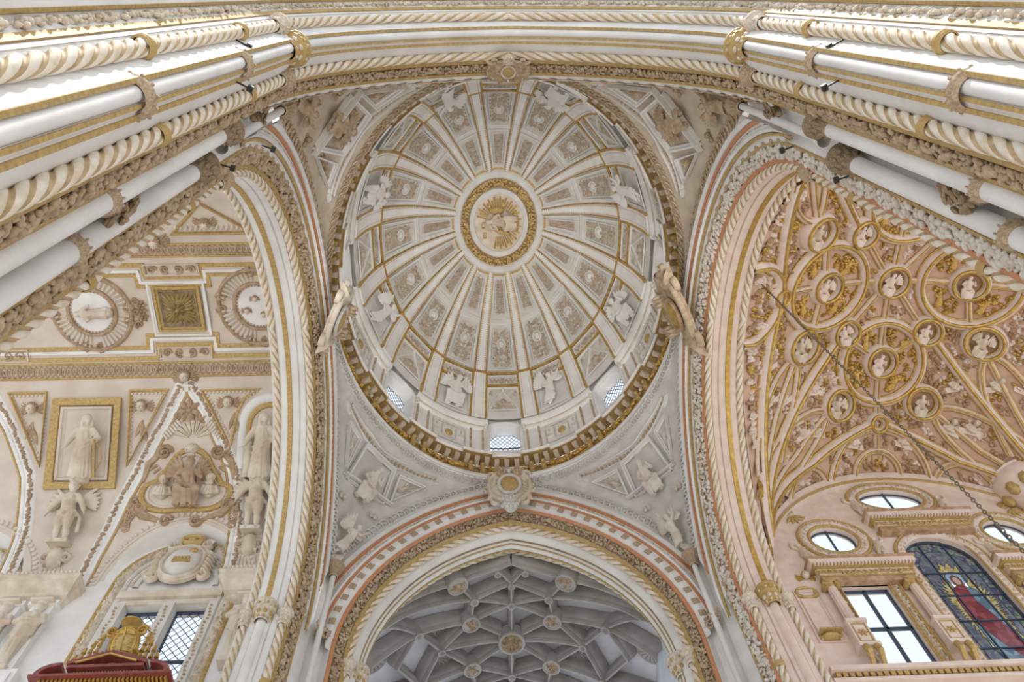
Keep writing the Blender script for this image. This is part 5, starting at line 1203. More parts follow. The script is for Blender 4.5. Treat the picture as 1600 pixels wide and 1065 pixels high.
for k in range(12):
    for q in (-1, 1): g.spiral(xc + q * (1.55 + 0.1 * rr.random()) , yc + 0.5 + 0.14 * k * 0.6, 0.15, 1.3, rr.random() * 6, q, 0.045, 1.5)
sheet(g, 'leaf_scrolls', BEIGET, lc, kind='stuff')
M1 = place(C(xc + 0.05, yc + 0.72, 0.06), *aim(C(xc, yc), CN(yc), CU(yc), 0.6), 1.5, 0.8)
statue('angel_relief', figure('lunette_angel', lambda: fig_seated(61, False, True), BEIGET, 0.014), M1, 'seated winged angel in brown robe inside the lunette cartouche', 'relief')
for q in (-1, 1): statue('cherub_relief', figure('bust%d' % (62 + q), lambda q=q: fig_bust(62 + q), IVORY, 0.02), place(C(xc + q * 0.72, yc + 0.35, 0.0), *aim(C(xc, yc), CN(yc), CU(yc), 0.5), 0.72), 'small carved cherub %s of the seated angel in the lunette' % ('right' if q > 0 else 'left'), 'relief')

# ------------------------------------------------------------------ left: nave wall with window, cornices, herms
g = G(); Y = 6.3
def wallq(x0, x1, z0, z1): g.add([V((x0, Y, z0)), V((x1, Y, z0)), V((x1, Y, z1)), V((x0, Y, z1))], [(0, 1, 2, 3)])
for (x0, x1, z0, z1) in ((-18, -17.4, FZ, 22.2), (-14.65, -11.05, FZ, 22.2), (-8.35, -7.3, FZ, 22.2), (-11.05, -8.35, FZ, 13.0), (-11.05, -8.35, 18.25, 22.2), (-17.4, -14.65, FZ, 13), (-17.4, -14.65, 18.25, 22.2)): wallq(x0, x1, z0, z1)
g.build('wall_left', WHITE, smooth=False, kind='structure')
def left_window(cx, label, idx):
    root = empty('window_%d' % idx, label, 'window', (cx, 6.3, 13), kind='structure')
    T = onto((cx, 6.3, 0), (1, 0, 0), (0, 0, 1), (0, -1, 0))
    def arcp(hw, zs, n=20): return [(-hw, 13.0)] + [(-hw * cos(pi * k / n), zs + hw * sin(pi * k / n)) for k in range(n + 1)] + [(hw, 13.0)]
    g = R(); g.line(arcp(1.80, 19.15), 0.06, 1.2); g.build('gilt_edge', OCHRE, root, T=T)
    for hw, m, nme in ((1.64, IVORY, 'leaf_moulding'),):
        g = R(); fnp = arcp(hw, 19.15); g.line(fnp, 0.13, 0.5); fm = g.build(nme, m, root, T=T)
        cp = curve_pts(lambda t: fnp[min(len(fnp) - 1, int(t * (len(fnp) - 1)))] if t in (0, 1) else (lambda k, u: (fnp[k][0] + (fnp[k + 1][0] - fnp[k][0]) * u, fnp[k][1] + (fnp[k + 1][1] - fnp[k][1]) * u))(min(len(fnp) - 2, int(t * (len(fnp) - 1))), t * (len(fnp) - 1) - min(len(fnp) - 2, int(t * (len(fnp) - 1)))), 0.16)
        g = R(); rr = random.Random(3)
        for x, y, a in cp:
            for k in range(3): g.dome(x + rr.uniform(-0.09, 0.09), y + rr.uniform(-0.09, 0.09), 0.075, 0.045, 0.13, rr.random() * 3, n=6, m=2)
        g.build('leaf_carving', IVORY, fm, T=T, kind='stuff')
    g = R(); fnp = arcp(1.40, 19.1); g.line(fnp, 0.06, 1.2); fnp2 = arcp(1.12, 18.95)[1:-1]; g.line(fnp2, 0.09, 0.8); g.build('inner_moulding', WHITE2, root, T=T)
    rr = random.Random(5); g = R()
    for k in range(60):
        a = pi * rr.random(); r_ = 1.26; g.dome(-r_ * cos(a), 19.05 + r_ * sin(a), 0.08, 0.05, 0.09, rr.random() * 3, n=6, m=2)
    g.build('leaf_band', IVORY, root, T=T, kind='stuff')
    # lintel, mullion, jambs and the two lights
    g = R(); g.slab([(-1.45, 18.45), (1.45, 18.45), (1.45, 18.75), (-1.45, 18.75)], 0.12); g.slab([(-1.4, 18.2), (1.4, 18.2), (1.4, 18.34), (-1.4, 18.34)], 0.07); g.build('lintel', IVORY, root, T=T, smooth=False)
    for x0, x1 in ((-1.42, -1.1), (-0.06, 0.26), (1.2, 1.44)):
        g = R(); g.slab([(x0, 13.0), (x1, 13.0), (x1, 18.25), (x0, 18.25)], 0.1, -0.3); jb = g.build('jamb', WHITE2, root, T=T, smooth=False)
        g = R(); z = 13.1
        while z < 18.1: g.dome((x0 + x1) / 2 + 0.03 * sin(z * 9), z, 0.06, 0.05, 0.17, z * 5, n=6, m=2); z += 0.13
        g.build('carved_leaves', TAN, jb, T=T, kind='stuff')
    g = R(); g.slab([(-1.3, 18.2), (1.45, 18.2), (1.45, 18.3), (-1.3, 18.3)], 0.0, -0.45); g.build('head_soffit', WHITE2, root, T=T, smooth=False)
    for x0, x1 in ((-1.1, -0.06), (0.26, 1.2)):
        g = R(); g.add([(x0, 13.0, -0.3), (x1, 13.0, -0.3), (x1, 18.22, -0.3), (x0, 18.22, -0.3)], [(0, 1, 2, 3)]); pn = g.build('pane', PANE, root, T=T, smooth=False)
        g = G(); sp = 0.24
        for dr in (-1, 1):
            k = -40
            while k < 60:
                # diagonals z = z0 + dr * 1.15 (x - x0)
                z0 = 13 + k * sp * 1.15; pa, pb = (x0, z0), (x1, z0 + dr * 1.15 * (x1 - x0))
                lo, hi = 13.0, 18.22; t0, t1 = 0.0, 1.0; dz = pb[1] - pa[1]
                ta, tb_ = (lo - pa[1]) / dz, (hi - pa[1]) / dz; t0, t1 = max(t0, min(ta, tb_)), min(t1, max(ta, tb_))
                if t1 > t0: g.tube([T(x0 + (x1 - x0) * t, pa[1] + dz * t, -0.28) for t in (t0, t1)], 0.011, 4, caps=False)
                k += 1
        g.build('lead_lattice', LEAD, pn, smooth=False)
        g = R()
        for z in (16.35, 14.5): g.slab([(x0, z - 0.04), (x1, z - 0.04), (x1, z + 0.04), (x0, z + 0.04)], -0.22, -0.28)
        for x in (x0, x1): g.slab([(x - 0.03, 13), (x + 0.03, 13), (x + 0.03, 18.2), (x - 0.03, 18.2)], -0.22, -0.3)
        g.slab([(x0, 18.14), (x1, 18.14), (x1, 18.22), (x0, 18.22)], -0.22, -0.3); g.build('iron_frame', LEAD, pn, T=T, smooth=False)
    return root
left_window(-9.72, 'tall two-light leaded window with carved arch in the left nave wall', 11)
left_window(-16.05, 'carved arch of the next window at the left edge of the view', 12)
# coat of arms in the window head
def arms(O, X, Y, N, s_, label, m1, m2, m3, mitre=True):
    M = place(O, X, Y, N, s_); root = bpy.data.objects.new('coat_of_arms', None); COL.objects.link(root); root.matrix_basis = M; root.empty_display_size = 0.1; tag(root, label, 'coat of arms')
    def kid(g, name, m, **kw):
        o = g.build(name, m, ang=60, **kw); o.parent = root; return o
    g = R(); g.slab([(0.78 * cos(2 * pi * i / 26), 0.85 * sin(2 * pi * i / 26)) for i in range(26)], 0.12); g.ring(0, 0, 0.62, 0.72, 0.07, 1.6, 28, 0.1)
    for q in (-1, 1):
        g.spiral(q * 0.5, 0.82, 0.2, 1.6, 0, q, 0.08, 2.4); g.spiral(q * 0.72, -0.55, 0.2, 1.6, 2, -q, 0.08, 2.4)
        for k in range(6): g.leaf(q * 0.62, 0.4 - 0.16 * k, (-0.6 if q > 0 else pi + 0.6), 0.38, 0.06, 0.28)
    kid(g, 'strapwork', m1)
    g = R(); g.dome(0, 0, 0.52, 0.62, 0.26, n=24, m=6, z0=0.1); kid(g, 'shield', m2)
    g = R(); g.dome(0.25, 0.28, 0.14, 0.1, 0.1, 0.5, z0=0.28)
    for k in range(5): g.slab([(-0.2 + 0.1 * k, -0.18), (-0.13 + 0.1 * k, -0.18), (-0.13 + 0.1 * k, -0.05), (-0.2 + 0.1 * k, -0.05)], 0.38, 0.3)
    g.slab([(-0.22, -0.26), (0.3, -0.26), (0.3, -0.2), (-0.22, -0.2)], 0.37, 0.3); kid(g, 'charges', m3, kind='stuff')
    g = R(); g.ring(0, 1.02, 0.3, 0.16, 0.09, 1.6, 20, 0.1); g.dome(0, 0.95, 0.2, 0.1, 0.3); kid(g, 'hat' if mitre else 'crown', m3)
    return root
arms((-9.72, 6.15, 19.75), (1, 0, 0), (0, 0, 1), (0, -1, 0), 0.98, 'carved episcopal arms with hat in the left window head', IVORY, WHITE2, OCHRE)
# impost cornices with herms
def impost(x0, x1, label):
    root = empty('impost_cornice', label, 'cornice', ((x0 + x1) / 2, 6.2, 18.2), group='impost cornices of the left wall')
    g = G(); prof = [(6.3, 18.15), (6.12, 18.2), (6.12, 18.34), (5.98, 18.4), (5.96, 18.52), (5.78, 18.66), (5.72, 18.7), (5.72, 18.86), (5.68, 18.88), (5.68, 18.96), (6.3, 18.96)]
    yb = 6.3; pts = []
    rows = []
    for side_ in (0, 1, 2, 3):
        r_ = []
        for y, z in prof:
            d = yb - y
            r_.append(V(((x0 - d * 0.7, 6.3, z), (x0 - d * 0.7, y, z), (x1 + d * 0.7, y, z), (x1 + d * 0.7, 6.3, z))[side_]))
        rows.append(r_)
    g.grid(rows); g.build('cornice_block', IVORY, root, smooth=False)
    g = R(); x = x0 - 0.3
    while x < x1 + 0.35: g.dome(x, 19.0, 0.07, 0.05, 0.1, n=6, m=2); x += 0.12
    g.build('egg_row', BEIGE, root, T=onto((0, 5.72, 0), (1, 0, 0), (0, 0, 1), (0, -1, 0)), kind='stuff')
    return root
impost(-14.5, -12.65, 'projecting white cornice block above the two herms at the left edge')
impost(-7.95, -7.2, 'end of a white cornice block beside the left nave arch')
for k, (x, lab) in enumerate(((-13.85, 'left one of the two stone herms under the cornice'), (-12.95, 'right one of the two stone herms under the cornice'))):
    statue('herm_statue', figure('herm%d' % k, lambda k=k: fig_caryatid(k), IVORY, 0.012), place((x, 6.24, 15.75), (1, 0, 0), (0, 0, 1), (0, -1, 0), 2.45), lab, 'statue', 'herms of the left wall')
    g = G(); g.box((x, 6.2, 17.0), (0.3, 0.1, 1.2)); g.box((x, 6.18, 18.18), (0.4, 0.16, 0.08)); g.build('pilaster', WHITE, smooth=False, kind='structure')
statue('herm_statue', figure('herm1', lambda: fig_caryatid(1), IVORY, 0.012), place((-7.4, 6.24, 15.75), (1, 0, 0), (0, 0, 1), (0, -1, 0), 2.45), 'stone herm beside the left nave arch, half hidden by its shafts', 'statue', 'herms of the left wall')
g = R(); g.slab([(-14.4, 13.0), (-12.4, 13.0), (-12.4, 15.75), (-14.4, 15.75)], 0.3); g.frame([(-14.3, 13.1), (-12.5, 13.1), (-12.5, 15.6), (-14.3, 15.6)], 0.12, 0.36); g.build('trim_1', WHITE, T=onto((0, 6.3, 0), (1, 0, 0), (0, 0, 1), (0, -1, 0)), smooth=False, kind='structure')
# ------------------------------------------------------------------ left: top of the dark red and gilt altarpiece
al = empty('altarpiece', 'dark red and gilt pediment of a tall carved case before the left window', 'altarpiece', (-9.2, 4.2, FZ))
AY = 4.2
def AT(x, z, h): return V((-9.03 + (x + 9.13) * 0.87, AY - h, z if z < 10 else 13.4 + (z - 13.72) * 0.62))
def aslab(name, poly, h0, h1, m, par=al):
    g = R(); g.slab(poly, h1, h0); return g.build(name, m, par, T=AT, smooth=False)
ax_ = -9.13
aslab('carcass', [(-10.75, FZ), (-7.55, FZ), (-7.55, 13.3), (-10.75, 13.3)], -0.6, 0.0, REDM)
aslab('gilt_frieze', [(-10.7, 13.25), (-7.6, 13.25), (-7.6, 13.62), (-10.7, 13.62)], -0.55, 0.06, GOLD)
aslab('cornice', [(-10.85, 13.62), (-7.45, 13.62), (-7.45, 13.72), (-10.85, 13.72)], -0.65, 0.3, REDM)
aslab('attic', [(-9.95, 13.7), (-8.3, 13.7), (-8.3, 14.0), (-9.95, 14.0)], -0.4, 0.05, GOLD)
aslab('attic_cornice', [(-10.05, 14.0), (-8.2, 14.0), (-8.2, 14.12), (-10.05, 14.12)], -0.45, 0.28, REDM)
g = R(); k = 0
for x in [-9.9 + 0.075 * i for i in range(21)]: g.slab([(x, 13.9), (x + 0.04, 13.9), (x + 0.04, 13.99), (x, 13.99)], 0.16, 0.0)
for x in [-10.6 + 0.1 * i for i in range(31)]: g.slab([(x, 13.5), (x + 0.05, 13.5), (x + 0.05, 13.61), (x, 13.61)], 0.2, 0.0)
g.build('dentils', GOLD, al, T=AT, smooth=False, kind='stuff')
aslab('pediment', [(-9.95, 14.1), (-8.3, 14.1), (ax_, 14.55)], -0.4, 0.06, GOLD)
for q in (-1, 1):
    e = -10.08 if q < 0 else -8.18
    aslab('raking_cornice', [(e, 14.12), (ax_, 14.58), (ax_, 14.74), (e - 0.02 * -q, 14.26)], -0.45, 0.3, REDM)
    g = R(); g.line([(e + (-q) * 0.2, 14.17), (ax_, 14.55)], 0.035, 1); g.build('gilt_fillet', GOLD, al, T=lambda x, z, h: AT(x, z, 0.3 + h))
    n = 10; cx = -10.2 if q < 0 else -8.06
    a = [(cx + q * 0.55 * cos(pi / 2 * k / n), 13.72 + 0.5 * sin(pi / 2 * k / n)) for k in range(n + 1)]; b = [(cx + q * 0.42 * cos(pi / 2 * k / n), 13.72 + 0.37 * sin(pi / 2 * k / n)) for k in range(n + 1)]
    aslab('segment_pediment', a + b[::-1], -0.4, 0.3, REDM); aslab('segment_infill', b + [(cx, 13.72)], -0.4, 0.08, GOLD)
g = R(); g.line([(ax_ - 0.45, 14.16), (ax_ + 0.45, 14.16), (ax_, 14.42)], 0.03, 1, True); g.grotesque(0.5, 0.2, 4, 0.02, False); g.build('tympanum_carving', GOLD, al, T=lambda x, z, h: AT(x, z, 0.06 + h))
# gilded crest standing on the pediment
cr = empty('crest', 'gilded coat of arms with broad hat and tassels on the pediment', 'coat of arms', (-9.03, AY, 14.02))
CT = onto((-9.03, AY, 14.5), (1, 0, 0), (0, -0.35, 0.94), (0, -0.94, -0.35))
def ck(g, name, m=GOLD): return g.build(name, m, cr, T=CT, ang=60)
g = R(); g.slab([(0.32 * cos(2 * pi * i / 20), 0.42 * sin(2 * pi * i / 20)) for i in range(20)], 0.06, -0.08); g.ring(0, 0, 0.3, 0.38, 0.05, 1.6, 24)
for q in (-1, 1): g.spiral(q * 0.33, 0.3, 0.13, 1.6, 0, q, 0.05, 2); g.spiral(q * 0.33, -0.3, 0.13, 1.6, 2, -q, 0.05, 2); g.spiral(q * 0.18, -0.46, 0.12, 1.5, 1, q, 0.05, 2)
ck(g, 'strapwork')
g = R(); g.dome(0, 0, 0.24, 0.31, 0.14, n=20, m=5); ck(g, 'shield', OCHRE)
g = R()
for k in range(5): g.line([(-0.2, -0.2 + 0.1 * k), (0, -0.17 + 0.1 * k), (0.2, -0.2 + 0.1 * k)], 0.02, 1, z0=0.1)
g.line([(0, -0.3), (0, 0.3)], 0.02, 1, z0=0.14); ck(g, 'charges')
g = G(); g.lathe([(0.0, 0.14), (0.09, 0.13), (0.11, 0.0), (0.24, -0.02), (0.24, -0.05), (0, -0.04)], n=18); o = g.build('hat', GOLD, cr, M=Matrix.Translation(V((-9.03, AY - 0.1, 15.06)))); o.matrix_parent_inverse = Matrix.Translation(-cr.location)
for q in (-1, 1):
    g = G(); base = V((-9.03 + q * 0.3, AY - 0.05, 14.96)); g.tube([base, base + V((q * 0.25, 0, -0.2)), base + V((q * 0.3, 0, -0.5)), base + V((q * 0.35, 0, -0.9))], 0.015, 5); g.build('cord', GOLD, cr)
    for r_ in range(4):
        for k in range(r_ + 1):
            g = G(); c = base + V((q * (0.2 + 0.13 * k), 0, -0.25 - 0.2 * r_)); g.lathe([(0.0, 0.06), (0.03, 0.05), (0.035, 0.0), (0.055, -0.1), (0, -0.1)], c, 8); g.build('tassel', GOLD, cr)
# ------------------------------------------------------------------ right: gilded rib vault
RX, RY = 12.75, -0.4
def rv(X, Y):
    v = min(1, abs(X - 12.75) / 5.3); u = min(1, abs(Y + 0.15) / 6.45); cv = 1 - sqrt(1 - v * v)
    return 25.1 - (1.5 * u * u + 2 * v * v * (1 - u * u) + 5.2 * u * u * cv)
def RVm(x, y, h=0.0):
    X, Y = RX + x, RY + y; e = 0.02; z = rv(X, Y)
    n = V(((rv(X + e, Y) - rv(X - e, Y)) / (2 * e), (rv(X, Y + e) - rv(X, Y - e)) / (2 * e), -1)).normalized()
    return V((X, Y, z)) + n * h
rvt = empty('rib_vault', 'pink and gold rib vault with carved medallions over the right arm', 'vault', (12.75, 0, 18))
g = G(); g.grid([[RVm(-5.5 + 11.0 * i / 44, -6.2 + 12.9 * j / 50) for j in range(51)] for i in range(45)]); g.build('surface', PINK, rvt)
RIBS = []      # for keeping carvings clear of the ribs
def dense(pts, step=0.2):
    out = []
    for a, b in zip(pts, pts[1:]):
        n = max(1, int(hypot(b[0] - a[0], b[1] - a[1]) / step)); out += [(a[0] + (b[0] - a[0]) * k / n, a[1] + (b[1] - a[1]) * k / n) for k in range(n)]
    return out + [pts[-1]]
def vrib(pts, w=0.17, h=1.5, closed=False, gold=True, name='rib'):
    q = pts if closed else dense(pts); RIBS.extend(q)
    g = R(); g.line(q, w, h, closed); o = g.build(name, PINKL, rvt, T=RVm, ang=50)
    if gold:
        g = R(); g.line(q, w * 0.34, 1.2, closed, z0=w * h * 0.92); g.build('gilt_fillet', GOLD, o, T=RVm)
        for s_ in (-1, 1):
            g = R(); off = []
            for i, p in enumerate(q):
                a, b = q[(i - 1) % len(q)] if (closed or i) else q[0], q[(i + 1) % len(q)] if (closed or i < len(q) - 1) else q[-1]
                l = hypot(b[0] - a[0], b[1] - a[1]) or 1; off.append((p[0] - s_ * (b[1] - a[1]) / l * w * 1.0, p[1] + s_ * (b[0] - a[0]) / l * w * 1.0))
            g.line(off, w * 0.2, 1.2, closed, z0=0.03); g.build('gilt_fillet', GOLD, o, T=RVm)
    return o
def circ(x, y, r, n=32, a0=0, a1=2 * pi): return [(x + r * cos(a0 + (a1 - a0) * k / n), y + r * sin(a0 + (a1 - a0) * k / n)) for k in range(n if abs(a1 - a0 - 2 * pi) < 1e-6 else n + 1)]
MED = []
def medallion(x, y, r, seed, gold=True, rim=0.13):
    MED.append((x, y, r))
    g = R(); g.line(circ(x, y, r), rim, 2.2, True); o = g.build('medallion', PINKL, rvt, T=RVm, ang=50)
    g = R(); g.line(circ(x, y, r), rim * 0.45, 1.4, True, z0=rim * 2.08); g.line(circ(x, y, r - rim * 0.9), rim * 0.3, 1, True, z0=0.1); g.build('gilt_rim', GOLD, o, T=RVm)
    g = R(); g.slab(circ(x, y, r - rim * 0.6, 20), 0.03); g.build('field', PINKT, o, T=RVm)
    if r > 0.35:
        k = seed % 4; me = figure('medallion_figure%d' % k, lambda: fig_seated(80 + k, k % 2 == 0, k > 1), IVORY if k % 2 else PINKL, 0.026)
        c = RVm(x, y, 0.04); N = (RVm(x, y, 0.2) - RVm(x, y, 0)).normalized(); up = V((0.25 * (seed % 3 - 1), -1, 0)); X, up, N = aim(c, N, up, 0.8)
        link_mesh('bust', me, o, place(c - up * r * 0.92 + N * 0.12, X, up, N, r * 1.5, 0.75)).matrix_parent_inverse = Matrix.Identity(4)
    else:
        g = R(); g.flower(x, y, r * 0.6, 0.1, 6); g.build('flower', PINKL, o, T=RVm)
    return o
n_ = 0
for sx in (-1, 1):
    for (x, y, r) in ((2.42, 0, 1.45),): 
        vrib(circ(sx * x, 0, r, 40), closed=True, name='ring_rib')
    medallion(sx * 2.42, 0, 0.5, 3 + sx)
    medallion(sx * 4.3, 0, 0.26, 0)
    vrib(circ(sx * 5.5, 0, 1.3, 20, pi / 2 if sx > 0 else -pi / 2, 3 * pi / 2 if sx > 0 else pi / 2))
    for a in (0, 80, 180, 280):
        ca, sa = cos(rad(a)) * sx, sin(rad(a)); vrib([(sx * 2.42 + 0.5 * ca, 0.5 * sa), (sx * 2.42 + 1.4 * ca, 1.4 * sa)], 0.1)
    vrib([(sx * 0.5, 0), (sx * 1.0, 0)], 0.1)
    for sy in (-1, 1):
        medallion(sx * 1.42, sy * 1.75, 0.45, 5 + sx + 2 * sy, False)
        medallion(sx * 3.12, sy * 1.95, 0.55, 8 + sx * 2 + sy)
        medallion(sx * 1.5, sy * 4.2, 0.52, 11 + sx + sy)
        vrib([(sx * 0.34, sy * 0.4), (sx * 1.1, sy * 1.4)], 0.1)
        cn = (sx * 5.15, sy * 6.3 if sy > 0 else -5.6)
        vrib([(sx * 1.75, sy * 2.1), (sx * 2.7, sy * 3.3), cn])                          # diagonal
        vrib([(sx * 3.3, sy * 2.45), (sx * 4.0, sy * 3.9), cn], 0.1); vrib([(sx * 1.9, sy * 4.5), (sx * 3.2, sy * 5.5), cn], 0.1)
        vrib([(sx * 0.25, sy * 5.0), (sx * 2.6, sy * 5.95), cn]); vrib([(sx * 4.3, sy * 0.26), (sx * 4.65, sy * 2.6), cn])
        for (mx, my, a_) in ((sx * 3.12, sy * 1.95, 1), (sx * 1.5, sy * 4.2, 2)):      # looped arches hanging from the medallions
            dx, dy = cn[0] - mx, cn[1] - my; L = hypot(dx, dy); dx, dy = dx / L, dy / L; loop = []
            for k in range(25):
                t = pi / 2 * (k / 12 - 1); u = 0.5 + (1 - cos(t)) * L * 0.62; w_ = sin(t) * (0.75 if a_ == 1 else 0.8); loop.append((mx + dx * u - dy * w_, my + dy * u + dx * w_))
            vrib(loop, 0.1)
for sy in (-1, 1):
    vrib(circ(0, sy * 2.85, 1.4, 40), closed=True, name='ring_rib'); medallion(0, sy * 2.85, 0.5, 7 + sy); medallion(0, sy * 4.95, 0.27, 1)
    for a in (90, 215, 325, 270):
        ca, sa = cos(rad(a)), sin(rad(a)) * sy; vrib([(0.5 * ca, sy * 2.85 + 0.5 * sa), (1.35 * ca, sy * 2.85 + 1.35 * sa)], 0.1)
    vrib([(0, sy * 0.5), (0, sy * 1.4)], 0.1); vrib([(0, sy * 4.25), (0, sy * 4.7)], 0.1); vrib([(0, sy * 5.2), (0, sy * 5.75)], 0.1)
medallion(0, 0, 0.52, 2, False)
vrib(circ(0, 6.65, 0.8, 16, pi, 2 * pi), 0.1); vrib(circ(0, 6.9, 1.75, 22, pi, 2 * pi), 0.11)
for sx in (-1, 1): vrib(circ(sx * 2.75, 6.85, 0.85, 14, pi, 2 * pi), 0.1)
# sacred monogram in the little lunette
g = R()
for l in ([(-0.34, -0.2), (-0.34, 0.22)], [(-0.14, -0.22), (-0.14, 0.2)], [(0.1, -0.22), (0.1, 0.2)], [(-0.14, 0.0), (0.1, 0.0)], [(0.42, -0.16), (0.36, -0.22), (0.26, -0.2), (0.24, -0.1), (0.32, 0.0), (0.42, 0.08), (0.4, 0.18), (0.3, 0.22), (0.22, 0.16)]): g.line(l, 0.03, 1)
g.build('monogram', GOLD, rvt, T=lambda x, y, h: RVm(x, 6.22 + y * 0.9, h + 0.02), label='gilt letters IHS')
# carved fillings: gilded foliage in the rings, tan figures and scrolls elsewhere
rr = random.Random(12); gg, gt, gp = R(), R(), R(); cnt = 0; gi = [R() for _ in range(4)]
def clear(x, y, d=0.24):
    for a, b in RIBS:
        if (a - x) ** 2 + (b - y) ** 2 < d * d: return False
    for a, b, r in MED:
        if (a - x) ** 2 + (b - y) ** 2 < (r + 0.16) ** 2: return False
    return True
yy = -3.6
while yy < 6.5:
    xx = -5.2
    while xx < 5.25:
        x, y = xx + rr.uniform(-0.08, 0.08), yy + rr.uniform(-0.08, 0.08); xx += 0.2
        if not clear(x, y): continue
        big = min(hypot(abs(x) - 2.42, y), hypot(x, abs(y) - 2.85)) < 1.25
        if big and rr.random() < 0.35: continue
        t = gg if big or rr.random() < 0.22 else (gp if rr.random() < 0.35 else gt)
        for k in range(3):
            a = rr.random() * 6.28; px, py = x + rr.uniform(-0.08, 0.08), y + rr.uniform(-0.08, 0.08); kk = rr.random()
            if kk < 0.4: t.leaf(px, py, a, 0.2, 0.055, 0.13)
            elif kk < 0.8: t.dome(px, py, 0.09, 0.06, 0.16, a, n=7, m=2)
            else: t.spiral(px, py, 0.1, 1.2, a, 1, 0.035, 2.2, 8)
    yy += 0.2
for cx_, cy_ in ((-2.42, 0), (2.42, 0), (0, 2.85), (0, -2.85)):      # gilded angels in the ring fields
    for k in range(4):
        a = pi / 4 + k * pi / 2 + 0.15; x, y = cx_ + 0.93 * cos(a), cy_ + 0.93 * sin(a); c = RVm(x, y, 0.02); N = (RVm(x, y, 0.2) - c).normalized(); up = V((cos(a) * 0.4, -1, 0)); X, up, N = aim(c, N, up, 0.7)
        o = link_mesh('gilt_angel', figure('gilt_angel%d' % (k % 2), lambda: fig_angel(90 + k % 2), GOLD, 0.03), rvt, place(c - up * 0.36, X, up, N, 0.72, 0.8)); o.matrix_parent_inverse = Matrix.Translation(-rvt.location)
gg.build('gilt_carving', GOLD, rvt, T=RVm, kind='stuff', ang=60); gt.build('tan_carving', PINKT, rvt, T=RVm, kind='stuff', ang=60); gp.build('pale_carving', PINKL, rvt, T=RVm, kind='stuff', ang=60)
rr = random.Random(5)      # scroll banners and little figures between the fan ribs
for (x, y) in ((-4.4, 2.3), (-3.7, 3.6), (-4.3, 3.4), (-2.3, 5.0), (-2.9, 4.9), (-3.2, 4.4), (2.3, 5.0), (2.9, 4.9), (3.5, 3.4), (4.3, 3.3), (-0.8, 5.6), (0.9, 5.6), (-4.7, 1.0), (-2.4, 3.6), (2.4, 3.6)):
    c = RVm(x, y, 0.03); N = (RVm(x, y, 0.2) - c).normalized(); up = V((x * 0.25, -1, 0)); X, up, N = aim(c, N, up, 0.7)
    k = rr.randrange(4); o = link_mesh('small_bust', figure('medallion_bust%d' % k, lambda: fig_bust(80 + k), IVORY if k % 2 else PINKL, 0.028), rvt, place(c, X, up, N, 0.5)); o.matrix_parent_inverse = Matrix.Translation(-rvt.location)
    g = R(); q = rr.uniform(-0.5, 0.5); g.slab([(-0.3, -0.16 + q * 0.2), (0.3, -0.16 - q * 0.2), (0.3, 0.02 - q * 0.2), (-0.3, 0.02 + q * 0.2)], 0.1); g.build('banner', PINKL, rvt, T=lambda a, b, h, x=x, y=y: RVm(x + a, y + b + 0.12, h), smooth=False)
# moulding along the wall arch
pts = [(-5.25 + 10.5 * k / 60) for k in range(61)]
g = G(); g.grid([[V((RX + x, 6.3 - d, rv(RX + x, 6.3) - z)) for d, z in ((0, 0.42), (0.1, 0.40), (0.16, 0.28), (0.10, 0.24), (0.16, 0.18), (0.2, 0.0))] for x in pts]); g.build('wall_arch_moulding', PINKL, rvt, ang=30)
g = G(); g.grid([[V((RX + x, 6.3 - d, rv(RX + x, 6.3) - z)) for d, z in ((0.12, 0.38), (0.17, 0.36), (0.18, 0.30), (0.13, 0.28))] for x in pts]); g.build('wall_arch_gilding', OCHRE, rvt)

# ------------------------------------------------------------------ right: wall with windows
WY = 6.3
g = G()
def wq(x0, x1, z0, z1): g.add([V((x0, WY, z0)), V((x1, WY, z0)), V((x1, WY, z1)), V((x0, WY, z1))], [(0, 1, 2, 3)])
def up_to_vault(x0, x1, z0):
    n = 14
    for k in range(n):
        a, b = x0 + (x1 - x0) * k / n, x0 + (x1 - x0) * (k + 1) / n
        g.add([V((a, WY, z0)), V((b, WY, z0)), V((b, WY, max(z0, rv(b, WY)))), V((a, WY, max(z0, rv(a, WY))))], [(0, 1, 2, 3)])
def tile(x0, x1, z0, z1, c, fn, n=48):
    ang = sorted([2 * pi * k / n - pi for k in range(n)] + [atan2(z - c[1], x - c[0]) for x in (x0, x1) for z in (z0, z1)]); out, inn = [], []
    for a in ang:
        ca, sa = cos(a), sin(a); t = min(((x1 if ca > 0 else x0) - c[0]) / ca if abs(ca) > 1e-9 else 1e9, ((z1 if sa > 0 else z0) - c[1]) / sa if abs(sa) > 1e-9 else 1e9)
        out.append(V((c[0] + ca * t, WY, c[1] + sa * t))); x, z = fn(a); inn.append(V((x, WY, z)))
    holed(g, out, inn); k = len(inn); g.add(inn + [p + V((0, 0.3, 0)) for p in inn], [(j, (j + 1) % k, k + (j + 1) % k, k + j) for j in range(k)])
def oval(cx, cz, rx, rz): return lambda a: (cx + rx * cos(a), cz + rz * sin(a))
def archf(cx, zc, hw, zb_, zs):
    def f(a):
        ca, sa = cos(a), sin(a)
        if sa >= 0 and zc >= zs - 1e-6: return (cx + hw * ca, zc + hw * sa)
        t = min(hw / max(abs(ca), 1e-9), (zc - zb_) / max(-sa, 1e-9) if sa < 0 else 1e9); return (cx + ca * t, zc + sa * t)
    return f
OVT, OVL, OVR = (12.6, 22.25, 1.06, 0.56), (9.85, 20.22, 0.70, 0.62), (15.4, 20.35, 0.70, 0.62)
up_to_vault(7.3, 8.9, FZ)
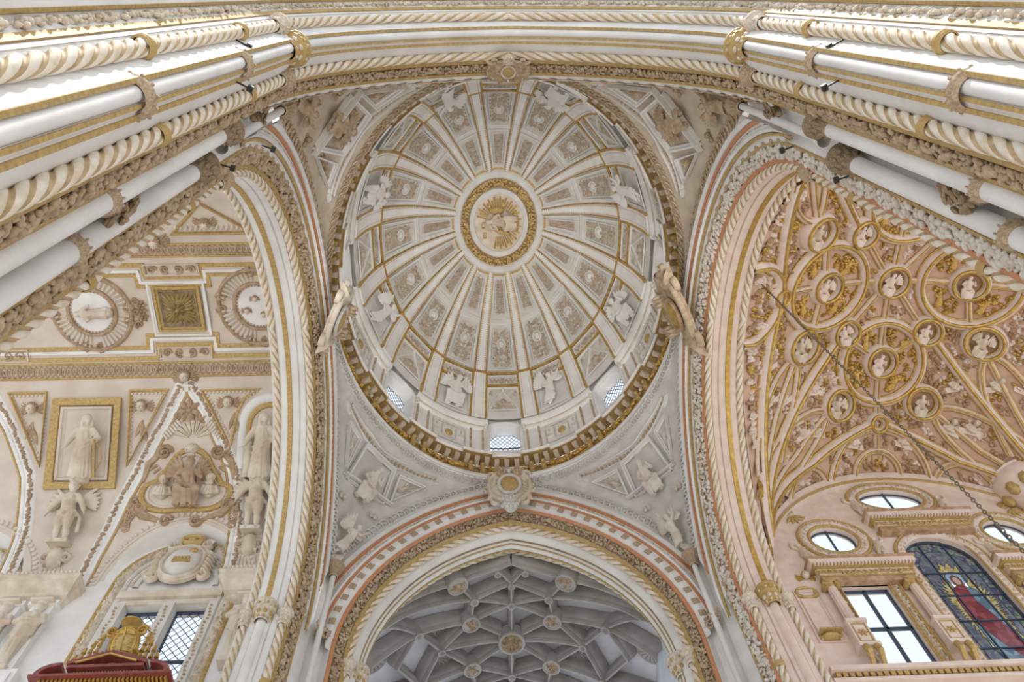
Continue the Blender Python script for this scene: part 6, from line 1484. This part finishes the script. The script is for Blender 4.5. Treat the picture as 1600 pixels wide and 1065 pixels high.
for x0, x1, rx0, rx1, ov in ((8.9, 10.8, 9.14, 10.5, OVL), (14.4, 16.3, 14.75, 16.1, OVR)):
    wq(x0, x1, FZ, 15.0); wq(x0, rx0, 15.0, 18.05); wq(rx1, x1, 15.0, 18.05); wq(x0, x1, 18.05, 19.3); tile(x0, x1, 19.3, 21.2, ov[:2], oval(*ov))
    for z in (15.0, 18.05): g.add([V((rx0, WY, z)), V((rx1, WY, z)), V((rx1, WY + 0.3, z)), V((rx0, WY + 0.3, z))], [(0, 1, 2, 3)])
    for x in (rx0, rx1): g.add([V((x, WY, 15.0)), V((x, WY, 18.05)), V((x, WY + 0.3, 18.05)), V((x, WY + 0.3, 15.0))], [(0, 1, 2, 3)])
up_to_vault(8.9, 10.8, 21.2); up_to_vault(14.4, 16.3, 21.2); up_to_vault(16.3, 18.05, FZ)
wq(10.8, 11.5, FZ, 21.4); wq(13.95, 14.4, FZ, 21.4); wq(11.5, 13.95, FZ, 14.9)
tile(11.5, 13.95, 14.9, 20.55, (12.75, 19.15), archf(12.75, 19.15, 1.05, 14.95, 19.15)); wq(11.5, 13.95, 20.55, 21.4)
tile(10.8, 14.4, 21.4, 23.05, OVT[:2], oval(*OVT)); up_to_vault(10.8, 14.4, 23.05)
g.build('wall_right', PINKL, smooth=False, kind='structure')
WT = onto((0, WY, 0), (1, 0, 0), (0, 0, 1), (0, -1, 0))
def wb(g, name, m, parent, **kw): return g.build(name, m, parent, T=WT, **kw)
def oval_window(ov, idx, label):
    cx, cz, rx, rz = ov; root = empty('window_%d' % idx, label, 'window', (cx, WY, cz - rz), kind='structure')
    g = R(); g.slab([(cx + rx * cos(2 * pi * k / 32), cz + rz * sin(2 * pi * k / 32)) for k in range(32)], -0.2, -0.22); wb(g, 'pane', PANE, root, smooth=False)
    g = R(); g.ring(cx, cz, rx - 0.02, rz - 0.02, 0.035, 1.2, 36, -0.2); g.slab([(cx - 0.025, cz - rz), (cx + 0.025, cz - rz), (cx + 0.025, cz + rz), (cx - 0.025, cz + rz)], -0.14, -0.2); wb(g, 'iron_bar', LEAD, root)
    g = R(); g.ring(cx, cz, rx + 0.06, rz + 0.06, 0.06, 1.2, 40); g.ring(cx, cz, rx + 0.38, rz + 0.34, 0.06, 1.4, 40); wb(g, 'gilt_moulding', OCHRE, root)
    g = R(); g.line([(cx + (rx + 0.22) * cos(2 * pi * k / 40), cz + (rz + 0.2) * sin(2 * pi * k / 40)) for k in range(40)], 0.13, 0.4, True); fr = wb(g, 'frame', PINKL, root)
    r0 = random.Random(idx); g = R()
    for k in range(60):
        a = 2 * pi * k / 60; g.dome(cx + (rx + 0.22 + r0.uniform(-0.06, 0.06)) * cos(a), cz + (rz + 0.2 + r0.uniform(-0.06, 0.06)) * sin(a), 0.07, 0.045, 0.1, r0.random() * 3, n=6, m=2)
    wb(g, 'leaf_carving', IVORY, fr, kind='stuff')
oval_window(OVT, 21, 'topmost oval window above the stained glass'); oval_window(OVL, 22, 'oval window over the plain rectangular window'); oval_window(OVR, 23, 'oval window at the right edge crossed by the chain')
def rect_window(x0, x1, idx, label):
    root = empty('window_%d' % idx, label, 'window', ((x0 + x1) / 2, WY, 15), kind='structure'); z0, z1 = 15.0, 18.05; xm = (x0 + x1) / 2
    for a, b, c, d in ((x0, xm, z0, 16.55), (xm, x1, z0, 16.55), (x0, xm, 16.55, z1), (xm, x1, 16.55, z1)):
        g = R(); g.slab([(a, c), (b, c), (b, d), (a, d)], -0.2, -0.22); wb(g, 'pane', PANE, root, smooth=False)
    g = R()
    for a, b, c, d in ((x0, x0 + 0.06, z0, z1), (x1 - 0.06, x1, z0, z1), (xm - 0.04, xm + 0.04, z0, z1), (x0, x1, z1 - 0.06, z1), (x0, x1, 16.51, 16.59), (x0, x1, z0, z0 + 0.06)): g.slab([(a, c), (b, c), (b, d), (a, d)], -0.12, -0.2)
    wb(g, 'iron_frame', LEAD, root, smooth=False)
    g = R(); g.frame([(x0 - 0.32, z0 - 0.1), (x1 + 0.32, z0 - 0.1), (x1 + 0.32, z1 + 0.32), (x0 - 0.32, z1 + 0.32)], 0.07, 0.1); g.frame([(x0 - 0.07, z0 - 0.07), (x1 + 0.07, z0 - 0.07), (x1 + 0.07, z1 + 0.07), (x0 - 0.07, z1 + 0.07)], 0.07, 0.1); fr = wb(g, 'gilt_frame', OCHRE, root)
    g = R(); r0 = random.Random(idx)
    for k in range(50):
        t = k / 50 * (2 * 3.1 + x1 - x0 + 0.4)
        if t < 3.1: p = (x0 - 0.18, z0 + t)
        elif t < 3.1 + x1 - x0 + 0.4: p = (x0 - 0.2 + t - 3.1, z1 + 0.18)
        else: p = (x1 + 0.18, z1 - (t - 3.1 - (x1 - x0 + 0.4)))
        g.dome(p[0] + r0.uniform(-0.05, 0.05), p[1], 0.09, 0.05, 0.1, r0.random() * 3, n=6, m=2); g.spiral(p[0], p[1], 0.08, 1.2, k, 1, 0.025, 2, 7)
    wb(g, 'leaf_carving', IVORY, fr, kind='stuff')
rect_window(9.14, 10.5, 24, 'rectangular plain glass window with dark cross bars'); rect_window(14.75, 16.1, 25, 'rectangular window cut off by the right edge of the view')
# stained glass
def stained3(name, cols, scale):
    m = glass(name, (1, 1, 1), 0.94); nt = m.node_tree; t = [n for n in nt.nodes if n.type == 'BSDF_TRANSPARENT'][0]
    tc = nt.nodes.new('ShaderNodeTexCoord'); v = nt.nodes.new('ShaderNodeTexVoronoi'); v.inputs['Scale'].default_value = scale
    sp = nt.nodes.new('ShaderNodeSeparateColor'); r = nt.nodes.new('ShaderNodeValToRGB'); r.color_ramp.interpolation = 'CONSTANT'
    while len(r.color_ramp.elements) < len(cols): r.color_ramp.elements.new(0.5)
    for k, c in enumerate(cols): r.color_ramp.elements[k].position = k / len(cols); r.color_ramp.elements[k].color = (*c, 1)
    nt.links.new(tc.outputs['Object'], v.inputs['Vector']); nt.links.new(v.outputs['Color'], sp.inputs[0]); nt.links.new(sp.outputs[0], r.inputs[0]); nt.links.new(r.outputs[0], t.inputs[0])
    return m
SG = {'ground': stained3('glass_ground', [(0.07, 0.075, 0.11), (0.13, 0.13, 0.14), (0.09, 0.08, 0.12), (0.15, 0.15, 0.14), (0.08, 0.10, 0.13), (0.11, 0.115, 0.11)], 13.0), 'border': stained3('glass_border', [(0.05, 0.04, 0.09), (0.13, 0.15, 0.10), (0.08, 0.06, 0.12), (0.18, 0.19, 0.14), (0.06, 0.10, 0.08)], 11.0),
      'red': stained3('glass_red', [(0.17, 0.035, 0.04), (0.22, 0.055, 0.06), (0.13, 0.03, 0.035)], 5.0), 'blue': stained3('glass_blue', [(0.11, 0.17, 0.20), (0.16, 0.23, 0.27), (0.08, 0.12, 0.16)], 6.0), 'gold': stained3('glass_gold', [(0.36, 0.28, 0.11), (0.26, 0.19, 0.07), (0.42, 0.35, 0.17)], 12.0), 'skin': glass('glass_skin', (0.42, 0.25, 0.18)), 'hair': glass('glass_hair', (0.10, 0.06, 0.04)), 'halo': glass('glass_halo', (0.24, 0.32, 0.40))}
sgw = empty('window_26', 'arched stained glass window with a red-robed haloed figure', 'window', (12.75, WY, 14.95), kind='structure')
cx, hw, zs, z0 = 12.75, 1.05, 19.15, 14.95
def star(fn, n=72):
    c = (cx, 17.3); return [fn(2 * pi * k / n) for k in range(n)]
def ray_to(poly, a, c=(0, 17.3)):
    """where a ray from c at angle a leaves a polygon"""
    best = 0
    for i in range(len(poly)):
        (x1, y1), (x2, y2) = poly[i], poly[(i + 1) % len(poly)]; dx, dy = cos(a), sin(a); ex, ey = x2 - x1, y2 - y1; det = dx * -ey + ex * dy
        if abs(det) < 1e-9: continue
        t = ((x1 - c[0]) * -ey + ex * (y1 - c[1])) / det; u = (dx * (y1 - c[1]) - dy * (x1 - c[0])) / det
        if t > 0 and -1e-6 <= u <= 1 + 1e-6: best = max(best, t)
    return (cx + c[0] + cos(a) * best, c[1] + sin(a) * best)
win_ol = [(-hw, z0), (hw, z0)] + [(hw * cos(pi * k / 24), zs + hw * sin(pi * k / 24)) for k in range(25)]
inn_ol = [(x * 0.74, 17.3 + (z - 17.3) * 0.84) for x, z in win_ol]
fig_ol = [(-0.13, 18.2), (-0.27, 18.4), (-0.26, 18.65), (0, 18.82), (0.26, 18.65), (0.27, 18.4), (0.13, 18.2), (0.34, 18.0), (0.44, 17.3), (0.5, 15.6), (0.2, 15.4), (-0.05, 15.25), (-0.4, 15.4), (-0.44, 16.8), (-0.42, 17.6), (-0.32, 18.05)]
N_ = 96; angs = [2 * pi * k / N_ + 0.01 for k in range(N_)]
w_p, i_p, f_p = ([ray_to(o, a) for a in angs] for o in (win_ol, inn_ol, fig_ol))
def glory(k):
    a = angs[k]; (fx, fz), (ix, iz) = f_p[k], i_p[k]; t = (0.30 if k % 2 else 0.12) * (1.6 if sin(a) > 0.2 else 0.8); L = hypot(ix - fx, iz - fz); t = min(0.9, t / max(L, 0.05)); return (fx + (ix - fx) * t, fz + (iz - fz) * t)
g_p = [glory(k) for k in range(N_)]
def glass_ring(name, outer, inner, key):
    g = G(); holed(g, [WT(x, z, -0.2) for x, z in outer], [WT(x, z, -0.2) for x, z in inner]); return g.build(name, SG[key], sgw, smooth=False)
glass_ring('border_glass', w_p, i_p, 'border'); glass_ring('ground_glass', i_p, g_p, 'ground'); glass_ring('glory_glass', g_p, f_p, 'gold')
def sgp(name, poly, key): g = R(); g.add([(cx + x, z, -0.2) for x, z in poly], [tuple(range(len(poly)))]); return wb(g, name, SG[key], sgw, smooth=False)
h_ol = [(-0.13, 18.2), (-0.27, 18.4), (-0.26, 18.65), (0, 18.82), (0.26, 18.65), (0.27, 18.4), (0.13, 18.2)]; hr = [(-0.13, 18.2), (-0.16, 18.4), (-0.14, 18.58), (0, 18.68), (0.14, 18.58), (0.16, 18.4), (0.13, 18.2)]
fa = [(-0.06, 18.26), (-0.1, 18.4), (-0.08, 18.53), (0, 18.58), (0.08, 18.53), (0.1, 18.4), (0.06, 18.26)]
g = G(); holed(g, [WT(cx + x, z, -0.2) for x, z in h_ol], [WT(cx + x, z, -0.2) for x, z in hr]); g.build('halo_glass', SG['halo'], sgw, smooth=False)
g = G(); holed(g, [WT(cx + x, z, -0.2) for x, z in hr], [WT(cx + x, z, -0.2) for x, z in fa]); g.build('hair_glass', SG['hair'], sgw, smooth=False)
sgp('face_glass', fa, 'skin')
sgp('mantle_glass', [(-0.32, 18.05), (-0.13, 18.2), (0.13, 18.2), (0.1, 17.6), (0.3, 16.9), (0.5, 15.6), (0.2, 15.4), (-0.1, 15.9), (-0.44, 16.8), (-0.42, 17.6)], 'red')
sgp('sleeve_glass', [(0.13, 18.2), (0.34, 18.0), (0.44, 17.3), (0.5, 15.6), (0.3, 16.9), (0.1, 17.6)], 'blue'); sgp('robe_glass', [(-0.44, 16.8), (-0.1, 15.9), (0.2, 15.4), (-0.05, 15.25), (-0.4, 15.4)], 'blue')
cols = [cx - hw, cx - 0.35, cx + 0.40, cx + hw]; rws = [z0, 15.75, 16.75, 17.75, 18.7, 20.2]
g = R()
for x in cols[1:3]: g.slab([(x - 0.016, z0), (x + 0.016, z0), (x + 0.016, zs + sqrt(hw * hw - (x - cx) ** 2)), (x - 0.016, zs + sqrt(hw * hw - (x - cx) ** 2))], -0.14, -0.19)
for z in rws[1:5]: g.slab([(cx - hw, z - 0.018), (cx + hw, z - 0.018), (cx + hw, z + 0.018), (cx - hw, z + 0.018)], -0.14, -0.19)
g.line([(cx - hw, z0)] + [(cx - hw * cos(pi * k / 20), zs + hw * sin(pi * k / 20)) for k in range(21)] + [(cx + hw, z0)], 0.04, 1.2, z0=-0.2)
for pl in (i_p, f_p, g_p): g.line(pl, 0.012, 1.2, True, z0=-0.195)
wb(g, 'lead_frame', LEAD, sgw, smooth=False)
g = R(); ar = [(cx - 1.18, z0)] + [(cx - 1.18 * cos(pi * k / 24), zs + 1.18 * sin(pi * k / 24)) for k in range(25)] + [(cx + 1.18, z0)]; g.line(ar, 0.13, 0.6); fr = wb(g, 'frame', PINKL, sgw)
g = R(); g.line([(cx + (x - cx) * 0.905, z) for x, z in ar], 0.04, 1.4); g.line([(cx + (x - cx) * 1.14, zs + (z - zs) * (1.14 if z > zs else 1)) for x, z in ar], 0.05, 1.4); wb(g, 'gilt_edge', OCHRE, fr)
g = R(); r0 = random.Random(3)
for x, y, a in curve_pts(lambda t: (lambda k, u: (ar[k][0] + (ar[k + 1][0] - ar[k][0]) * u, ar[k][1] + (ar[k + 1][1] - ar[k][1]) * u))(min(len(ar) - 2, int(t * (len(ar) - 1))), t * (len(ar) - 1) - min(len(ar) - 2, int(t * (len(ar) - 1)))), 0.2): g.dome(x, y, 0.08, 0.05, 0.14, r0.random() * 3, n=7, m=2); g.spiral(x, y, 0.09, 1.2, r0.random() * 6, 1, 0.03, 3, 8)
wb(g, 'leaf_carving', IVORY, fr, kind='stuff')
# entablatures
def entab(x0, x1, zt, label):
    root = empty('entablature', label, 'entablature', ((x0 + x1) / 2, WY, zt - 0.8))
    def bl(name, z0, z1, d, m, ex=0.0): g = R(); g.slab([(x0 - ex, z0), (x1 + ex, z0), (x1 + ex, z1), (x0 - ex, z1)], d); return wb(g, name, m, root, smooth=False)
    bl('architrave', zt - 0.80, zt - 0.60, 0.22, PINKT, -0.1); bl('gilt_fillet', zt - 0.6, zt - 0.55, 0.26, OCHRE, -0.08); bl('frieze', zt - 0.55, zt - 0.26, 0.22, PINKL, -0.1); bl('bed', zt - 0.26, zt - 0.18, 0.34, OCHRE, 0.02); bl('corona', zt - 0.18, zt - 0.02, 0.42, PINKL, 0.10); bl('cyma', zt - 0.02, zt + 0.05, 0.47, PINKT, 0.14)
    g = R(); x = x0
    while x < x1: g.slab([(x, zt - 0.25), (x + 0.05, zt - 0.25), (x + 0.05, zt - 0.18), (x, zt - 0.18)], 0.42, 0.3); x += 0.1
    wb(g, 'dentils', PINKL, root, smooth=False, kind='stuff')
    g = R(); x = x0 + 0.05; r0 = random.Random(2)
    while x < x1 - 0.05: g.spiral(x, zt - 0.4, 0.09, 1.3, r0.random() * 6, 1, 0.03, 1.6, 8); g.dome(x + 0.08, zt - 0.42, 0.05, 0.04, 0.08, n=6, m=2); x += 0.17
    g.build('frieze_scrolls', OCHRE, root, T=lambda x, z, h: WT(x, z, h + 0.22), kind='stuff')
entab(8.55, 11.45, 18.85, 'pink and gilt entablature over the plain rectangular window'); entab(11.25, 14.4, 21.05, 'pink and gilt entablature under the topmost oval window'); entab(14.1, 17.0, 18.85, 'pink and gilt entablature at the right edge of the view')
def fcol(x, label):
    root = empty('fluted_column', label, 'column', (x, WY - 0.15, 15.4), group='fluted columns beside the right windows'); y = WY - 0.16
    g = G(); g.lathe([(0.16, 16.4), (0.17, 16.45), (0.135, 16.5), (0.115, 17.85)], (x, y, 0), 40, 10, 0.06); g.build('shaft', PINKL, root)
    g = G(); g.box((x, y, 18.0), (0.2, 0.17, 0.04)); g.lathe([(0.12, 17.82), (0.14, 17.86), (0.14, 17.94), (0.16, 17.98)], (x, y, 0), 14)
    for q in (-1, 1): g.tube([V((x + q * 0.17, y - 0.17, 17.9)), V((x + q * 0.17, y + 0.1, 17.9))], 0.085, 10)
    g.build('capital', OCHRE, root)
    g = G(); g.box((x, y, 15.95), (0.24, 0.18, 0.42)); g.box((x, y - 0.02, 16.36), (0.28, 0.22, 0.05)); g.box((x, y - 0.02, 15.52), (0.28, 0.22, 0.06)); g.build('pedestal', PINKL, root, smooth=False)
    g = R(); g.frame([(x - 0.18, 15.62), (x + 0.18, 15.62), (x + 0.18, 16.26), (x - 0.18, 16.26)], 0.03, 0.03); g.flower(x, 15.94, 0.14, 0.05); g.build('gilt_panel', OCHRE, root, T=lambda a, z, h: V((a, y - 0.18 - h, z)))
    for q in (-1, 1):
        g = G(); g.tube([V((x + q * 0.14, y - 0.2, 15.46)), V((x + q * 0.14, y - 0.26, 15.25)), V((x + q * 0.14, y - 0.12, 15.0)), V((x + q * 0.14, y - 0.02, 14.8))], [0.08, 0.09, 0.07, 0.05], 8); g.build('bracket', OCHRE, root)
for x, lab in ((8.78, 'leftmost fluted column beside the plain rectangular window'), (11.12, 'fluted column between the plain window and the stained glass'), (14.38, 'fluted column right of the stained glass'), (16.6, 'fluted column beyond the right edge window')): fcol(x, lab)
g = R(); g.slab([(7.5, 14.5), (17.9, 14.5), (17.9, 14.62), (7.5, 14.62)], 0.2); g.slab([(7.5, 14.78), (17.9, 14.78), (17.9, 14.92), (7.5, 14.92)], 0.3); st = wb(g, 'trim_2', PINKL, None, smooth=False, kind='structure')
g = R(); x = 7.6
while x < 17.8: g.slab([(x, 14.64), (x + 0.11, 14.64), (x + 0.11, 14.77), (x, 14.77)], 0.22); x += 0.17
wb(g, 'dentil_row', OCHRE, st, smooth=False, kind='stuff')
# panelled niche at the left end of the wall
nr = empty('wall_panel', 'tall pale panel with oval head beside the leftmost fluted column', 'panel', (8.05, WY, 15.9))
g = R(); g.frame([(7.72, 15.95), (8.45, 15.95), (8.45, 17.95), (7.72, 17.95)], 0.05, 0.06); g.frame([(7.82, 16.05), (8.35, 16.05), (8.35, 17.6), (7.82, 17.6)], 0.035, 0.05); wb(g, 'frame', PINKL, nr)
g = R(); g.ring(8.08, 17.85, 0.28, 0.2, 0.06, 1.4, 24); g.line([(7.72, 17.75), (7.82, 17.75)], 0.05, 1.4); g.line([(8.34, 17.75), (8.45, 17.75)], 0.05, 1.4); wb(g, 'oval_moulding', OCHRE, nr)
g = R(); g.dome(8.08, 16.12, 0.3, 0.12, 0.22); g.slab([(7.8, 16.2), (8.38, 16.2), (8.38, 16.26), (7.8, 16.26)], 0.26); g.build('gilt_bracket', OCHRE, nr, T=WT)
# putti and scrolls around the oval windows
for k, (x, z, q, lab) in enumerate(((8.72, 19.0, -1, 'small carved boy kneeling left of the lower oval window'), (10.95, 19.2, 1, 'small carved boy between the lower oval window and the stained glass arch'), (11.3, 21.3, -1, 'small carved boy left of the topmost oval window'), (14.05, 21.3, 1, 'small carved boy right of the topmost oval window'), (14.45, 19.0, -1, 'small carved boy left of the oval window at the right edge'))):
    statue('boy_statue', figure('boy', lambda: fig_putto(4, False, 'up'), IVORY, 0.016), place((x, WY - 0.02, z), (-q, 0, 0), (q * 0.25, 0, 1), (0, -1, 0.2), 1.05), lab, 'statue', 'boys around the oval windows')
for x, z in ((8.95, 21.55), (16.2, 21.6), (11.5, 20.75), (14.0, 20.75)):
    g = R(); g.spiral(x - 0.1, z + 0.1, 0.2, 1.6, 0, 1, 0.05, 1.4)
    for k in range(5): g.leaf(x, z - 0.1, -0.2 - 0.5 * k, 0.4, 0.07, 0.09)
    g.spiral(x + 0.28, z - 0.15, 0.12, 1.4, 0, -1, 0.04, 1.4); tag(wb(g, 'wall_scroll', OCHRE, None), {8.95: 'gilt scroll left above the lower oval window', 16.2: 'gilt scroll above the oval window at the right edge', 11.5: 'gilt scroll left of the stained glass arch head', 14.0: 'gilt scroll right of the stained glass arch head'}[x], 'ornament')
cherub((8.3, WY - 0.02, 18.5), (1, 0, 0), (0, 0, 1), (0, -1, 0), 0.3, 'gilt-winged cherub head above the pale wall panel', IVORY, GOLD)
g = G(); g.lathe([(0.05, -0.9), (0.35, -0.7), (0.5, -0.4), (0.62, -0.1), (0.85, 0.25), (0.95, 0.5), (0.9, 0.75), (0.95, 0.8), (0, 0.85)], n=24); co = g.build('corbel', PINKL, M=Matrix.Translation(V((17.0, 5.9, 21.7))), label='round pink corbel where the vault ribs gather at the right edge', cat='corbel')
g = G()
for k in range(9): a = 2 * pi * k / 9; g.ell((0.72 * cos(a), 0.72 * sin(a), 0.1), (V((0.2, 0, 0)), V((0, 0.2, 0)), V((0, 0, 0.3))), 7, 5)
o = g.build('gilt_leaves', OCHRE); o.parent = co

# ------------------------------------------------------------------ long chain hanging from the right vault
c0, c1 = V((7.63, -1.09, 23.2)), V((7.38, -1.27, 6.5))
chain = empty('hanging_chain', 'long worn iron chain hanging across the gilded rib vault', 'chain', c1)
g = G(); L_ = 0.085; n = 10
g.tube([V((0.026 * cos(2 * pi * k / n), 0, L_ * 0.62 * sin(2 * pi * k / n))) for k in range(n)], 0.011, 5, closed=True); LINK = g.mesh('link', CHAINM)
dv = (c1 - c0); nl = int(dv.length / (L_ * 1.02)); q = dv.to_track_quat('Z', 'Y').to_matrix().to_4x4()
for k in range(nl):
    M = Matrix.Translation(c0 + dv * (k / nl)) @ q @ Matrix.Rotation(pi / 2 * (k % 2), 4, 'Z')
    o = link_mesh('link', LINK, chain, M)
# ------------------------------------------------------------------ far transept: grey star vault
def fvz(x, y):
    v = min(1, abs(x) / 5.0); u = min(1, abs(y - 12.2) / 3.6); cv = 1 - sqrt(1 - v * v)
    return 22.9 - (1.9 * v * v * (1 - u * u) + 5.0 * u * u * cv)
def FV(x, y, h=0.0):
    Y = 12.2 + y; e = 0.02; n = V(((fvz(x + e, Y) - fvz(x - e, Y)) / (2 * e), (fvz(x, Y + e) - fvz(x, Y - e)) / (2 * e), -1)).normalized()
    return V((x, Y, fvz(x, Y))) + n * h
fvt = empty('star_vault', 'grey stone star vault with deep ribs and bosses beyond the far arch', 'vault', (0, 12.2, 18))
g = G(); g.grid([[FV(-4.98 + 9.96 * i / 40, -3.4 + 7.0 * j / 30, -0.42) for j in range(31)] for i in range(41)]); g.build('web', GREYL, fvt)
def frib(pts, w=0.145):
    q = dense(pts, 0.15); rows = []; k = len(q)
    prof = ((0.85, -0.5), (0.8, -0.15), (0.6, 0.05), (0.36, 0.1), (0.34, 0.3), (0.14, 0.36), (-0.14, 0.36), (-0.34, 0.3), (-0.36, 0.1), (-0.6, 0.05), (-0.8, -0.15), (-0.85, -0.5))
    for i in range(k):
        a, b = q[max(0, i - 1)], q[min(k - 1, i + 1)]; l = hypot(b[0] - a[0], b[1] - a[1]) or 1; nx, ny = -(b[1] - a[1]) / l, (b[0] - a[0]) / l
        rows.append([FV(q[i][0] + nx * w * p, q[i][1] + ny * w * p, h * 0.75) for p, h in prof])
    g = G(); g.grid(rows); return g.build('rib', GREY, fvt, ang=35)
def boss(x, y, r, kind=0):
    g = R(); g.slab(circ(x, y, r, 24), 0.34, -0.1); g.line(circ(x, y, r * 0.92, 24), r * 0.12, 1, True, z0=0.33); o = g.build('boss', GREY, fvt, T=FV)
    g = R(); rr = random.Random(int(x * 10 + y * 7))
    if kind == 2:
        g.slab(circ(x, y, r * 0.84, 24), 0.36); g.build('boss_ground', DKTAN, o, T=FV); g = R()
    if kind:
        for k in range(int(14 + 20 * kind)): a = rr.random() * 6.28; d = rr.random() * r * 0.7; g.dome(x + d * cos(a), y + d * sin(a), r * 0.16, r * 0.1, 0.09, rr.random() * 3, n=6, m=2, z0=0.33)
        g.build('boss_carving', DKTAN if kind == 2 else TAN, o, T=FV)
    else:
        g.flower(x, y, r * 0.7, 0.06, 6); g.build('boss_carving', GREY, o, T=lambda a, b, h: FV(a, b, h + 0.33))
boss(0, 0, 0.5, 2)
for sx in (-1, 1):
    frib([(sx * 0.45, 0), (sx * 2.6, -0.1)]); boss(sx * 2.6, -0.1, 0.14)
    for sy in (-1, 1):
        b, m_, s_, b3, a3 = (sx * 1.5, sy * 1.05), (0, sy * 1.65), (sx * 1.36, sy * 2.0), (sx * 1.95, sy * 2.9), (sx * 3.35, sy * 1.25)
        boss(*b, 0.33, 1); boss(*s_, 0.16); boss(*a3, 0.16)
        if sy < 0: boss(*b3, 0.36, 1)
        frib([(sx * 0.4, sy * 0.3), b]); frib([b, m_]); frib([b, s_]); frib([m_, s_]); frib([s_, b3]); frib([b, (sx * 2.6, -0.1)]); frib([b, a3]); frib([(sx * 2.6, -0.1), a3]); frib([s_, (sx * 4.4, sy * 2.6)]); frib([s_, (0, sy * 2.55)], 0.14); frib([a3, (sx * 4.7, sy * 3.0)]); frib([b3, (sx * 4.5, sy * 3.2)]); frib([b3, (sx * 0.5, sy * 3.2)], 0.14); frib([(0, sy * 2.55), (sx * 0.5, sy * 3.2)], 0.14); frib([a3, (sx * 4.9, sy * 0.9)]); frib([(sx * 0.5, sy * 3.2), (0, sy * 3.4)], 0.14)
        boss(sx * 0.5, sy * 3.05, 0.13)
    frib([(sx * 3.35, -1.25), (sx * 4.1, -0.1), (sx * 3.35, 1.25)])
for sy in (-1, 1):
    frib([(0, sy * 0.45), (0, sy * 2.55)]); boss(0, sy * 1.65, 0.15); boss(0, sy * 2.5, 0.13)
    # fluted round rosettes in the webs
for x, y, r in ((-2.55, 0.75, 0.40), (2.25, 0.75, 0.40), (-2.55, -0.66, 0.36), (2.25, -0.66, 0.36), (-4.6, -0.3, 0.42), (4.6, -0.3, 0.42), (1.15, -2.95, 0.30)):
    g = R(); g.line(circ(x, y, r, 28), 0.05, 1.2, True, z0=0); g.shell(x, y, r * 0.92, 0, 2 * pi, 16, 0.08, 0.2); g.dome(x, y, r * 0.16, r * 0.16, 0.12); ro = g.build('web_rosette', GREY, fvt, T=lambda a, b, h: FV(a, b, h - 0.38))
for sx in (-1, 1):
    g = G(); g.add([V((sx * 5.02, 8.9, FZ)), V((sx * 5.02, 16, FZ)), V((sx * 5.02, 16, 21.6)), V((sx * 5.02, 8.9, 21.6))], [(0, 1, 2, 3)]); g.build('wall_transept_%s' % ('left' if sx < 0 else 'right'), GREYL, smooth=False, kind='structure')

# ------------------------------------------------------------------ small floodlights on the piers, with a few unseen ones added
for k, (x, y, z, lab) in enumerate(((-4.62, -8.52, 13.9, 'small black floodlight on the upper rope shaft of the near left pier'), (-4.42, -7.98, 12.9, 'small black floodlight on the white shaft collar of the near left pier'), (-4.85, -6.6, 15.6, 'small black floodlight above the leafy capitals of the near left pier'), (-5.5, -6.35, 15.1, 'small black floodlight on a bar between the columns of the near left pier'),
                                    (4.62, -8.52, 12.9, 'small black floodlight on the upper rope shaft of the near right pier'), (4.42, -7.98, 12.4, 'small black floodlight on the white shaft collar of the near right pier'), (4.85, -6.6, 14.9, 'small black floodlight above the leafy capitals of the near right pier'), (5.5, -6.25, 13.9, 'small black floodlight beside the second leafy capital of the near right pier'),
                                    (-5.2, 7.3, 14.6, 'added unseen floodlight on the far left pier below the view'), (5.2, 7.3, 14.6, 'added unseen floodlight on the far right pier below the view'),  # unseen pair added to balance the light on the dome
                                    (7.36, -5.72, 13.0, 'warm floodlight behind the near right pier turned to the gilded vault'), (-7.36, -5.72, 13.0, 'added unseen warm floodlight behind the near left pier turned to the stuccoed vault'))):  # left vault lamp is unseen, added to warm the stucco
    root = empty('floodlight', lab, 'floodlight', (x, y, z), group='floodlights on the piers'); d = V((-x * 0.3, -y * 0.1, 0)).normalized()
    g = G(); c = V((x, y, z)) + d * 0.16; g.box(c, (0.05, 0.04, 0.04), (V((-d.y, d.x, 0)), d, V((0, 0, 1)))); g.build('housing', LAMPM, root, smooth=False)
    g = G(); g.tube([V((x, y, z - 0.05)) - d * 0.05, V((x, y, z - 0.02)) + d * 0.12], 0.015, 5); g.build('arm', IRON, root)
    g = G(); g.box(c + d * 0.055, (0.04, 0.006, 0.028), (V((-d.y, d.x, 0)), d, V((0, 0, 1)))); g.build('lens', PANE, root, smooth=False)
    if k in (0, 1, 4, 5): continue
    L = bpy.data.lights.new('floodlight_beam', 'SPOT'); L.energy = 1150; L.color = (1.0, 0.98, 0.95); L.spot_size = rad(54); L.spot_blend = 0.9; L.shadow_soft_size = 0.25
    lo = bpy.data.objects.new('floodlight_beam', L); COL.objects.link(lo); pos_ = c + d * 0.25
    tgt = V((0, -y * 0.35, 31))
    if k >= 10: pos_ = c + V((0.3 if x > 0 else -0.3, 0.2, 0.1)); tgt = V((x * 1.7, 1.5, 24)); L.energy = 240 if x > 0 else 60; L.color = (1.0, 0.80, 0.56) if x > 0 else (1.0, 0.84, 0.64); L.spot_size = rad(120)
    lo.matrix_basis = Matrix.Translation(pos_ - V((x, y, z))) @ (tgt - pos_).to_track_quat('-Z', 'Y').to_matrix().to_4x4(); lo.parent = root
